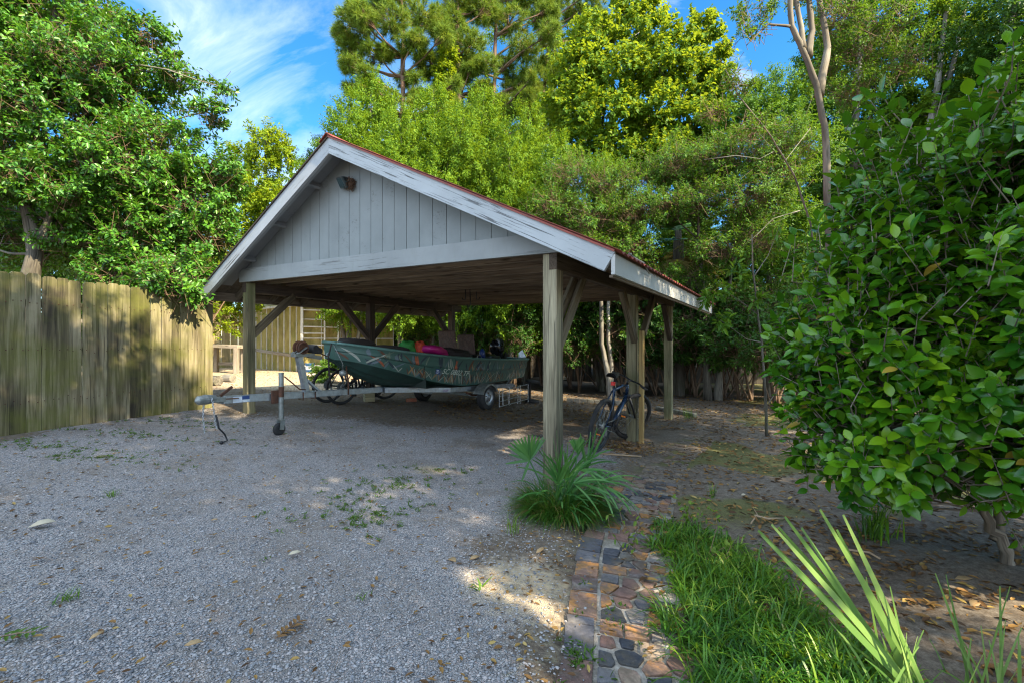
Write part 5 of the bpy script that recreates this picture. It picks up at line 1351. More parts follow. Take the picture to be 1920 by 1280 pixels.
# ---------------------------------------------------------------- bicycles
def bicycle(label, contact, heading, lean, steer, m_frame, wr=.355, wb=1.08, tyre=.026, light=False, group='bicycles'):
    e = empty('bicycle', contact, label, 'bicycle', group)
    e.rotation_euler = (0, 0, 0)
    fx = Vector((math.cos(heading), math.sin(heading), 0)); lf = Vector((-fx.y, fx.x, 0))
    upv = (UP*math.cos(lean)+(-lf)*math.sin(lean)); side = fx.cross(upv).normalized()    # side: rider's right
    O = Vector(contact)+upv*(wr+tyre)        # rear hub
    def q(x, y, z): return O+fx*x+side*y+upv*z
    sup = q(-.20+.33, 0, .44)
    bbk = q(.42, 0, -.06); head_t = q(.80, 0, .50); head_b = q(.85, 0, .34); fh = q(wb, 0, 0)
    st_ax = (head_t-head_b).normalized()
    def rot(v): return Matrix.Rotation(steer, 3, st_ax) @ (v-head_b)+head_b
    seat_top = q(.26, 0, .50)
    def wheel(c, ax, nm):
        w_ = empty('wheel', c); w_.parent = e; w_.matrix_parent_inverse = e.matrix_basis.inverted()
        def sub(name, mb, m, **k):
            o = mb.build(name, M[m], **k); o.data.transform(w_.matrix_basis.inverted()); o.parent = w_; return o
        mb = MB(); mb.torus(c, ax, wr, tyre, 48, 10); sub('tyre', mb, 'rubber', smooth=True)
        mb = MB(); mb.torus(c, ax, wr-tyre*1.15, .011, 44, 6); sub('rim', mb, 'black', smooth=True)
        mb = MB(); a = ax.cross(Vector((0, 0, 1))).normalized(); b_ = ax.cross(a)
        for k in range(28):
            t = 2*math.pi*k/28; r_ = a*math.cos(t)+b_*math.sin(t); t2 = t+.5*(-1)**k; r2 = a*math.cos(t2)+b_*math.sin(t2)
            mb.tube([c+r2*.03+ax*.028*(-1)**(k//2), c+r_*(wr-tyre-.01)], .0014, 3, cap=False)
        mb.tube([c-ax*.045, c+ax*.045], .022, 10); sub('spokes', mb, 'galv_dark')
        if nm == 'rear':
            mb = MB(); mb.lathe(c-ax*.0, ax*1, [(0, .03), (.055, .03), (.05, .045), (.03, .05), (0, .05)], 20); mb.lathe(c, -ax, [(0, .034), (.085, .034), (.085, .036), (0, .036)], 24); sub('cassette', mb, 'galv_dark')
    wheel(O, side, 'rear')
    fh_r = rot(fh); fax = (Matrix.Rotation(steer, 3, st_ax) @ side).normalized(); wheel(fh_r, fax, 'front')
    mb = MB()
    mb.tube([bbk, seat_top], .019, 10); mb.tube([q(.275, 0, .46), q(.60, 0, .50), head_t-st_ax*.02], .021, 10); mb.tube([bbk, q(.62, 0, .10), head_b], .030, 10); mb.tube([head_t, head_b], .024, 10)
    for sg in (-1, 1):
        mb.tube([q(0, .065*sg, 0), q(.16, .055*sg, .24), q(.275, .02*sg, .45)], .010, 8); mb.tube([q(0, .065*sg, 0), q(.2, .05*sg, -.035), bbk+side*.03*sg], .012, 8)
    mb.build('frame', M[m_frame], e, smooth=True)
    mb = MB()
    for sg in (-1, 1): mb.tube([rot(head_b+side*.06*sg+st_ax*-.03), rot((head_b+fh)/2+side*.062*sg), rot(fh+side*.058*sg)], [.019, .017, .013], 8)
    mb.tube([rot(head_b+side*-.07), rot(head_b+side*.07)], .022, 8); mb.build('fork', M['black'], e, smooth=True)
    mb = MB(); ht = head_t+st_ax*.05; mb.tube([rot(head_t), rot(ht), rot(ht+fx*.06+upv*.02)], .017, 8)
    hb = ht+fx*.06+upv*.02; mb.tube([rot(hb+side*-.36-fx*.05), rot(hb+side*-.16+upv*.01), rot(hb), rot(hb+side*.16+upv*.01), rot(hb+side*.36-fx*.05)], .0125, 8); mb.build('handlebar', M['black'], e, smooth=True)
    for sg in (-1, 1):
        mb = MB(); mb.tube([rot(hb+side*.24*sg-fx*.018), rot(hb+side*.36*sg-fx*.052)], .019, 10); mb.build('grip', M['rubber'], e)
        mb = MB(); mb.tube([rot(hb+side*.20*sg), rot(hb+side*.22*sg+fx*.05-upv*.01), rot(hb+side*.32*sg+fx*.03-upv*.02)], .006, 6); mb.build('brake_lever', M['galv_dark'], e)
    mb = MB(); mb.tube([seat_top, seat_top+(seat_top-bbk).normalized()*.17], .015, 10); mb.build('seat_post', M['black'], e)
    sc = seat_top+(seat_top-bbk).normalized()*.19; mb = MB(); V = []; F = []; prof = [(-.13, .075), (-.10, .085), (-.02, .065), (.06, .028), (.14, .018)]
    for (x, w) in prof:
        for (yy, zz) in ((-1, -.02), (-.7, .018), (0, .026), (.7, .018), (1, -.02)): V.append(sc+fx*x+side*w*yy+upv*zz)
    F = [(5*i+j, 5*i+j+1, 5*i+6+j, 5*i+5+j) for i in range(4) for j in range(4)]+[(0, 1, 2, 3, 4), (20, 21, 22, 23, 24)]; mb.add(V, F); o = mb.build('saddle', M['black'], e, smooth=True); sd = o.modifiers.new('t', 'SOLIDIFY'); sd.thickness = .018
    mb = MB(); mb.lathe(bbk, side, [(.06, .048), (.098, .048), (.098, .052), (.06, .052)], 28); ca = (fx*.30+upv*.95).normalized()
    for sg, d in ((1, 1), (-1, -1)): mb.beam(bbk+side*.07*sg, bbk+side*.085*sg+ca*.17*d, .028, .014, up=side)
    mb.tube([bbk-side*.08, bbk+side*.08], .018, 10); mb.build('crankset', M['black'], e)
    for sg, d in ((1, 1), (-1, -1)):
        mb = MB(); c = bbk+side*.14*sg+ca*.17*d; rt = Matrix((fx, side, upv)).transposed(); mb.box(c, (.09, .10, .022), rot=rt); po = mb.build('pedal', M['black'], e, bevel=.005)
        mb = MB(); mb.box(c-fx*.047, (.006, .06, .018), rot=rt); o = mb.build('reflector', M['orange']); o.data.transform((e.matrix_basis).inverted()); o.parent = po
    mb = MB()
    for sg in (1,):
        for (z1, z2) in ((.095, .036), (-.095, -.036)): mb.tube([bbk+side*.05+upv*z1, q(0, .04, z2)], .005, 5)
    mb.build('chain', M['galv_dark'], e)
    mb = MB(); mb.beam(q(.01, .07, -.02), q(.03, .075, -.13), .03, .02); mb.lathe(q(.035, .05, -.14), side, [(0, 0), (.028, 0), (.028, .008), (0, .008)], 12); mb.build('derailleur', M['galv_dark'], e)
    if light:
        mb = MB(); rt = Matrix((fx, side, upv)).transposed(); mb.box(seat_top+(seat_top-bbk).normalized()*.06-fx*.045, (.045, .055, .052), rot=rt); o = mb.build('tail_light', M['red'], e, bevel=.008); o['label'] = 'square red tail light'
    return e
c0 = gp(1119, 847)
bicycle('dark blue mountain bike with red tail light leaning behind the post', c0, R(90-33.5), R(9.5), R(-28), 'bikeblue', .345, 1.10, .029, True)
bicycle('grey bicycle with yellow flowers behind its spokes parked left of the boat trailer', Vector((-3.62, 8.95, float(gz(-3.62)))), R(53), R(4), R(8), 'bikegrey', .325, 1.06, .022)
bicycle('second grey bicycle parked closest to the boat trailer frame', Vector((-3.30, 8.80, float(gz(-3.30)))), R(55), R(3), R(-6), 'bikegrey', .325, 1.06, .022)

# folded garden cart lying on its side behind the trailer wheel
def cart():
    p = gp(936, 766); q = gp(990, 756); b0 = p
    e = empty('folding_cart', b0, 'grey folding wire cart lying on its side behind the trailer wheel', 'cart')
    d = (q-p); ln = d.length; d.normalize(); n_ = UP
    mb = MB(); H = .42
    f = lambda a, h, o=0.0: p+d*ln*a+UP*h+Vector((.05, -.12, 0))*o
    for h in (.05, .17, .29, .40): mb.tube([f(0, h*.9), f(1, h+.06)], .009, 6)
    for a in (0, .12, .32, .62, .70, 1): mb.tube([f(a, .04), f(a, .42+.05*a)], .008, 6)
    for a in (.02, .2): mb.tube([f(a, .36, 1), f(a+.02, .10, 1), f(a+.10, .08, 1)], .007, 6)
    mb.build('wire_frame', M['alu'], e)
    mb = MB(); mb.beam(f(1.05, .0), f(1.05, .55), .06, .06, up=d); mb.build('upright', M['black'], e)
    for h in (.05, .52):
        mb = MB(); mb.lathe(f(1.16, h), (0.1, 0, 1), [(0, -.025), (.15, -.03), (.17, -.02), (.17, .02), (.15, .03), (0, .025)], 24); mb.build('wheel', M['rubber'], e, smooth=True)
cart()
g_ = gp(771, 752); mb = MB(); mb.box(g_+Vector((0, 0, .035)), (.22, .10, .07), .3); tag(mb.build('wheel_chock', M['brick'], bevel=.008), 'red brick chocking the far trailer wheel', 'brick')
g_ = gp(692, 752); mb = MB(); mb.box(g_+Vector((0, 0, .12)), (.20, .20, .24), .5); tag(mb.build('wood_block', M['post'], bevel=.012), 'mossy square wood block under the trailer tongue', 'block')
# ---------------------------------------------------------------- trees
def loc(px, d): x = (px-960)/FPX*d; return Vector((x, d, float(gz(x))))
def rel(px, py, d, base, rx, ry=None, rz=None):
    p = pt(px, py, d)-base; return (p.x, p.y, p.z, rx, ry or rx, rz or rx)
# big holly hanging over the left fence
b = loc(58, 7.7)
B_ = lambda px, py, d, *r: rel(px, py, d, b, *r)
tree('holly_tree', 'large glossy dark green holly hanging over the left fence', 'tree', b,
     [([(0, 0, -.1), (-.05, 0, 1.6), (.02, .05, 2.5), (-.20, .1, 3.6), (-.1, .2, 5.2), (.2, .3, 7.0)], .16, .05), ([(.0, .05, 2.5), (.22, .1, 3.1), (.5, .2, 4.2), (.9, .3, 5.8)], .07, .03), ([(.1, .02, 2.75), (.9, .25, 2.72), (1.7, .3, 2.35), (2.2, .35, 2.1)], .028, .010)],
     [B_(60, 40, 8.3, 1.7, 1.5, 1.3), B_(-110, 60, 8.6, 1.6, 1.6, 1.5), B_(20, -150, 8.8, 1.6, 1.5, 1.4), B_(215, 185, 8.5, 1.10, 1.1, .95), B_(100, 215, 7.9, 1.25, 1.1, .95), B_(300, 300, 8.4, .95, 1.0, .85), B_(180, 330, 8.0, .95, .9, .65),
      B_(370, 380, 8.4, .75, .85, .75), B_(290, 440, 8.2, .75, .8, .65), B_(-60, 260, 7.6, 1.1, 1.0, .8), B_(390, 210, 8.3, .33, .4, .20), B_(330, 140, 8.5, .40, .5, .3), B_(270, 70, 8.6, .5, .6, .4), B_(335, 520, 7.9, .42, .5, .30), B_(200, 460, 8.9, .9, .8, .6), B_(60, 440, 9.6, 1.3, .8, .8), B_(240, 390, 9.3, 1.1, .8, .9), B_(420, 165, 8.3, .18, .25, .10), B_(160, 120, 7.8, .9, .8, .7), B_(0, 130, 7.6, .9, .8, .7), B_(40, 330, 7.3, .8, .7, .35), B_(335, 540, 6.85, .36, .3, .20), B_(300, 515, 6.65, .36, .3, .18), B_(365, 560, 7.0, .20, .2, .13), B_(350, 500, 7.3, .4, .35, .25), B_(260, 480, 8.2, .8, .7, .5), B_(150, 470, 8.7, 1.0, .6, .5), B_(395, 440, 8.3, .5, .5, .5), B_(0, 440, 8.8, 1.0, .5, .6), B_(420, 330, 8.5, .45, .5, .5), B_(230, 300, 7.7, .8, .7, .6), B_(-20, 30, 7.8, .9, .8, .8), B_(135, 440, 8.0, .6, .5, .42), B_(215, 505, 7.8, .55, .45, .30), B_(285, 520, 7.7, .5, .4, .30), B_(120, 360, 7.4, .6, .5, .35), B_(-40, 370, 7.4, .7, .5, .4)],
     'holly', .078, .046, 'bark', dens=50, n=13, twig=.26, seed=11, limb_r=.032, tw=True, droop=.2)

# yellow-green trees left behind
b = loc(495, 19.2); B_ = lambda px, py, d, *r: rel(px, py, d+3.7, b, *[x*1.24 for x in r])
tree('young_oak', 'slender sunlit yellow green tree between the holly and the gable', 'tree', b, [([(0, 0, 0), (.1, 0, 3), (-.1, .1, 6), (.05, .1, 10)], .13, .03)],
     [B_(500, 268, 15.5, .62, .7, .75), B_(455, 300, 15.7, .5, .6, .55), B_(530, 290, 15.4, .42, .5, .6), B_(485, 345, 15.5, 1.0, .9, .75), B_(525, 385, 15.3, .8, .8, .7), B_(455, 400, 15.6, 1.0, .9, .85), B_(505, 455, 15.5, 1.0, .9, .8), B_(425, 470, 15.2, .9, .8, .7)],
     'yellowgreen', .12, .066, 'bark', group='trees behind the carport', dens=30, n=12, twig=.38, seed=21)
b = loc(420, 14.2); B_ = lambda px, py, d, *r: rel(px, py, d, b, *r)
tree('tangled_shrub', 'tangled pale yellow green thicket above the board fence', 'shrub', b, [([(-.9, 0, 0), (-.8, 0, 1.5), (-.3, .1, 3.4)], .035, .012), ([(-.8, 0, 0), (-.4, 0, 1.6), (.4, .1, 3.0)], .03, .012)],
     [B_(400, 470, 14.2, .9, .8, .8), B_(350, 505, 13.6, .9, .8, .6), B_(455, 510, 14.5, .8, .7, .6), B_(410, 585, 14.6, .55, .5, .50), B_(440, 610, 15.2, .45, .4, .35), B_(330, 440, 14.5, 1.1, .8, .8), B_(480, 540, 15.0, .7, .6, .5), B_(280, 500, 14.0, .9, .8, .7), B_(385, 620, 14.6, .35, .3, .4), B_(430, 572, 15.4, .6, .5, .5), B_(462, 575, 15.8, .6, .5, .45), B_(405, 560, 15.2, .6, .5, .5)],
     'yellowgreen', .085, .046, 'twig', dens=34, n=11, twig=.30, seed=22, tw=True, limb_r=.016)
b = loc(180, 15); B_ = lambda px, py, d, *r: rel(px, py, d, b, *r)
tree('background_tree', 'shaded broadleaf tree seen through the holly branches', 'tree', b, [([(0, 0, 0), (.1, 0, 3), (0, 0, 6)], .15, .05)],
     [B_(180, 420, 15, 2.2, 1.6, 1.8), B_(60, 480, 15, 2.0, 1.4, 1.2), B_(280, 330, 15.4, 1.5, 1.2, 1.5), B_(-40, 380, 15, 2.2, 1.6, 2.0), B_(230, 500, 14.5, 1.4, 1, .9), B_(330, 370, 15.4, 1.0, 1.0, 1.2)],
     'dark', .11, .06, 'bark', group='trees behind the carport', dens=22, n=12, twig=.38, seed=23)
b = loc(600, 21); B_ = lambda px, py, d, *r: rel(px, py, d, b, *r)
tree('cedar_tree', 'small bluish cedar peeping left of the gable peak', 'tree', b, [([(0, 0, 0), (0, 0, 5), (.1, 0, 9.6)], .14, .03)],
     [B_(600, 282, 21, .45, .5, .7), B_(585, 310, 21, .6, .6, .6), B_(620, 300, 21, .7, .6, .7), B_(600, 350, 21, 1.0, .9, .9), B_(600, 420, 21, 1.2, 1, 1.2)], 'dark', .10, .030, 'bark', group='trees behind the carport', dens=34, n=14, twig=.36, seed=24)

# pines
def pine_at(px, d, spots, seed, label, r0=.17, top=-40):
    b = loc(px, d); t = pt(px, top, d)-b
    rg = np.random.default_rng(seed); ln = t.z
    trunk = ([(0, 0, -.1), (rg.normal(0, .1), 0, ln*.3), (rg.normal(0, .15), 0, ln*.6), (rg.normal(0, .15), 0, ln*.85), (t.x, 0, ln)], r0, .05)
    for _ in range(9): spots = spots+[(px+rg.normal(25, 48), rg.uniform(110, 270), rg.normal(0, .4), (rg.uniform(.35, .6), .5, rg.uniform(.22, .4)))]
    return pine('pine_tree', label, b, trunk, [rel(a, c, d+dd, b, *r) for a, c, dd, r in spots], 'tall pines behind the carport', seed)
pine_at(752, 18.5, [(668, 45, -.3, (.9, .8, .55)), (650, 90, 0, (.55, .7, .35)), (690, 15, .4, (.9, .8, .5)), (735, 40, -.6, (.8, .9, .6)), (705, 100, -.3, (.75, .8, .35)), (655, 125, .1, (.42, .5, .32)), (690, 160, .3, (.75, .6, .28)), (665, 165, 0, (.55, .6, .28)), (730, 185, -.4, (.55, .6, .28)), (790, 30, .3, (.8, .8, .6)), (775, 85, -.5, (.7, .7, .4)), (740, -10, 0, (1.1, 1, .6)), (800, 120, .6, (.6, .7, .35)), (710, 215, .5, (.5, .5, .25)), (640, 60, .3, (.45, .5, .3)), (690, -30, .3, (.9, .8, .5)), (760, 150, .8, (.5, .6, .3))], 31, 'leftmost tall pine with bare trunk and dark open boughs', .16)
pine_at(858, 19.5, [(840, 40, 0, (.9, .9, .6)), (880, 80, -.4, (.8, .8, .5)), (830, 110, .5, (.7, .7, .4)), (905, 20, .3, (.9, .8, .6)), (870, 140, .2, (.6, .6, .35)), (915, 120, -.3, (.6, .7, .4)), (860, -15, 0, (1.1, 1, .6)), (850, 185, .5, (.5, .5, .3)), (895, 190, .4, (.5, .6, .3)), (880, 240, .4, (.35, .4, .35))], 32, 'tall pine with a vine covered trunk left of the yellow green gums', .17)
pine_at(926, 20.5, [(960, 40, 0, (1.0, .9, .6)), (985, 90, -.3, (.85, .8, .5)), (945, 120, .3, (.6, .7, .4)), (1020, 30, .4, (.8, .8, .55)), (1000, 140, 0, (.7, .7, .4)), (935, 5, .4, (.9, .9, .6)), (965, 165, .3, (.6, .6, .35)), (905, 165, .2, (.5, .5, .3)), (1030, 75, .2, (.6, .6, .4)), (945, 215, -.3, (.45, .5, .4)), (990, 200, .3, (.6, .6, .5)), (1000, -20, .2, (1.0, 1, .6)), (912, 235, -.3, (.35, .4, .3))], 33, 'tall pine with sunlit reddish trunk below golden needles', .15)
pine_at(1015, 22.5, [(1010, 215, 0, (.55, .6, .7)), (1120, 25, .3, (.8, .7, .5)), (1105, 55, 0, (.6, .6, .4)), (1085, 20, .3, (.6, .6, .5)), (1005, 260, .3, (.6, .6, .6)), (1040, 120, .4, (.7, .7, .5)), (1045, -10, .3, (.9, .8, .6)), (1025, 170, .4, (.6, .6, .5)), (1130, 50, .2, (.6, .6, .4))], 34, 'rearmost pine with needle tufts showing above the gums', .15, -20)
# vine column on the second pine's trunk
b = loc(838, 18.6); B_ = lambda px, py, d, *r: rel(px, py, d, b, *r)
tree('climbing_vine', 'bright yellow green vine climbing a trunk above the roof', 'vine', b, [([(0, 0, 0), (.05, 0, 5), (.12, .1, 12.6)], .07, .03)],
     [B_(836+6*math.sin(i*1.7), 80+i*27, 18.6, .30+.10*(i % 3), .35, .36) for i in range(10)], 'yellowgreen', .11, .075, 'twig', dens=70, n=9, twig=.22, seed=35, limbs=False)
# dark trunks among the pines
for k, (px, d, y0) in enumerate(((808, 21, 110), (985, 23, 140), (950, 24, 120), (870, 24, 100))):
    b = loc(px, d); mb = MB(); t = pt(px+8-5*k, y0, d)
    mb.tube([b, b.lerp(t, .5)+Vector((.15, 0, 0)), t], [.15, .12, .07], 8)
    tag(mb.build('bare_trunk', M['bark']), ['slim bare trunk right of the leftmost pine', 'slim bare trunk farthest right among the pines', 'thin bare trunk behind the sunlit pine', 'thin bare trunk right of the vine column'][k], 'tree trunk', 'bare trunks among the pines')

# row of wax myrtles behind the roof
def myrtle_proto():
    rg = np.random.default_rng(44)
    bl = [(0, 0, 6.2, .62, .6, .75), (-.35, .1, 5.5, .6, .6, .6), (.4, 0, 5.3, .62, .6, .6), (-.75, 0, 4.6, .8, .8, .7), (.7, .1, 4.5, .85, .8, .7), (0, -.3, 4.7, .85, .7, .7), (-.9, .1, 3.6, .9, .85, .7), (.95, 0, 3.5, .9, .85, .7), (0, -.5, 3.7, .9, .8, .75), (-.7, -.2, 2.6, .85, .8, .65), (.75, -.2, 2.5, .85, .8, .65), (0, -.4, 2.6, .8, .7, .6), (0, 0, 1.7, .9, .8, .6)]
    return tree('wax_myrtle', 'tall wax myrtle', 'tree', (0, 0, 0), [([(0, 0, -.1), (.1, 0, 1.6), (.0, 0, 3.6), (.05, 0, 6)], .085, .02), ([(.1, .05, 0), (-.25, .05, 1.8), (-.6, 0, 3.8)], .06, .02), ([(.15, 0, 0), (.5, 0, 1.9), (.75, 0, 3.8)], .06, .02)],
                bl, 'myrtle', .075, .030, 'bark', dens=62, n=14, twig=.30, seed=44, group='wax myrtles behind the roof')
mp = myrtle_proto()
spots = [(815, 15.6, 1.22, 2.0, 'wax myrtle between the pointed one and the vine column'), (988, 15.6, 1.16, 4.6, 'wax myrtle under the rearmost pine'), (650, 15.2, 1.12, .3, 'sunlit wax myrtle rising just right of the gable peak'), (752, 14.6, 1.06, 1.9, 'pointed wax myrtle under the leftmost pine'), (862, 14.2, 1.04, 3.4, 'wax myrtle over the roof below the vine column'), (955, 14.0, .95, 5.0, 'short wax myrtle below the sunlit pine trunk'), (1042, 13.8, .94, .9, 'wax myrtle below the left gum tree'), (700, 17.0, 1.35, 4.1, 'shaded wax myrtle behind the pointed one'), (905, 17.0, 1.32, 2.6, 'wax myrtle in the back row between two pines'), (1130, 14.6, .92, 2.2, 'wax myrtle above the twin pale trunks')]
for i, (px, d, sc, rz, lab) in enumerate(spots):
    o = mp if i == 0 else copy_tree(mp)
    o.location = loc(px, d); o.scale = (sc*1.02, sc, sc*1.20); o.rotation_euler = (0, 0, rz); o['label'] = lab

# bright sweet gums
b = loc(1130, 16.8); B_ = lambda px, py, d, *r: rel(px, py, d, b, *r)
tree('sweet_gum', 'bright yellow green gum with a broad ragged crown left of centre', 'tree', b, [([(0, 0, 0), (.1, 0, 4), (-.1, 0, 8), (.1, 0, 11)], .17, .04)],
     [B_(1110, 75, 16.8, 1.1, 1.1, .9), B_(1085, 130, 16.5, 1.1, 1.1, .9), B_(1160, 140, 16.2, 1.2, 1.1, .9), B_(1075, 205, 16.4, 1.1, 1, .9), B_(1140, 220, 15.8, 1.3, 1.1, .9), B_(1200, 60, 16.8, 1.0, 1, 1.0), B_(1095, 280, 16.2, 1.1, 1, .8), B_(1175, 290, 16, 1.2, 1, .8), B_(1190, -5, 16.9, .9, .9, .9)],
     'gum', .135, .120, 'bark', group='sweet gums behind the carport', dens=24, n=10, twig=.42, seed=51, w1=.48, w2=.30)
b = loc(1265, 16.2); B_ = lambda px, py, d, *r: rel(px, py, d, b, *r)
tree('sweet_gum', 'brightest yellow gum with pointed tops against the blue sky', 'tree', b, [([(0, 0, 0), (.1, 0, 4), (.1, 0, 8), (.2, 0, 10.5)], .17, .04)],
     [B_(1320, 60, 16.2, .55, .6, .75), B_(1340, 115, 16.2, .65, .7, .7), B_(1270, 85, 16, .7, .8, .8), B_(1235, 135, 15.9, 1.0, 1, .8), B_(1305, 150, 16, 1.0, 1, .8), B_(1335, 185, 16.3, .7, .8, .6), B_(1215, 210, 15.7, 1.1, 1, .9), B_(1290, 235, 15.7, 1.2, 1, .8), B_(1330, 250, 16, .9, .9, .7), B_(1245, 295, 15.6, 1.3, 1, .8), B_(1320, 320, 15.6, 1.1, 1, .7)],
     'gum', .135, .120, 'bark', group='sweet gums behind the carport', dens=25, n=10, twig=.40, seed=52, w1=.48, w2=.30)

for k, (px, d, bl, lab) in enumerate(((905, 23.5, [(870, 150, 1.0, 1, .9), (920, 190, 1.1, 1, 1.0), (850, 230, 1.2, 1, 1.0), (940, 260, 1.3, 1, 1.0), (890, 290, 1.5, 1, 1.1), (800, 260, 1.0, 1, 1.0), (890, 100, .7, .7, .7), (930, 60, .7, .7, .6), (780, 200, .7, .8, .9)], 'hazel green tree filling the gaps between the pine trunks'), (1010, 22.8, [(985, 110, 1.0, 1, .9), (1040, 160, 1.1, 1, 1.0), (980, 200, 1.1, 1, 1.0), (1030, 250, 1.3, 1, 1.0), (1050, 90, .9, 1, .9), (990, 280, 1.4, 1, 1.0), (1020, 40, .8, .8, .7), (1060, 310, 1.3, 1, 1)], 'hazel green tree between the pines and the left gum'))):
    b = loc(px, d)
    tree('hackberry_tree', lab, 'tree', b, [([(0, 0, 0), (.1, 0, 5), (0, 0, 11)], .16, .05)], [rel(a_, c_, d, b, *r_) for a_, c_, *r_ in bl], 'myrtle', .11, .05, 'bark', group='trees behind the carport', dens=15, n=11, twig=.45, seed=56+k)

# mid layer: small-leaved darker trees behind the right half of the carport
b = loc(1138, 12.6); B_ = lambda px, py, d, *r: rel(px, py, d, b, *r)
tree('twin_trunk_tree', 'small leaved tree with twin pale trunks seen under the carport roof', 'tree', b, [([(.16, 0, -.1), (.02, 0, .7), (-.14, .02, 1.5), (-.16, .05, 2.8), (-.1, .1, 4.6), (-.2, .1, 6.2)], .088, .03), ([(.2, .03, -.1), (.14, .05, .8), (.05, .05, 1.6), (.06, .05, 2.8), (.5, .1, 4.6)], .075, .03)],
     [B_(1075, 330, 12.8, .9, .9, .7), B_(1140, 345, 12.5, .9, .9, .7), B_(1040, 390, 12.6, .9, .9, .6), B_(1105, 410, 12.3, 1.0, .9, .6), B_(1180, 400, 12.4, .9, .9, .65), B_(1110, 470, 12.2, .9, .8, .5), B_(1180, 465, 12.3, .8, .8, .5), B_(1215, 340, 12.9, .9, .9, .7)],
     'mid', .070, .030, 'bark_pale', group='mid row trees', dens=44, n=13, twig=.32, seed=61, tw=True)
b = loc(1332, 12.4); B_ = lambda px, py, d, *r: rel(px, py, d, b, *r)
tree('leaning_tree', 'dark leaved tree with two grey trunks right of the rear post', 'tree', b, [([(-.06, 0, -.1), (-.10, 0, 1.2), (-.16, 0, 2.6), (-.3, .1, 4.4), (-.2, .1, 6.2)], .10, .03), ([(.22, 0, -.1), (.26, 0, 1.1), (.42, .02, 2.2), (.7, .1, 4.2)], .095, .03)],
     [B_(1270, 310, 12.6, 1.0, 1, .7), B_(1340, 300, 12.3, 1.0, 1, .7), B_(1400, 290, 12.0, 1.1, 1, .8), B_(1235, 390, 12.3, .8, .8, .45), B_(1310, 375, 12.0, 1.0, .9, .6), B_(1385, 375, 11.8, 1.1, 1, .7), B_(1445, 340, 11.8, 1.0, 1, .8), B_(1240, 520, 12.4, .7, .7, .45), B_(1350, 470, 11.8, .9, .8, .5), B_(1420, 450, 11.6, .9, .8, .6), B_(1470, 270, 12, 1.0, 1, .8), B_(1300, 520, 12.4, .6, .6, .35)],
     'mid', .072, .032, 'bark', group='mid row trees', dens=42, n=13, twig=.34, seed=62, tw=True)
b = loc(1440, 13.5); B_ = lambda px, py, d, *r: rel(px, py, d, b, *r)
tree('broadleaf_tree', 'mid green tree filling the gap behind the crape myrtle', 'tree', b, [([(0, 0, 0), (0, 0, 3), (.2, 0, 6.5)], .13, .04)],
     [B_(1400, 220, 14, 1.0, 1, .8), B_(1440, 180, 14.2, .9, 1, .8), B_(1480, 215, 14, 1.1, 1, .9), B_(1390, 200, 14, .6, .6, .5), B_(1520, 290, 13.4, 1.2, 1, .9), B_(1450, 400, 13, 1.2, 1, .9), B_(1500, 450, 13, 1.1, 1, .9), B_(1530, 180, 14.4, 1.1, 1, .9), B_(1460, 520, 13.2, .9, .8, .6)],
     'mid', .085, .040, 'bark', group='mid row trees', dens=36, n=13, twig=.34, seed=63)
# right hand backdrop
def big(px, d, label, blobs, leaf, seed, Ln=.10, Wd=.048, bark='bark_pale', stems=None, dens=27):
    b = loc(px, d)
    return tree('tall_tree', label, 'tree', b, stems or [([(0, 0, -.1), (.1, 0, 3), (-.1, .1, 7), (.1, 0, 12)], .17, .05)], [rel(a, c, dd, b, *r) for a, c, dd, r in blobs], leaf, Ln, Wd, bark, group='tall trees at the right', dens=dens, n=13, twig=.38, seed=seed)
big(1612, 13.5, 'tall tree with pale straight trunk behind the camellia, left one', [(1570, 60, 14, (1.1, 1, .9)), (1640, 30, 13.8, (1.1, 1, .9)), (1600, 130, 14.2, (1.2, 1, .9)), (1670, 110, 14, (1.1, 1, .9)), (1560, 210, 14, (1.2, 1, .9)), (1640, 200, 14.4, (1.3, 1, .9)), (1600, 290, 13.8, (1.4, 1, 1)), (1690, 290, 14, (1.3, 1, 1)), (1620, -40, 14, (1.3, 1, 1)), (1540, 110, 14.6, (.8, .9, .7))], 'mid', 71)
big(1742, 13.2, 'tall tree with forked pale trunk above the camellia top', [(1730, 40, 13.8, (1.2, 1, .9)), (1790, 90, 13.8, (1.2, 1, 1)), (1740, 150, 14, (1.2, 1, .9)), (1820, 20, 13.5, (1.2, 1, 1)), (1780, 220, 14, (1.3, 1, 1)), (1700, 210, 14, (1.0, 1, .8)), (1760, -60, 13.5, (1.4, 1.2, 1)), (1850, 170, 14, (1.2, 1, 1)), (1750, 330, 14, (1.5, 1, 1.2)), (1850, 300, 14, (1.5, 1, 1.2))], 'myrtle', 72,
    stems=[([(0, 0, -.1), (.05, 0, 4), (-.05, .1, 7), (.25, 0, 9), (.6, 0, 12)], .16, .05), ([(0, 0, 6.2), (.35, 0, 8.2), (1.1, 0, 11.5)], .11, .04)])
big(1900, 12.0, 'darkest tall tree in the top right corner', [(1880, 40, 12, (1.3, 1.2, 1.1)), (1950, 90, 12, (1.4, 1.2, 1.1)), (1870, 140, 12.2, (1.1, 1, .9)), (1930, 190, 12, (1.4, 1, 1)), (1960, -20, 12, (1.4, 1, 1)), (1890, 240, 12.4, (1.2, 1, .9)), (1980, 280, 12, (1.5, 1.2, 1.2)), (1890, 330, 12.4, (1.4, 1, 1)), (2060, 150, 12, (1.6, 1.2, 1.4))], 'dark', 73)
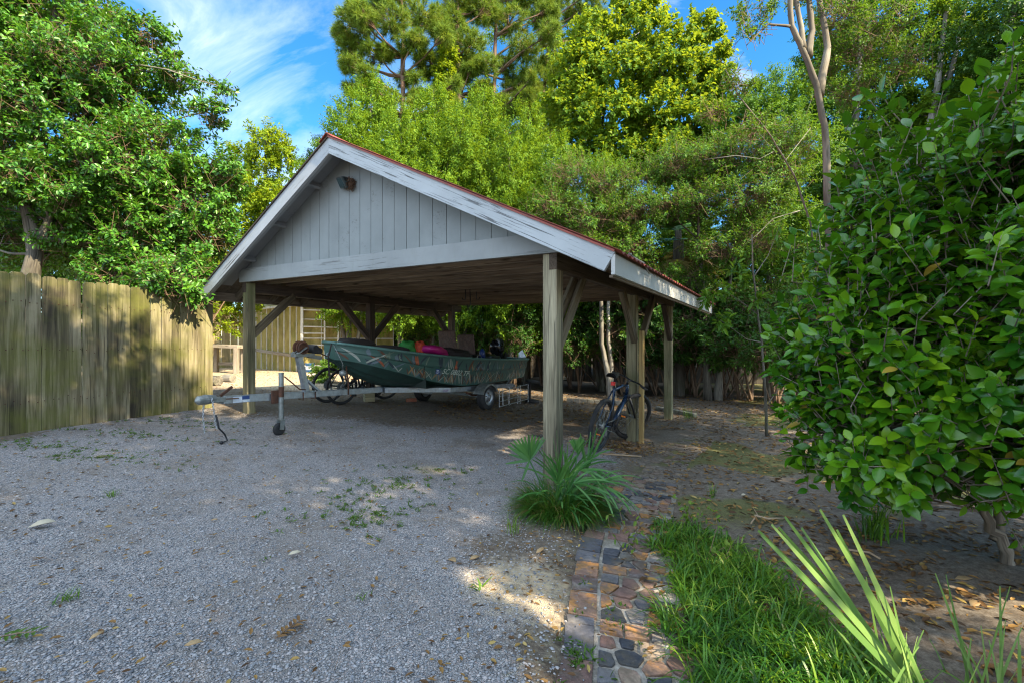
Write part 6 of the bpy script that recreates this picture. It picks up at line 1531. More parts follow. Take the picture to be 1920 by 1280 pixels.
# distant wall of trees beyond the boundary fence (copies of one tall tree)
bt = tree('forest_tree', 'forest', 'tree', (0, 0, 0), [([(0, 0, -.1), (.1, 0, 4), (-.1, .1, 8), (.1, 0, 10)], .18, .05)],
          [(-1.5, 0, 8.2, 1.6, 1.4, 1.3), (1.4, 0, 8.0, 1.6, 1.4, 1.3), (0, -.3, 9.4, 1.6, 1.4, 1.2), (-2.0, 0, 6.2, 1.6, 1.4, 1.2), (2.0, 0, 6.0, 1.6, 1.4, 1.2), (0, -.6, 6.8, 1.7, 1.4, 1.2), (-1.6, 0, 4.2, 1.5, 1.3, 1.1), (1.6, 0, 4.0, 1.5, 1.3, 1.1), (0, -.5, 4.6, 1.6, 1.3, 1.1), (0, 0, 2.6, 1.8, 1.4, 1.0), (-1.5, 0, 2.0, 1.3, 1.2, .9), (1.5, 0, 2.0, 1.3, 1.2, .9)],
          'mid', .13, .07, 'bark', group='forest edge beyond the fence', dens=26, n=12, twig=.45, seed=81)
fl = [(690, 25, .75, .2, 'far tree low behind the leftmost pine'), (800, 26, .72, 1.2, 'far tree low behind the vine column'), (905, 25, .68, 2.4, 'far tree low behind the sunlit pine'), (1020, 24, .75, 3.0, 'far tree behind the left gum'), (1150, 22, .80, .8, 'far tree behind the right gum trunk'), (1290, 21, .80, 4.2, 'far tree behind the cabbage palm'), (1420, 20, .72, 5.1, 'far tree behind the thin sapling'), (1560, 19, .95, 1.7, 'far tree behind the crape myrtle fork'), (1690, 18.5, 1.05, 2.9, 'far tree between the two pale tall trunks'), (1830, 17.5, 1.1, .4, 'far tree behind the camellia top'), (1990, 16, 1.15, 3.7, 'far tree at the right picture edge'), (545, 27, .42, 2.0, 'far low tree behind the greenhouse'), (330, 22, .62, .5, 'far tree behind the tangled thicket'), (150, 20, .75, 1.4, 'far tree behind the holly trunk'), (-60, 18, .85, 2.2, 'far tree at the left picture edge')]
for i, (px, d, sc, rz, lab) in enumerate(fl):
    o = bt if i == 0 else copy_tree(bt)
    o.location = loc(px, d); o.scale = (sc*1.15, sc*1.15, sc); o.rotation_euler = (0, 0, rz); o['label'] = lab
# crape myrtle
b = loc(1560, 7.4); B_ = lambda px, py, d, *r: rel(px, py, d, b, *r)
def s_(px, py, d): p = pt(px, py, d)-b; return (p.x, p.y, p.z)
tree('crape_myrtle', 'crape myrtle with smooth tan forked trunk rising behind the camellia', 'tree', b,
     [([(0, 0, -.1), (.02, 0, 1.2), s_(1552, 400, 7.2), s_(1546, 235, 7.0), s_(1530, 160, 7.0), s_(1503, 90, 7.0), s_(1484, 50, 7.0), s_(1478, -60, 7.0)], .056, .036),
      ([s_(1506, 92, 7.0), s_(1500, 40, 7.1), s_(1488, -20, 7.15), s_(1482, -80, 7.2)], .038, .030), ([s_(1516, 105, 7.0), s_(1522, 60, 7.2), s_(1517, 0, 7.3), s_(1530, -80, 7.3)], .05, .035), ([s_(1536, 180, 7.1), s_(1552, 90, 7.4), s_(1540, 20, 7.5), s_(1528, -60, 7.6)], .055, .035),
      ([s_(1482, 50, 7.0), s_(1440, 46, 6.9), s_(1415, 70, 6.8), s_(1400, 85, 6.8)], .018, .006), ([(0, 0, .6), s_(1520, 420, 7.3), s_(1490, 330, 7.2), s_(1445, 255, 7.0), s_(1385, 180, 6.9), s_(1360, 130, 6.9)], .017, .006)],
     [B_(1400, 18, 6.9, .20, .3, .14), B_(1425, 45, 6.9, .18, .3, .10), B_(1390, 62, 6.8, .14, .2, .09), B_(1440, 10, 7, .22, .3, .14), B_(1570, 30, 7.6, .55, .6, .45), B_(1610, 90, 7.6, .55, .6, .4), B_(1540, 130, 7.8, .35, .4, .3), B_(1650, 40, 7.6, .6, .6, .5), B_(1590, 170, 7.8, .5, .5, .35), B_(1385, 155, 6.9, .25, .3, .18), B_(1340, 205, 6.9, .3, .35, .16), B_(1405, 240, 6.9, .32, .35, .2), B_(1700, 110, 7.6, .5, .5, .4), B_(1500, -40, 7.2, .5, .5, .35), B_(1375, 128, 6.9, .12, .16, .10)],
     'mid', .050, .026, 'bark_smooth', dens=46, n=11, twig=.22, seed=91, limbs=False, tw=True)
# overhanging twigs at the top of the frame
b = loc(1230, 6.4); 
# sapling with large leaves beside the carport eave
b = gp(1438, 816); B_ = lambda px, py, d, *r: rel(px, py, d, b, *r)
def s_(px, py, d): p = pt(px, py, d)-b; return (p.x, p.y, p.z)
dS = b.y
tree('magnolia_sapling', 'thin crooked sapling with a few large leaves beside the right eave', 'tree', b,
     [([(0, 0, -.05), s_(1435, 740, dS), s_(1428, 640, dS), s_(1421, 590, dS), s_(1411, 500, dS), s_(1410, 440, dS)], .022, .010), ([s_(1427, 642, dS), s_(1400, 636, dS-.1), s_(1375, 618, dS-.2), s_(1350, 600, dS-.3)], .009, .005), ([s_(1421, 590, dS), s_(1395, 570, dS), s_(1360, 545, dS-.1), s_(1345, 530, dS-.1)], .008, .004), ([s_(1413, 520, dS), s_(1440, 480, dS), s_(1460, 430, dS)], .007, .003), ([s_(1437, 760, dS), s_(1470, 715, dS)], .006, .003)],
     [B_(1350, 600, dS-.3, .16, .16, .12), B_(1345, 545, dS-.1, .20, .2, .14), B_(1385, 520, dS-.1, .14, .14, .10), B_(1370, 500, dS, .16, .16, .1), B_(1325, 560, dS-.2, .10, .1, .08), B_(1425, 560, dS, .12, .12, .1), B_(1455, 440, dS, .14, .14, .1), B_(1470, 715, dS, .10, .1, .06)],
     'mid', .155, .050, 'bark', dens=40, n=5, twig=.10, seed=95, limbs=False, parts=('stem', 'leaves'), droop=.35)
# long bare branches crossing in front of the dark trees
for k, (P_, r) in enumerate((([(1520, 240), (1470, 305), (1440, 270), (1400, 220)], .012), ([(1500, 395), (1450, 410), (1420, 440), (1395, 460)], .016), ([(1545, 380), (1490, 400), (1440, 425)], .012), ([(1320, 300), (1380, 292), (1425, 298), (1450, 285)], .015))):
    mb = MB(); d = 9.6+.4*k; mb.tube([pt(a, c, d) for a, c in P_], [r*.55*(1-.2*i) for i in range(len(P_))], 6)
    tag(mb.build('dead_branch', M['bark_pale'], smooth=True), ['bare thin branch slanting up left of the crape myrtle', 'thick pale dead branch left of the camellia top', 'thin pale dead branch just above the thick one', 'grey bare branch level with the gable peak in the dark trees'][k], 'branch', 'bare branches in the dark trees')

# cabbage palm with hanging dry fronds
b = loc(1272, 13.6)
e = empty('cabbage_palm', b, 'cabbage palm with drooping yellowed fan fronds behind the carport', 'palm')
mb = MB(); mb.tube([(0, 0, -.1), (.03, 0, 1.8), (0, 0, 3.4), (0, 0, 4.6)], [.19, .17, .17, .15], 12); mb.build('trunk', M['bark'], e, smooth=True, world=False)
rg = np.random.default_rng(17)
def fans(n, elev, r_, Ln, rgn):
    P_, D_, L_, W_, B2, S2 = [], [], [], [], [], []
    for i in range(n):
        a = rgn.uniform(0, 6.28); el = R(rgn.uniform(*elev)); d = np.array([math.cos(a)*math.cos(el), math.sin(a)*math.cos(el), math.sin(el)]); c = np.array([0, 0, 4.5])+d*r_*rgn.uniform(.7, 1.1)
        s1 = unit(np.cross(d, [0, 0, 1])); n1 = np.cross(s1, d)
        for k in range(20):
            t = R(-75+150*k/19); dd = unit(d*math.cos(t)+s1*math.sin(t)+n1*.08*rgn.normal()); P_.append(c); D_.append(dd); L_.append(Ln*rgn.uniform(.8, 1.1)*(1-.25*abs(t)/1.3)); W_.append(.045); B2.append(rgn.uniform(.5, 1.4)); S2.append(np.cross(dd, n1))
    return np.array(P_), np.array(D_), np.array(L_), np.array(W_), np.array(B2), np.array(S2)
for nm, lf, n, el, r_, Ln in (('crown', 'palmetto', 14, (5, 75), .75, 1.0), ('dry_fronds', 'palmdry', 26, (-70, 0), .75, 1.05)):
    a = fans(n, el, r_, Ln, rg); V, q, sg = blade_geo(a[0], a[1], a[2], a[3], a[4], rg, 4, side=a[5]); np_mesh(nm, V, quads=q, attrs={'rnd': ('FACE', 'FLOAT', np.repeat(rg.random(len(a[0])), sg))}, mats=LF[lf], parent=e, world=False)

# understorey shrubs (copies of one shrub)
sp0 = tree('understorey_shrub', 'shrub', 'shrub', (0, 0, 0), [([(0, 0, -.05), (.15, 0, .7), (.35, 0, 1.5)], .022, .008), ([(.03, 0, -.05), (-.2, .05, .7), (-.5, 0, 1.5)], .020, .008), ([(0, .04, -.05), (.0, -.1, .8), (.05, -.2, 1.7)], .020, .008), ([(-.04, 0, -.05), (-.45, .1, .6), (-.8, .1, 1.2)], .016, .006)],
           [(-.5, 0, 1.55, .55, .5, .4), (.35, 0, 1.6, .55, .5, .42), (0, -.2, 1.85, .55, .5, .4), (-.85, .1, 1.1, .45, .4, .35), (.75, 0, 1.1, .5, .45, .38), (0, -.3, 1.15, .5, .4, .35), (.3, .3, 1.3, .6, .4, .4)],
           'dark', .075, .034, 'twig', group='understorey shrubs behind the carport', dens=46, n=12, twig=.26, seed=101, limb_r=.012, tw=True)
sl_ = [(905, 14.6, 1.25, .3, 'dark leggy shrub just right of the rear left post'), (965, 13.8, 1.15, 1.9, 'dark leggy shrub left of the grey front post'), (1030, 14.4, 1.2, 3.1, 'shrub hidden partly by the grey front post'), (1085, 14.0, 1.15, 4.4, 'shrub left of the twin pale trunks'), (1185, 14.2, 1.2, 5.4, 'shrub behind the middle post'), (1230, 13.6, 1.05, .9, 'shrub between the middle and rear right posts'), (1295, 14.0, 1.2, 2.4, 'shrub just right of the rear right post'), (1385, 12.6, 1.10, 3.6, 'shrub behind the thin sapling'), (1450, 11.4, 1.2, 4.9, 'shrub between the sapling and the camellia'), (840, 16.5, 1.25, 1.2, 'shrub behind the rear left post'), (790, 17.2, 1.1, 2.2, 'shrub against the brown fence behind the boat'), (1500, 10.2, 1.15, .2, 'shrub tucked against the camellia back'), (1350, 13.4, 1.1, 5.6, 'shrub under the dark leaved two trunk tree')]
for i, (px, d, sc, rz, lab) in enumerate(sl_):
    o = sp0 if i == 0 else copy_tree(sp0)
    o.location = loc(px, d); o.scale = (sc, sc, sc*random.uniform(.95, 1.15)); o.rotation_euler = (0, 0, rz); o['label'] = lab
rg = np.random.default_rng(103)
for i in range(20):
    px = 870+i*52+rg.uniform(-14, 14); d = rg.uniform(15.4, 16.4)-max(0, px-1150)*.006
    if i >= 13: px = 1160+(i-13)*50+rg.uniform(-12, 12); d = rg.uniform(13.2, 14.0)-max(0, px-1250)*.008
    o = copy_tree(sp0); o.location = loc(px, d); k = rg.uniform(1.35, 1.6); o.scale = (k*1.1, k, k*rg.uniform(.9, 1.1)); o.rotation_euler = (0, 0, rg.uniform(0, 6.28))
    o['label'] = 'dense dark shrub massed along the foot of the boundary fence'; o['group'] = 'shrubs along the boundary fence'
# sunlit bushes hanging over the brown fence
b = loc(800, 17.8); B_ = lambda px, py, d, *r: rel(px, py, d, b, *r)
tree('sunlit_bush', 'sunlit yellow green bush hanging over the brown fence behind the boat', 'shrub', b, [([(0, 0, 0), (.1, 0, 1.4), (.3, 0, 2.6)], .06, .02), ([(1., 0, 0), (1.02, 0, 1.4), (1.0, 0, 2.8)], .09, .05), ([(1.45, 0, 0), (1.5, 0, 1.4), (1.45, 0, 2.8)], .06, .04)],
     [B_(745, 600, 18, .8, .6, .45), B_(800, 585, 17.8, .9, .6, .5), B_(850, 610, 17.4, .8, .6, .5), B_(830, 650, 16.8, .6, .5, .4), B_(880, 585, 17.6, .9, .6, .5)], 'yellowgreen', .085, .045, 'bark_pale', dens=42, n=12, twig=.32, seed=105)
# flowering weeds near the bicycles
b = gp(612, 716); B_ = lambda px, py, d, *r: rel(px, py, d, b, *r)
tree('flowering_shrub', 'low green shrub with red tinted tips beside the parked bicycles', 'shrub', b, [([(0, 0, 0), (.1, 0, .4), (.2, 0, .7)], .015, .006)], [B_(612, 690, b.y, .38, .3, .26), B_(640, 680, b.y, .3, .3, .2), B_(600, 705, b.y, .3, .3, .16)], 'weed', .07, .035, 'twig', dens=120, n=9, twig=.16, seed=106, parts=('stem', 'leaves'))
# ---------------------------------------------------------------- camellia filling the right side
def camellia():
    rg = np.random.default_rng(120); b = Vector((3.46, 3.17, float(gz(3.46))))
    e = empty('camellia_bush', b, 'large glossy camellia bush filling the right side', 'bush')
    bl = np.array([(2.75, 3.1, .95, .85, .75, .62), (3.5, 2.9, 1.5, 1.25, .95, 1.0), (2.95, 3.25, 2.05, .85, .8, .7), (3.9, 2.9, 2.22, 1.15, .9, .72), (2.55, 3.2, 1.45, .72, .7, .6), (4.6, 2.7, 1.4, 1.2, 1.0, 1.05), (3.1, 2.75, .95, .75, .6, .38), (3.55, 3.3, 2.72, .55, .5, .35), (4.35, 3.0, 2.42, .7, .6, .45), (2.6, 3.5, .7, .55, .5, .40)])
    mb = MB(); allp = []
    stems = [[(.06, 0, -.05), (-.08, -.03, .16), (-.22, -.06, .40), (-.30, -.12, .66), (-.42, -.10, 1.1), (-.36, -.05, 1.8), (-.30, 0, 2.7)], [(-.10, -.02, .2), (.02, .08, .5), (.05, .12, 1.2), (.12, .05, 2.0), (.25, 0, 3.0)], [(-.28, -.10, .55), (-.6, .1, .95), (-.9, .15, 1.5), (-.95, .2, 2.2)], [(.05, 0, .1), (.5, -.1, .7), (.9, -.1, 1.5), (1.1, -.1, 2.4)], [(-.40, -.1, 1.0), (-.30, -.35, 1.5), (-.25, -.45, 2.2)], [(-.3, -.1, .6), (-.7, -.15, .75), (-1.05, -.05, .95)]]
    for i, s in enumerate(stems):
        r0 = (.040, .028)[i] if i < 2 else .022
        pts = [b+Vector(p) for p in s]; fine = []
        for a, c in zip(pts[:-1], pts[1:]): fine += [a.lerp(c, k/4)+Vector(rg.normal(0, .012, 3)) for k in range(4)]
        fine.append(pts[-1]); mb.tube(fine, np.linspace(r0, .008, len(fine)), 9); allp += fine
    AP = np.array([p[:] for p in allp])
    # shoots
    bl[:, 0] += .15*(bl[:, 0] < 3.2)
    T, O = crown_points(rg, [tuple(x) for x in bl], 210, lump=.20, inner=.60)
    ok = T[:, 2] > gz(T[:, 0])+.18
    # keep tips that are not deep inside another part of the bush
    for x in bl:
        q = (T-x[:3])/x[3:]; ok &= np.linalg.norm(q, axis=1) > .60
    ok &= (T[:, 1] > 1.55+.10*np.abs(T[:, 0]-3)); T, O = T[ok], O[ok]
    # long upright shoots standing above the mass
    up_ = np.where((O[:, 2] > .25) & (rg.random(len(T)) < .30))[0]
    T2 = T[up_]+np.stack([rg.normal(0, .05, len(up_)), rg.normal(0, .05, len(up_)), rg.uniform(.12, .50, len(up_))], -1)
    T = np.concatenate([T, T2]); O = np.concatenate([O, O[up_]*.2+np.array([0, 0, 1.])])
    m_ = len(T)
    ax = unit(O*.75+np.array([0, 0, .75])+rg.normal(0, .30, (m_, 3)))
    ln = rg.uniform(.18, .34, m_); n = 9
    f = (np.arange(n)+.6)/n
    base = T[:, None]+ax[:, None]*((f[None]-.75)*ln[:, None])[..., None]
    ang = rg.uniform(0, 6.28, (m_, 1))+np.arange(n)[None]*2.4
    s1 = unit(np.cross(ax, np.array([.2, .1, .97]))); s2 = np.cross(ax, s1)
    rad = s1[:, None]*np.cos(ang)[..., None]+s2[:, None]*np.sin(ang)[..., None]
    upness = (f[None]**2*.9)[..., None]
    D = unit(rad+ax[:, None]*(.25+upness)+O[:, None]*.30+np.array([0, 0, -.42])*(1-upness)+rg.normal(0, .14, (m_, n, 3)))
    N = unit(np.array([0, -.12, .62])+ax[:, None]*.15+O[:, None]*.75+rg.normal(0, .22, (m_, n, 3)))
    Ln = .102*rg.uniform(.55, 1.2, (m_, n)); Wd = Ln*rg.uniform(.50, .60, (m_, n))
    # richer leaf: 2 x 5 grid with a raised rim, drooping pointed tip
    P = (base+rad*.004).reshape(-1, 3); D = D.reshape(-1, 3); N = N.reshape(-1, 3); Ln = Ln.ravel()[:, None]; Wd = Wd.ravel()[:, None]
    S = unit(np.cross(D, N)); N = np.cross(S, D); k_ = len(P)
    prof = [(0, .0), (.14, .27), (.36, .49), (.60, .47), (.82, .27), (1.0, .0)]
    dr = rg.uniform(.05, .26, (k_, 1)); cu = rg.uniform(.08, .24, (k_, 1))
    V = np.empty((k_, 6, 3, 3))
    for i, (x, w) in enumerate(prof):
        c = P+D*Ln*x-N*Ln*dr*x*x+D*.0
        V[:, i, 1] = c; V[:, i, 0] = c+S*Wd*w+N*Wd*cu*w*2; V[:, i, 2] = c-S*Wd*w+N*Wd*cu*w*2
    idx = np.arange(18).reshape(6, 3); q = np.concatenate([np.stack([idx[:-1, j], idx[:-1, j+1], idx[1:, j+1], idx[1:, j]], -1) for j in (0, 1)])
    Q_ = (q[None]+18*np.arange(k_)[:, None, None]).reshape(-1, 4)
    young = np.repeat((rg.random(m_) < .34), n)*np.tile(f > .6, m_)*.36
    tone = np.clip(.40+np.repeat(rg.normal(0, .16, m_), n)+rg.normal(0, .14, k_)+young, 0, .96)
    tone = np.where(rg.random(k_) < .006, 1.3, tone)
    np_mesh('foliage', V.reshape(-1, 3), quads=Q_, attrs={'rnd': ('FACE', 'FLOAT', np.repeat(tone, 10))}, mats=LF['camellia'], parent=e, smooth=True)
    # twigs from the stems to the shoots
    for i in range(m_):
        j = np.argmin(np.linalg.norm(AP-T[i], axis=1)+.9*np.maximum(0, AP[:, 2]-T[i, 2]+.1))
        a0 = T[i]-ax[i]*ln[i]*.75; a1 = T[i]+ax[i]*ln[i]*.2
        if i % 2 == 0:
            mid = AP[j]*.45+a0*.55+np.array([0, 0, -.05])+rg.normal(0, .04, 3); mb.tube([AP[j], mid, a0], [.008, .0055, .004], 4, cap=False)
        mb.tube([a0, (a0+a1)/2, a1], [.004, .003, .0018], 4, cap=False)
    mb.build('trunk', M['camstem'], e, smooth=True)
    return e
camellia()

# ---------------------------------------------------------------- ground plants
def blades(name, mats, P, D, Ln, Wd, bend, seed, seg=4, parent=None, world=True, fold=0, tone=None, tipw=.08, side=None):
    rg = np.random.default_rng(seed); V, q, sg = blade_geo(np.asarray(P, float), np.asarray(D, float), Ln, Wd, bend, rg, seg, tipw=tipw, side=side)
    t = rg.random(len(P)) if tone is None else tone
    return np_mesh(name, V, quads=q, attrs={'rnd': ('FACE', 'FLOAT', np.repeat(t, sg))}, mats=mats, parent=parent, world=world)
# border grass patch right of the path
rg = np.random.default_rng(130); n = 42000
x = rg.uniform(.4, 2.4, n); y = rg.uniform(1.45, 3.85, n); s = sidepath(x, y)
edge = .27+.07*np.sin(y*5)+.06*np.sin(y*13)+rg.exponential(.03, n); far = 1.22-.26*(y-2.0)-rg.exponential(.07, n)
ok = (s > edge) & (s < far+.10*np.sin(x*9)) & (y < 3.55+.18*np.sin(x*6)) & (fbm(x, y, 4, 140) > -.75)
x, y = x[ok], y[ok]; n = min(len(x), 7000); x, y = x[:n], y[:n]
cl = np.stack([np.sin(x*23+np.cos(y*17)*2), np.cos(y*21+np.sin(x*19)*2)], -1)
D = unit(np.concatenate([rg.normal(0, .40, (n, 2))+cl*.42+np.array([-.12, -.14]), np.ones((n, 1))], 1))
o = blades('border_grass', LF['grass'], np.stack([x, y, gz(x)-.01], -1), D, rg.uniform(.08, .26, n)*(1-.30*smooth(2.6, 3.6, y)), rg.uniform(.006, .0125, n), rg.uniform(.8, 3.2, n), 131, 6, tone=np.where(rg.random(n) < .10, 1.0, np.clip(.45+rg.normal(0, .2, n)+.25*fbm(x, y, 3, 7), 0, .86)))
tag(o, 'dense arching border grass spilling over the path edge', kind='stuff')
# broad-leaved weeds at the edge of the grass
for k, (px, py, m_, lab) in enumerate(((1300, 985, 34, 'bright yellow green weed sprouting from the border grass tip'), (1185, 1040, 14, 'small yellowed weed on the path edge'), (1320, 1060, 18, 'lime leaved weed in the middle of the border grass'))):
    c = np.array(gp(px, py)); rg = np.random.default_rng(140+k)
    e = empty('broadleaf_weed', Vector(c), lab, 'weed', 'broadleaf weeds along the path'); mb = MB(); P_, D_, N_ = [], [], []
    for j in range(m_//5+2):
        a = rg.uniform(0, 6.28); tip = c+np.array([math.cos(a)*.16, math.sin(a)*.16, rg.uniform(.10, .30)]); pts = bent(c, tip, rg, .1, 4); mb.tube(pts, [.0022]*5, 4)
        for p in pts[1:]:
            for _ in range(2): P_.append(p); D_.append(unit(rg.normal(size=3)+np.array([0, 0, .25]))); N_.append(unit(np.array([0, 0, 1])+rg.normal(0, .3, 3)))
    mb.build('stem', M['twig'], e); V, q = leaf_geo(np.array(P_), np.array(D_), np.array(N_), rg.uniform(.03, .055, len(P_)), rg.uniform(.018, .032, len(P_)))
    np_mesh('leaves', V, quads=q, attrs={'rnd': ('FACE', 'FLOAT', np.repeat(.65+.35*rg.random(len(P_)), 2))}, mats=LF['weed'], parent=e)
# trimmed palmetto by the front post
def fan(rgn, hub, d, nrm, Ln, nseg, spread, cut=1.0, wd=.026, bend=.25):
    d = unit(d); nrm = unit(nrm-d*np.dot(nrm, d)); s1 = np.cross(d, nrm); P_, D_, L_, W_, B_, S_ = [], [], [], [], [], []
    for k in range(nseg):
        t = spread*(-.5+k/(nseg-1)); dd = unit(d*math.cos(t)+s1*math.sin(t)+nrm*rgn.normal(0, .05)); P_.append(hub); D_.append(dd); L_.append(Ln*cut*rgn.uniform(.92, 1.08)); W_.append(wd*rgn.uniform(.85, 1.1)); B_.append(bend*rgn.uniform(.6, 1.4)); S_.append(unit(np.cross(dd, nrm)+nrm*rgn.normal(0, .35)))
    return P_, D_, L_, W_, B_, S_
def palmetto():
    rgn = np.random.default_rng(150); c = gp(1052, 962); c = np.array(c)
    e = empty('palmetto', Vector(c), 'trimmed fan palmetto growing in front of the grey post', 'palm')
    A = [[], [], [], [], [], []]; mb = MB()
    def add(f):
        for a, b_ in zip(A, f): a.extend(b_)
    def at(px, py, d): return np.array(pt(px, py, d))
    d0 = c[1]
    # the trimmed fans
    for hub, tip, base, n_, sp_, Ln, wd in ((at(993, 862, d0-.12), at(985, 822, d0-.14), at(1028, 935, d0-.02), 11, R(86), .205, .026), (at(1083, 848, d0+.05), at(1082, 822, d0+.05), at(1070, 930, d0), 10, R(60), .125, .022)):
        mb.tube([c+np.array([0, 0, .02]), base, hub], [.008, .007, .006], 6)
        add(fan(rgn, hub, tip-hub, np.array([.1, -1, .25]), Ln, n_, sp_, 1, wd, .03))
    # a few untrimmed side rays of the left fan
    hub = at(993, 862, d0-.12)
    for tip in (at(948, 868, d0-.16), at(955, 850, d0-.14), at(978, 902, d0-.16), at(1022, 822, d0-.05)):
        v = tip-hub; add(([hub], [unit(v)], [np.linalg.norm(v)], [.022], [.04], [unit(np.cross(v, [.2, -1, .3]))]))
    # untrimmed fans: seen nearly edge on, their straps arching over
    for (hx, hy, tx, ty, n_, sp_, Ln, bd, dd, nr) in ((1120, 905, 1170, 895, 13, 150, .36, 1.5, -.06, (.0, -.35, .95)), (1085, 880, 1150, 850, 9, 110, .38, 1.3, .04, (-.3, -.3, .9)), (1060, 900, 1075, 840, 8, 90, .36, .5, .0, (.5, -.7, .5)), (1046, 905, 1030, 850, 7, 80, .34, .6, -.03, (-.5, -.7, .5)),
          (1050, 915, 1045, 860, 6, 60, .40, .15, .03, (.9, -.3, .1)), (1100, 880, 1112, 800, 5, 45, .34, .12, .10, (.2, -.9, .2)), (1075, 905, 1115, 900, 6, 90, .40, 1.6, -.15, (.1, -.5, .8))):
        hub = at(hx, hy, d0+dd); mb.tube([c+np.array([0, 0, .01]), (c+hub)/2+np.array([0, 0, .04]), hub], [.009, .007, .005], 6)
        f_ = fan(rgn, hub, at(tx, ty, d0+dd-.02)-hub, np.array(nr), Ln*1.05, int(n_*1.5), R(sp_), 1, .0185, bd); f_ = list(f_); f_[2] = [l*rgn.uniform(.72, 1.12) for l in f_[2]]; f_[1] = [unit(v+rgn.normal(0, .10, 3)) for v in f_[1]]
        add(f_)
    for k in range(46):                    # loose straps from the heart of the clump
        t = rgn.uniform(-2.9, .6) if k % 3 else rgn.uniform(-.7, .5); el = R(rgn.uniform(35, 82)); v = np.array([math.cos(t)*math.cos(el), math.sin(t)*math.cos(el), math.sin(el)])
        A[0].append(c+np.array([rgn.normal(0, .05), rgn.normal(0, .04), .03])); A[1].append(v); A[2].append(rgn.uniform(.34, .58)); A[3].append(rgn.uniform(.013, .024)); A[4].append(rgn.uniform(.6, 2.2)); A[5].append(unit(np.cross(v, [.1, -.3, 1])))
    mb.build('stem', LF['palmetto'], e, smooth=True)
    blades('fronds', LF['palmetto'], A[0], A[1], np.array(A[2]), np.array(A[3]), np.array(A[4]), 151, 6, e, side=np.array(A[5]), tipw=.45)
    # liriope skirt around it
    n = 2300; a = rgn.uniform(0, 6.28, n); r_ = .25*np.sqrt(rgn.random(n)); x = c[0]+.02+r_*np.cos(a)*1.15; y = c[1]+r_*np.sin(a)*.8
    D = unit(np.stack([np.cos(a)*.55+rgn.normal(0, .3, n), np.sin(a)*.55+rgn.normal(0, .3, n), np.full(n, .75)], -1))
    dry = rgn.random(n) < .12
    for nm, ms, lf in (('skirt_blades', ~dry, 'grass'), ('dry_blades', dry, 'palmdry')):
        k = ms.sum(); o = blades(nm, LF[lf], np.stack([x, y, gz(x)-.01], -1)[ms], D[ms], rgn.uniform(.18, .40, k), rgn.uniform(.005, .009, k), rgn.uniform(.8, 2.8, k), 152, 6, tone=rgn.random(k)*.45)
        if nm == 'skirt_blades': tag(o, 'dark tuft of narrow liriope blades around the palmetto foot', 'grass tuft')
        else: tag(o, 'straw coloured dead blades hanging around the palmetto foot', 'grass tuft')
        o.name = 'liriope_tuft' if nm == 'skirt_blades' else 'dead_grass_tuft'
palmetto()
# cut palm fronds in the lower right corner
def corner_palm():
    rgn = np.random.default_rng(160); c = np.array([1.66, 1.86, float(gz(1.66))]); e = empty('trimmed_palm', Vector(c), 'pale trimmed palm blades rising in the lower right corner', 'palm')
    A = [[], [], [], [], [], []]
    def ray(px0, py0, px, py, d, wd=.027, bend=.03):
        p0 = np.array(pt(px0, py0, d)); v = np.array(pt(px, py, d+.03))-p0; A[0].append(p0); A[1].append(unit(v)); A[2].append(np.linalg.norm(v)); A[3].append(wd); A[4].append(bend); A[5].append(unit(np.cross(v, [.3*rgn.normal(), -1, .5*rgn.normal()])))
    for (px, py) in ((1424, 991), (1449, 980), (1474, 966), (1505, 987), (1540, 953), (1571, 991), (1583, 963), (1430, 1000), (1462, 985)): ray(1715+rgn.uniform(-25, 25), 1300, px, py, 1.86+rgn.uniform(-.06, .06))
    for (px, py) in ((1670, 1098), (1683, 1180), (1700, 1185), (1720, 1192), (1572, 1185), (1640, 1092), (1625, 1080)): ray(1700+rgn.uniform(-40, 40), 1310, px, py, 1.86+rgn.uniform(-.1, .1), .011)
    for (px, py) in ((1755, 1073), (1775, 1076), (1840, 1172), (1875, 1098), (1893, 1097), (1885, 1160), (1915, 1175), (1925, 1230)): ray(1850+rgn.uniform(-30, 40), 1330, px, py, 1.95+rgn.uniform(-.1, .1), .012)
    for k in range(26):
        px0 = rgn.uniform(1640, 1920); ray(px0, 1335, px0+rgn.uniform(-90, 70), rgn.uniform(1150, 1250), 1.88+rgn.uniform(-.12, .25), .011, rgn.uniform(.05, .9))
    blades('fronds', LF['palmpale'], A[0], A[1], np.array(A[2]), np.array(A[3]), np.array(A[4]), 161, 5, e, side=np.array(A[5]), tipw=.35)
    mb = MB(); mb.ball(c+np.array([0, 0, -.02]), .09, 12, 8, (1, 1, .7)); mb.build('crown_base', M['bark'], e, smooth=True)
corner_palm()
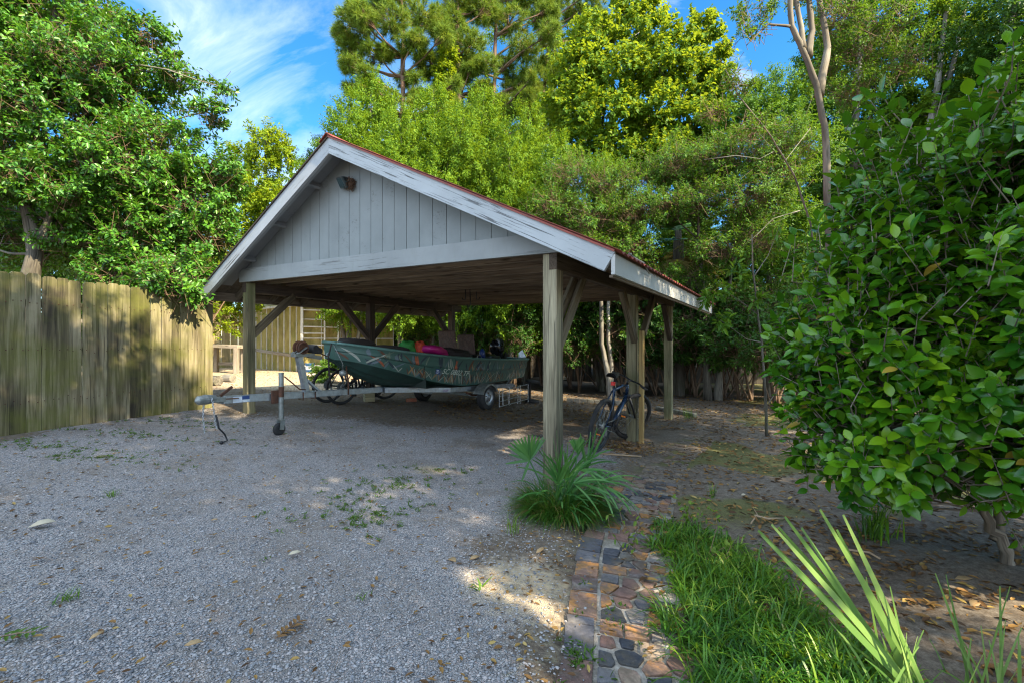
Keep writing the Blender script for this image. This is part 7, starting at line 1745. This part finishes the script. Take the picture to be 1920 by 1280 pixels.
# grass tufts that stand alone
for k, (px, py, hgt, n_, lab) in enumerate(((1335, 935, .16, 26, 'single upright grass tuft right of the slate path'), (960, 1000, .17, 22, 'grass tuft on the gravel left of the palmetto'), (1292, 785, .26, 40, 'grass tuft between the bicycle and the rear post'), (900, 1108, .10, 6, 'two bladed green seedling on the gravel'), (680, 1120, .06, 10, 'smallest green sprout in the middle of the gravel'), (125, 1125, .07, 26, 'low green sprig at the left on the gravel'), (208, 930, .08, 30, 'low green tuft near the left of the drive'), (1640, 1010, .30, 90, 'dark strappy tuft in shade under the camellia'), (1395, 715, .55, 60, 'pale strappy clump in front of the dark fence at right'))):
    rgn = np.random.default_rng(170+k); c = gp(px, py); c = np.array(c); a = rgn.uniform(0, 6.28, n_)
    sp_ = .25 if hgt > .14 else .7
    D = unit(np.stack([np.cos(a)*sp_*rgn.uniform(.4, 1.6, n_), np.sin(a)*sp_*rgn.uniform(.4, 1.6, n_), np.ones(n_)], -1))
    o = blades('grass_tuft', LF['grass'], c+rgn.normal(0, .02 if hgt < .2 else .06, (n_, 3))*np.array([1, 1, 0]), D, hgt*rgn.uniform(.6, 1.2, n_), rgn.uniform(.004, .007, n_)*(2.6 if k == 3 else (3 if k == 8 else (2 if k == 7 else 1))), rgn.uniform(.3, 1.6, n_), 180+k, 4)
    tag(o, lab, 'grass tuft', 'lone grass tufts')
# low weeds scattered over the gravel (stuff)
rgn = np.random.default_rng(190); P_ = []
for (px, py, n_, sx, sy) in ((700, 925, 70, .30, .26), (770, 905, 26, .30, .12), (690, 965, 40, .2, .12), (180, 858, 60, .45, .12), (60, 830, 60, .5, .12), (260, 815, 60, .7, .10), (330, 790, 50, .6, .15), (460, 800, 40, .6, .3), (650, 985, 20, .3, .2), (1165, 1200, 16, .15, .3), (1075, 1230, 18, .05, .05), (800, 880, 24, .3, .05)):
    c = np.array(gp(px, py)); P_.append(c+rgn.normal(size=(n_, 3))*np.array([sx, sy, 0]))
P_ = np.concatenate(P_); P_[:, 2] = gz(P_[:, 0]); m_ = 7; n = len(P_)
PP_ = (P_[:, None]+rgn.normal(0, .012, (n, m_, 3))*np.array([1, 1, 0])).reshape(-1, 3); D = unit(rgn.normal(0, .8, (n*m_, 3))*np.array([1, 1, 0])+np.array([0, 0, .5]))
V, q = leaf_geo(PP_+np.array([0, 0, .004]), D, unit(np.array([0, 0, 1])+rgn.normal(0, .4, (n*m_, 3))), rgn.uniform(.015, .045, n*m_), rgn.uniform(.005, .014, n*m_))
tag(np_mesh('gravel_weeds', V, quads=q, attrs={'rnd': ('FACE', 'FLOAT', np.repeat(rgn.random(n*m_)*.7, 2))}, mats=LF['weed']), 'thin scattering of tiny green weeds on the gravel', kind='stuff')
# fallen leaves (stuff)
rgn = np.random.default_rng(200)
def scatter(n, fx, fy, keep):
    x = fx(n); y = fy(n); ok = keep(x, y); return x[ok], y[ok]
xs, ys, ss_ = [], [], []
x, y = scatter(4200, lambda n: rgn.uniform(-6, 2, n), lambda n: 1.5+9*rgn.random(n)**1.3, lambda x, y: (sidepath(x, y) < -.3) & (x > -5.6)); xs.append(x); ys.append(y); ss_.append(rgn.uniform(.018, .040, len(x)))
x, y = scatter(1500, lambda n: rgn.uniform(-1, 1.6, n), lambda n: rgn.uniform(1.6, 8, n), lambda x, y: (np.abs(sidepath(x, y)+.35) < .55)); xs.append(x); ys.append(y); ss_.append(rgn.uniform(.018, .042, len(x)))
x, y = scatter(14000, lambda n: rgn.uniform(-1.5, 9, n), lambda n: 2.4+11*rgn.random(n), lambda x, y: (sidepath(x, y) > .1) | (y > 8)); xs.append(x); ys.append(y); ss_.append(rgn.uniform(.03, .075, len(x)))
x, y = scatter(1500, lambda n: rgn.uniform(1.2, 4, n), lambda n: rgn.uniform(1.7, 4, n), lambda x, y: sidepath(x, y) > 1.0); xs.append(x); ys.append(y); ss_.append(rgn.uniform(.03, .07, len(x)))
x, y = scatter(3500, lambda n: rgn.uniform(-9, -1.5, n), lambda n: rgn.uniform(8.5, 16, n), lambda x, y: x < -2.2); xs.append(x); ys.append(y); ss_.append(rgn.uniform(.02, .05, len(x)))
c = np.array(gp(1165, 838)); x = c[0]+rgn.normal(0, .33, 900); y = c[1]+rgn.normal(0, .25, 900); xs.append(x); ys.append(y); ss_.append(rgn.uniform(.02, .05, 900))
x = np.concatenate(xs); y = np.concatenate(ys); sz = np.concatenate(ss_); n = len(x)
a = rgn.uniform(0, 6.28, n); D = np.stack([np.cos(a), np.sin(a), rgn.normal(0, .12, n)], -1)
V, q = leaf_geo(np.stack([x, y, gz(x)+.008+rgn.random(n)*.008+np.where(np.abs(sidepath(x, y)) < .3, .012, 0)], -1), D, unit(np.array([0, 0, 1])+rgn.normal(0, .25, (n, 3))), sz*1.15, sz*rgn.uniform(.4, .6, n), fold=.25, droop=-.06)
tag(np_mesh('fallen_leaves', V, quads=q, attrs={'rnd': ('FACE', 'FLOAT', np.repeat(np.clip(rgn.normal(.5, .25, n), 0, 1), 2))}, mats=LF['litter']), 'brown and yellow fallen leaves strewn over drive, path and soil', kind='stuff')
# pine straw and thin twigs (stuff)
n = 900; x = rgn.uniform(-4.5, 4, n); y = 1.6+7*rgn.random(n)**1.4; a = rgn.uniform(0, 6.28, n)
D = np.stack([np.cos(a), np.sin(a), np.zeros(n)], -1); o = blades('pine_straw', LF['litter'], np.stack([x, y, gz(x)+.012], -1), D, rgn.uniform(.06, .22, n), np.full(n, .0022), np.zeros(n), 201, 4, side=np.stack([-np.sin(a), np.cos(a), np.zeros(n)], -1), tone=rgn.random(n)*.42)
tag(o, 'thin brown pine straw and twigs lying on the gravel', kind='stuff')
# larger leaves that can be told apart
for k, (px, py, Ln, Wd, rz, lf, lab) in enumerate(((52, 992, .135, .085, .5, 'litterpale', 'large pale torn leaf on the gravel at the left'), (842, 1050, .085, .050, -.9, 'litterbig', 'curled tan leaf on the gravel left of the path'), (880, 1052, .07, .04, .4, 'litterbig', 'curled tan leaf just right of the other curled leaf'), (345, 1215, .075, .035, .2, 'litterbig', 'flat tan leaf at the bottom of the gravel'), (166, 1205, .06, .028, 1.2, 'litterbig', 'upright rusty leaf near the lower left corner'), (395, 978, .05, .022, .1, 'litterbig', 'small orange leaf in the middle of the drive'), (540, 1043, .075, .04, .3, 'litterpale', 'yellowed leaf cluster on the gravel centre left'), (1005, 1040, .09, .035, .8, 'litterbig', 'long brown leaf beside the slate path'), (1390, 930, .05, .034, .2, 'litterpale', 'round tan leaf on the soil right of the tuft'), (1545, 1052, .075, .04, .1, 'litterbig', 'brown leaf under the pale palm blades'), (1790, 1088, .10, .045, -.2, 'litterbig', 'largest brown leaf beneath the camellia'), (1820, 1140, .09, .05, .4, 'litterbig', 'curled brown leaf nearest the right corner palm'))):
    c = gp(px, py); D = np.array([[math.cos(rz), math.sin(rz), .06]]); V, q = leaf_geo(np.array([[c.x, c.y, c.z+.014]]), D, np.array([[0, -.2, 1.]]), Ln, Wd, fold=.22, droop=-.06)
    o = np_mesh('fallen_leaf', V, quads=q, attrs={'rnd': ('FACE', 'FLOAT', np.array([.3, .7]))}, mats=LF[lf]); sd = o.modifiers.new('t', 'SOLIDIFY'); sd.thickness = .0015
    tag(o, lab, 'leaf', 'large fallen leaves')
# green leafy sprigs fallen on the drive
for k, (px, py, rz, lab) in enumerate(((192, 858, .25, 'fallen green leafy sprig in the sun patch by the fence'), (32, 1195, .3, 'fallen olive leafy sprig at the lower left edge'), (540, 1185, 1.2, 'withered ochre sprig at the bottom of the drive'))):
    c = gp(px, py); rgn = np.random.default_rng(210+k); e = empty('fallen_sprig', c, lab, 'sprig', 'leafy sprigs on the drive'); d = np.array([math.cos(rz), math.sin(rz), 0]); mb = MB(); p0 = np.array(c)-d*.07+np.array([0, 0, .015]); mb.tube([p0, p0+d*.07+np.array([0, 0, .006]), p0+d*.14], [.003, .0025, .002], 5); mb.build('stem', M['twig'], e)
    P_ = [p0+d*(.01+.0115*j) for j in range(12)]; D_ = [unit(d*.6+np.array([-d[1], d[0], 0])*(1 if j % 2 else -1)+np.array([0, 0, .35*rgn.random()])) for j in range(12)]
    V, q = leaf_geo(np.array(P_), np.array(D_), unit(np.array([[0, 0, 1.]]*12)+rgn.normal(0, .3, (12, 3))), .045, .018); np_mesh('leaves', V, quads=q, attrs={'rnd': ('FACE', 'FLOAT', np.repeat(rgn.random(12)*.5+.2, 2))}, mats=LF['weed' if k < 2 else 'litter'], parent=e)
# sticks
for k, (P_, r, lab) in enumerate(((((1122, 852), (1160, 855), (1203, 858)), .013, 'straight tan stick lying by the bicycle wheel'), (((1415, 970), (1440, 976), (1470, 975)), .010, 'grey twig lying on the soil right of the grass'), (((1408, 985), (1420, 968), (1412, 955)), .006, 'thin upright grey twig beside the lying twig'), (((1590, 1035), (1630, 1040), (1650, 1052)), .010, 'brown bark strip lying under the camellia'))):
    mb = MB(); q = [gp(a, c)+Vector((0, 0, .02)) for a, c in P_]; mb.tube(q, [r, r*.9, r*.7], 7); tag(mb.build('fallen_stick', M['stick'], smooth=True), lab, 'stick', 'sticks on the ground')

# ---------------------------------------------------------------- the woods behind the photographer, which shade the drive
wl = [(4.3, -1.1, 1.0, .4), (4.9, -4.4, 1.05, 1.6), (2.75, -.7, .9, 2.7), (12.6, -.4, 1.05, 5.0), (7.0, .7, .72, 3.3), (4.4, -2.7, .72, .9), (5.5, -.5, .76, 5.6), (11.6, -5.4, .85, 4.1), (10.9, 2.7, 1.0, 2.2), (13.6, 6.2, 1.0, .7)]
sd0 = tree('shade_tree', 'shade', 'tree', (0, 0, 0), [([(0, 0, -.1), (.1, 0, 4), (-.1, .1, 8), (.1, 0, 10)], .18, .05)],
           [(-1.5, 0, 9.0, 1.5, 1.4, 1.1), (1.4, 0, 8.8, 1.5, 1.4, 1.1), (0, -.3, 10.2, 1.5, 1.4, 1.0), (-2.1, .6, 7.4, 1.4, 1.4, .9), (2.1, .5, 7.2, 1.4, 1.4, .9), (0, -1.6, 7.6, 1.5, 1.4, 1.0), (.3, 1.7, 8.0, 1.4, 1.3, 1.0)],
           'mid', .12, .062, 'bark', group='shade trees behind the viewpoint', dens=14, n=11, twig=.42, seed=83)
labs = ['shade tree nearest the viewpoint on its right side', 'rear shade tree behind the viewpoint', 'low leaning shade tree just over the viewpoint', 'shade tree far right beside the camellia bush', 'smallest shade tree right of the viewpoint', 'slim shade tree behind the smallest one', 'second nearest shade tree right of the viewpoint',  'shade tree farthest from the carport', 'shade tree level with the camellia beyond the right edge', 'shade tree beyond the right edge level with the bicycle']
for i, (x, y, sc, rz) in enumerate(wl):
    o = sd0 if i == 0 else copy_tree(sd0)
    o.location = (x, y, float(gz(x))); o.scale = (sc, sc, sc); o.rotation_euler = (0, 0, rz); o['label'] = labs[i]
# low bough overhead whose leaves dapple the board fence
b = Vector((-.4, -2.6, float(gz(-.4))))
tree('shade_tree', 'shade tree whose low bough reaches out above the viewpoint', 'tree', b, [([(0, 0, -.1), (0, .1, 2), (-.1, .3, 4.2), (0, .4, 7)], .17, .06), ([(-.08, .25, 3.9), (-.3, 2.2, 5.0), (-.7, 4.2, 5.7), (-1.0, 5.6, 5.5)], .07, .02)],
     [(-.95, 5.55, 5.15, .75, .55, .30), (-.35, 5.2, 5.45, .55, .5, .28), (-1.35, 5.85, 5.1, .45, .4, .22), (-.6, 5.0, 6.0, .7, .6, .35), (0, .5, 7.6, 1.4, 1.4, 1.0)], 'mid', .085, .045, 'bark', group='shade trees behind the viewpoint', dens=8, n=9, twig=.30, seed=84, limb_r=.015)
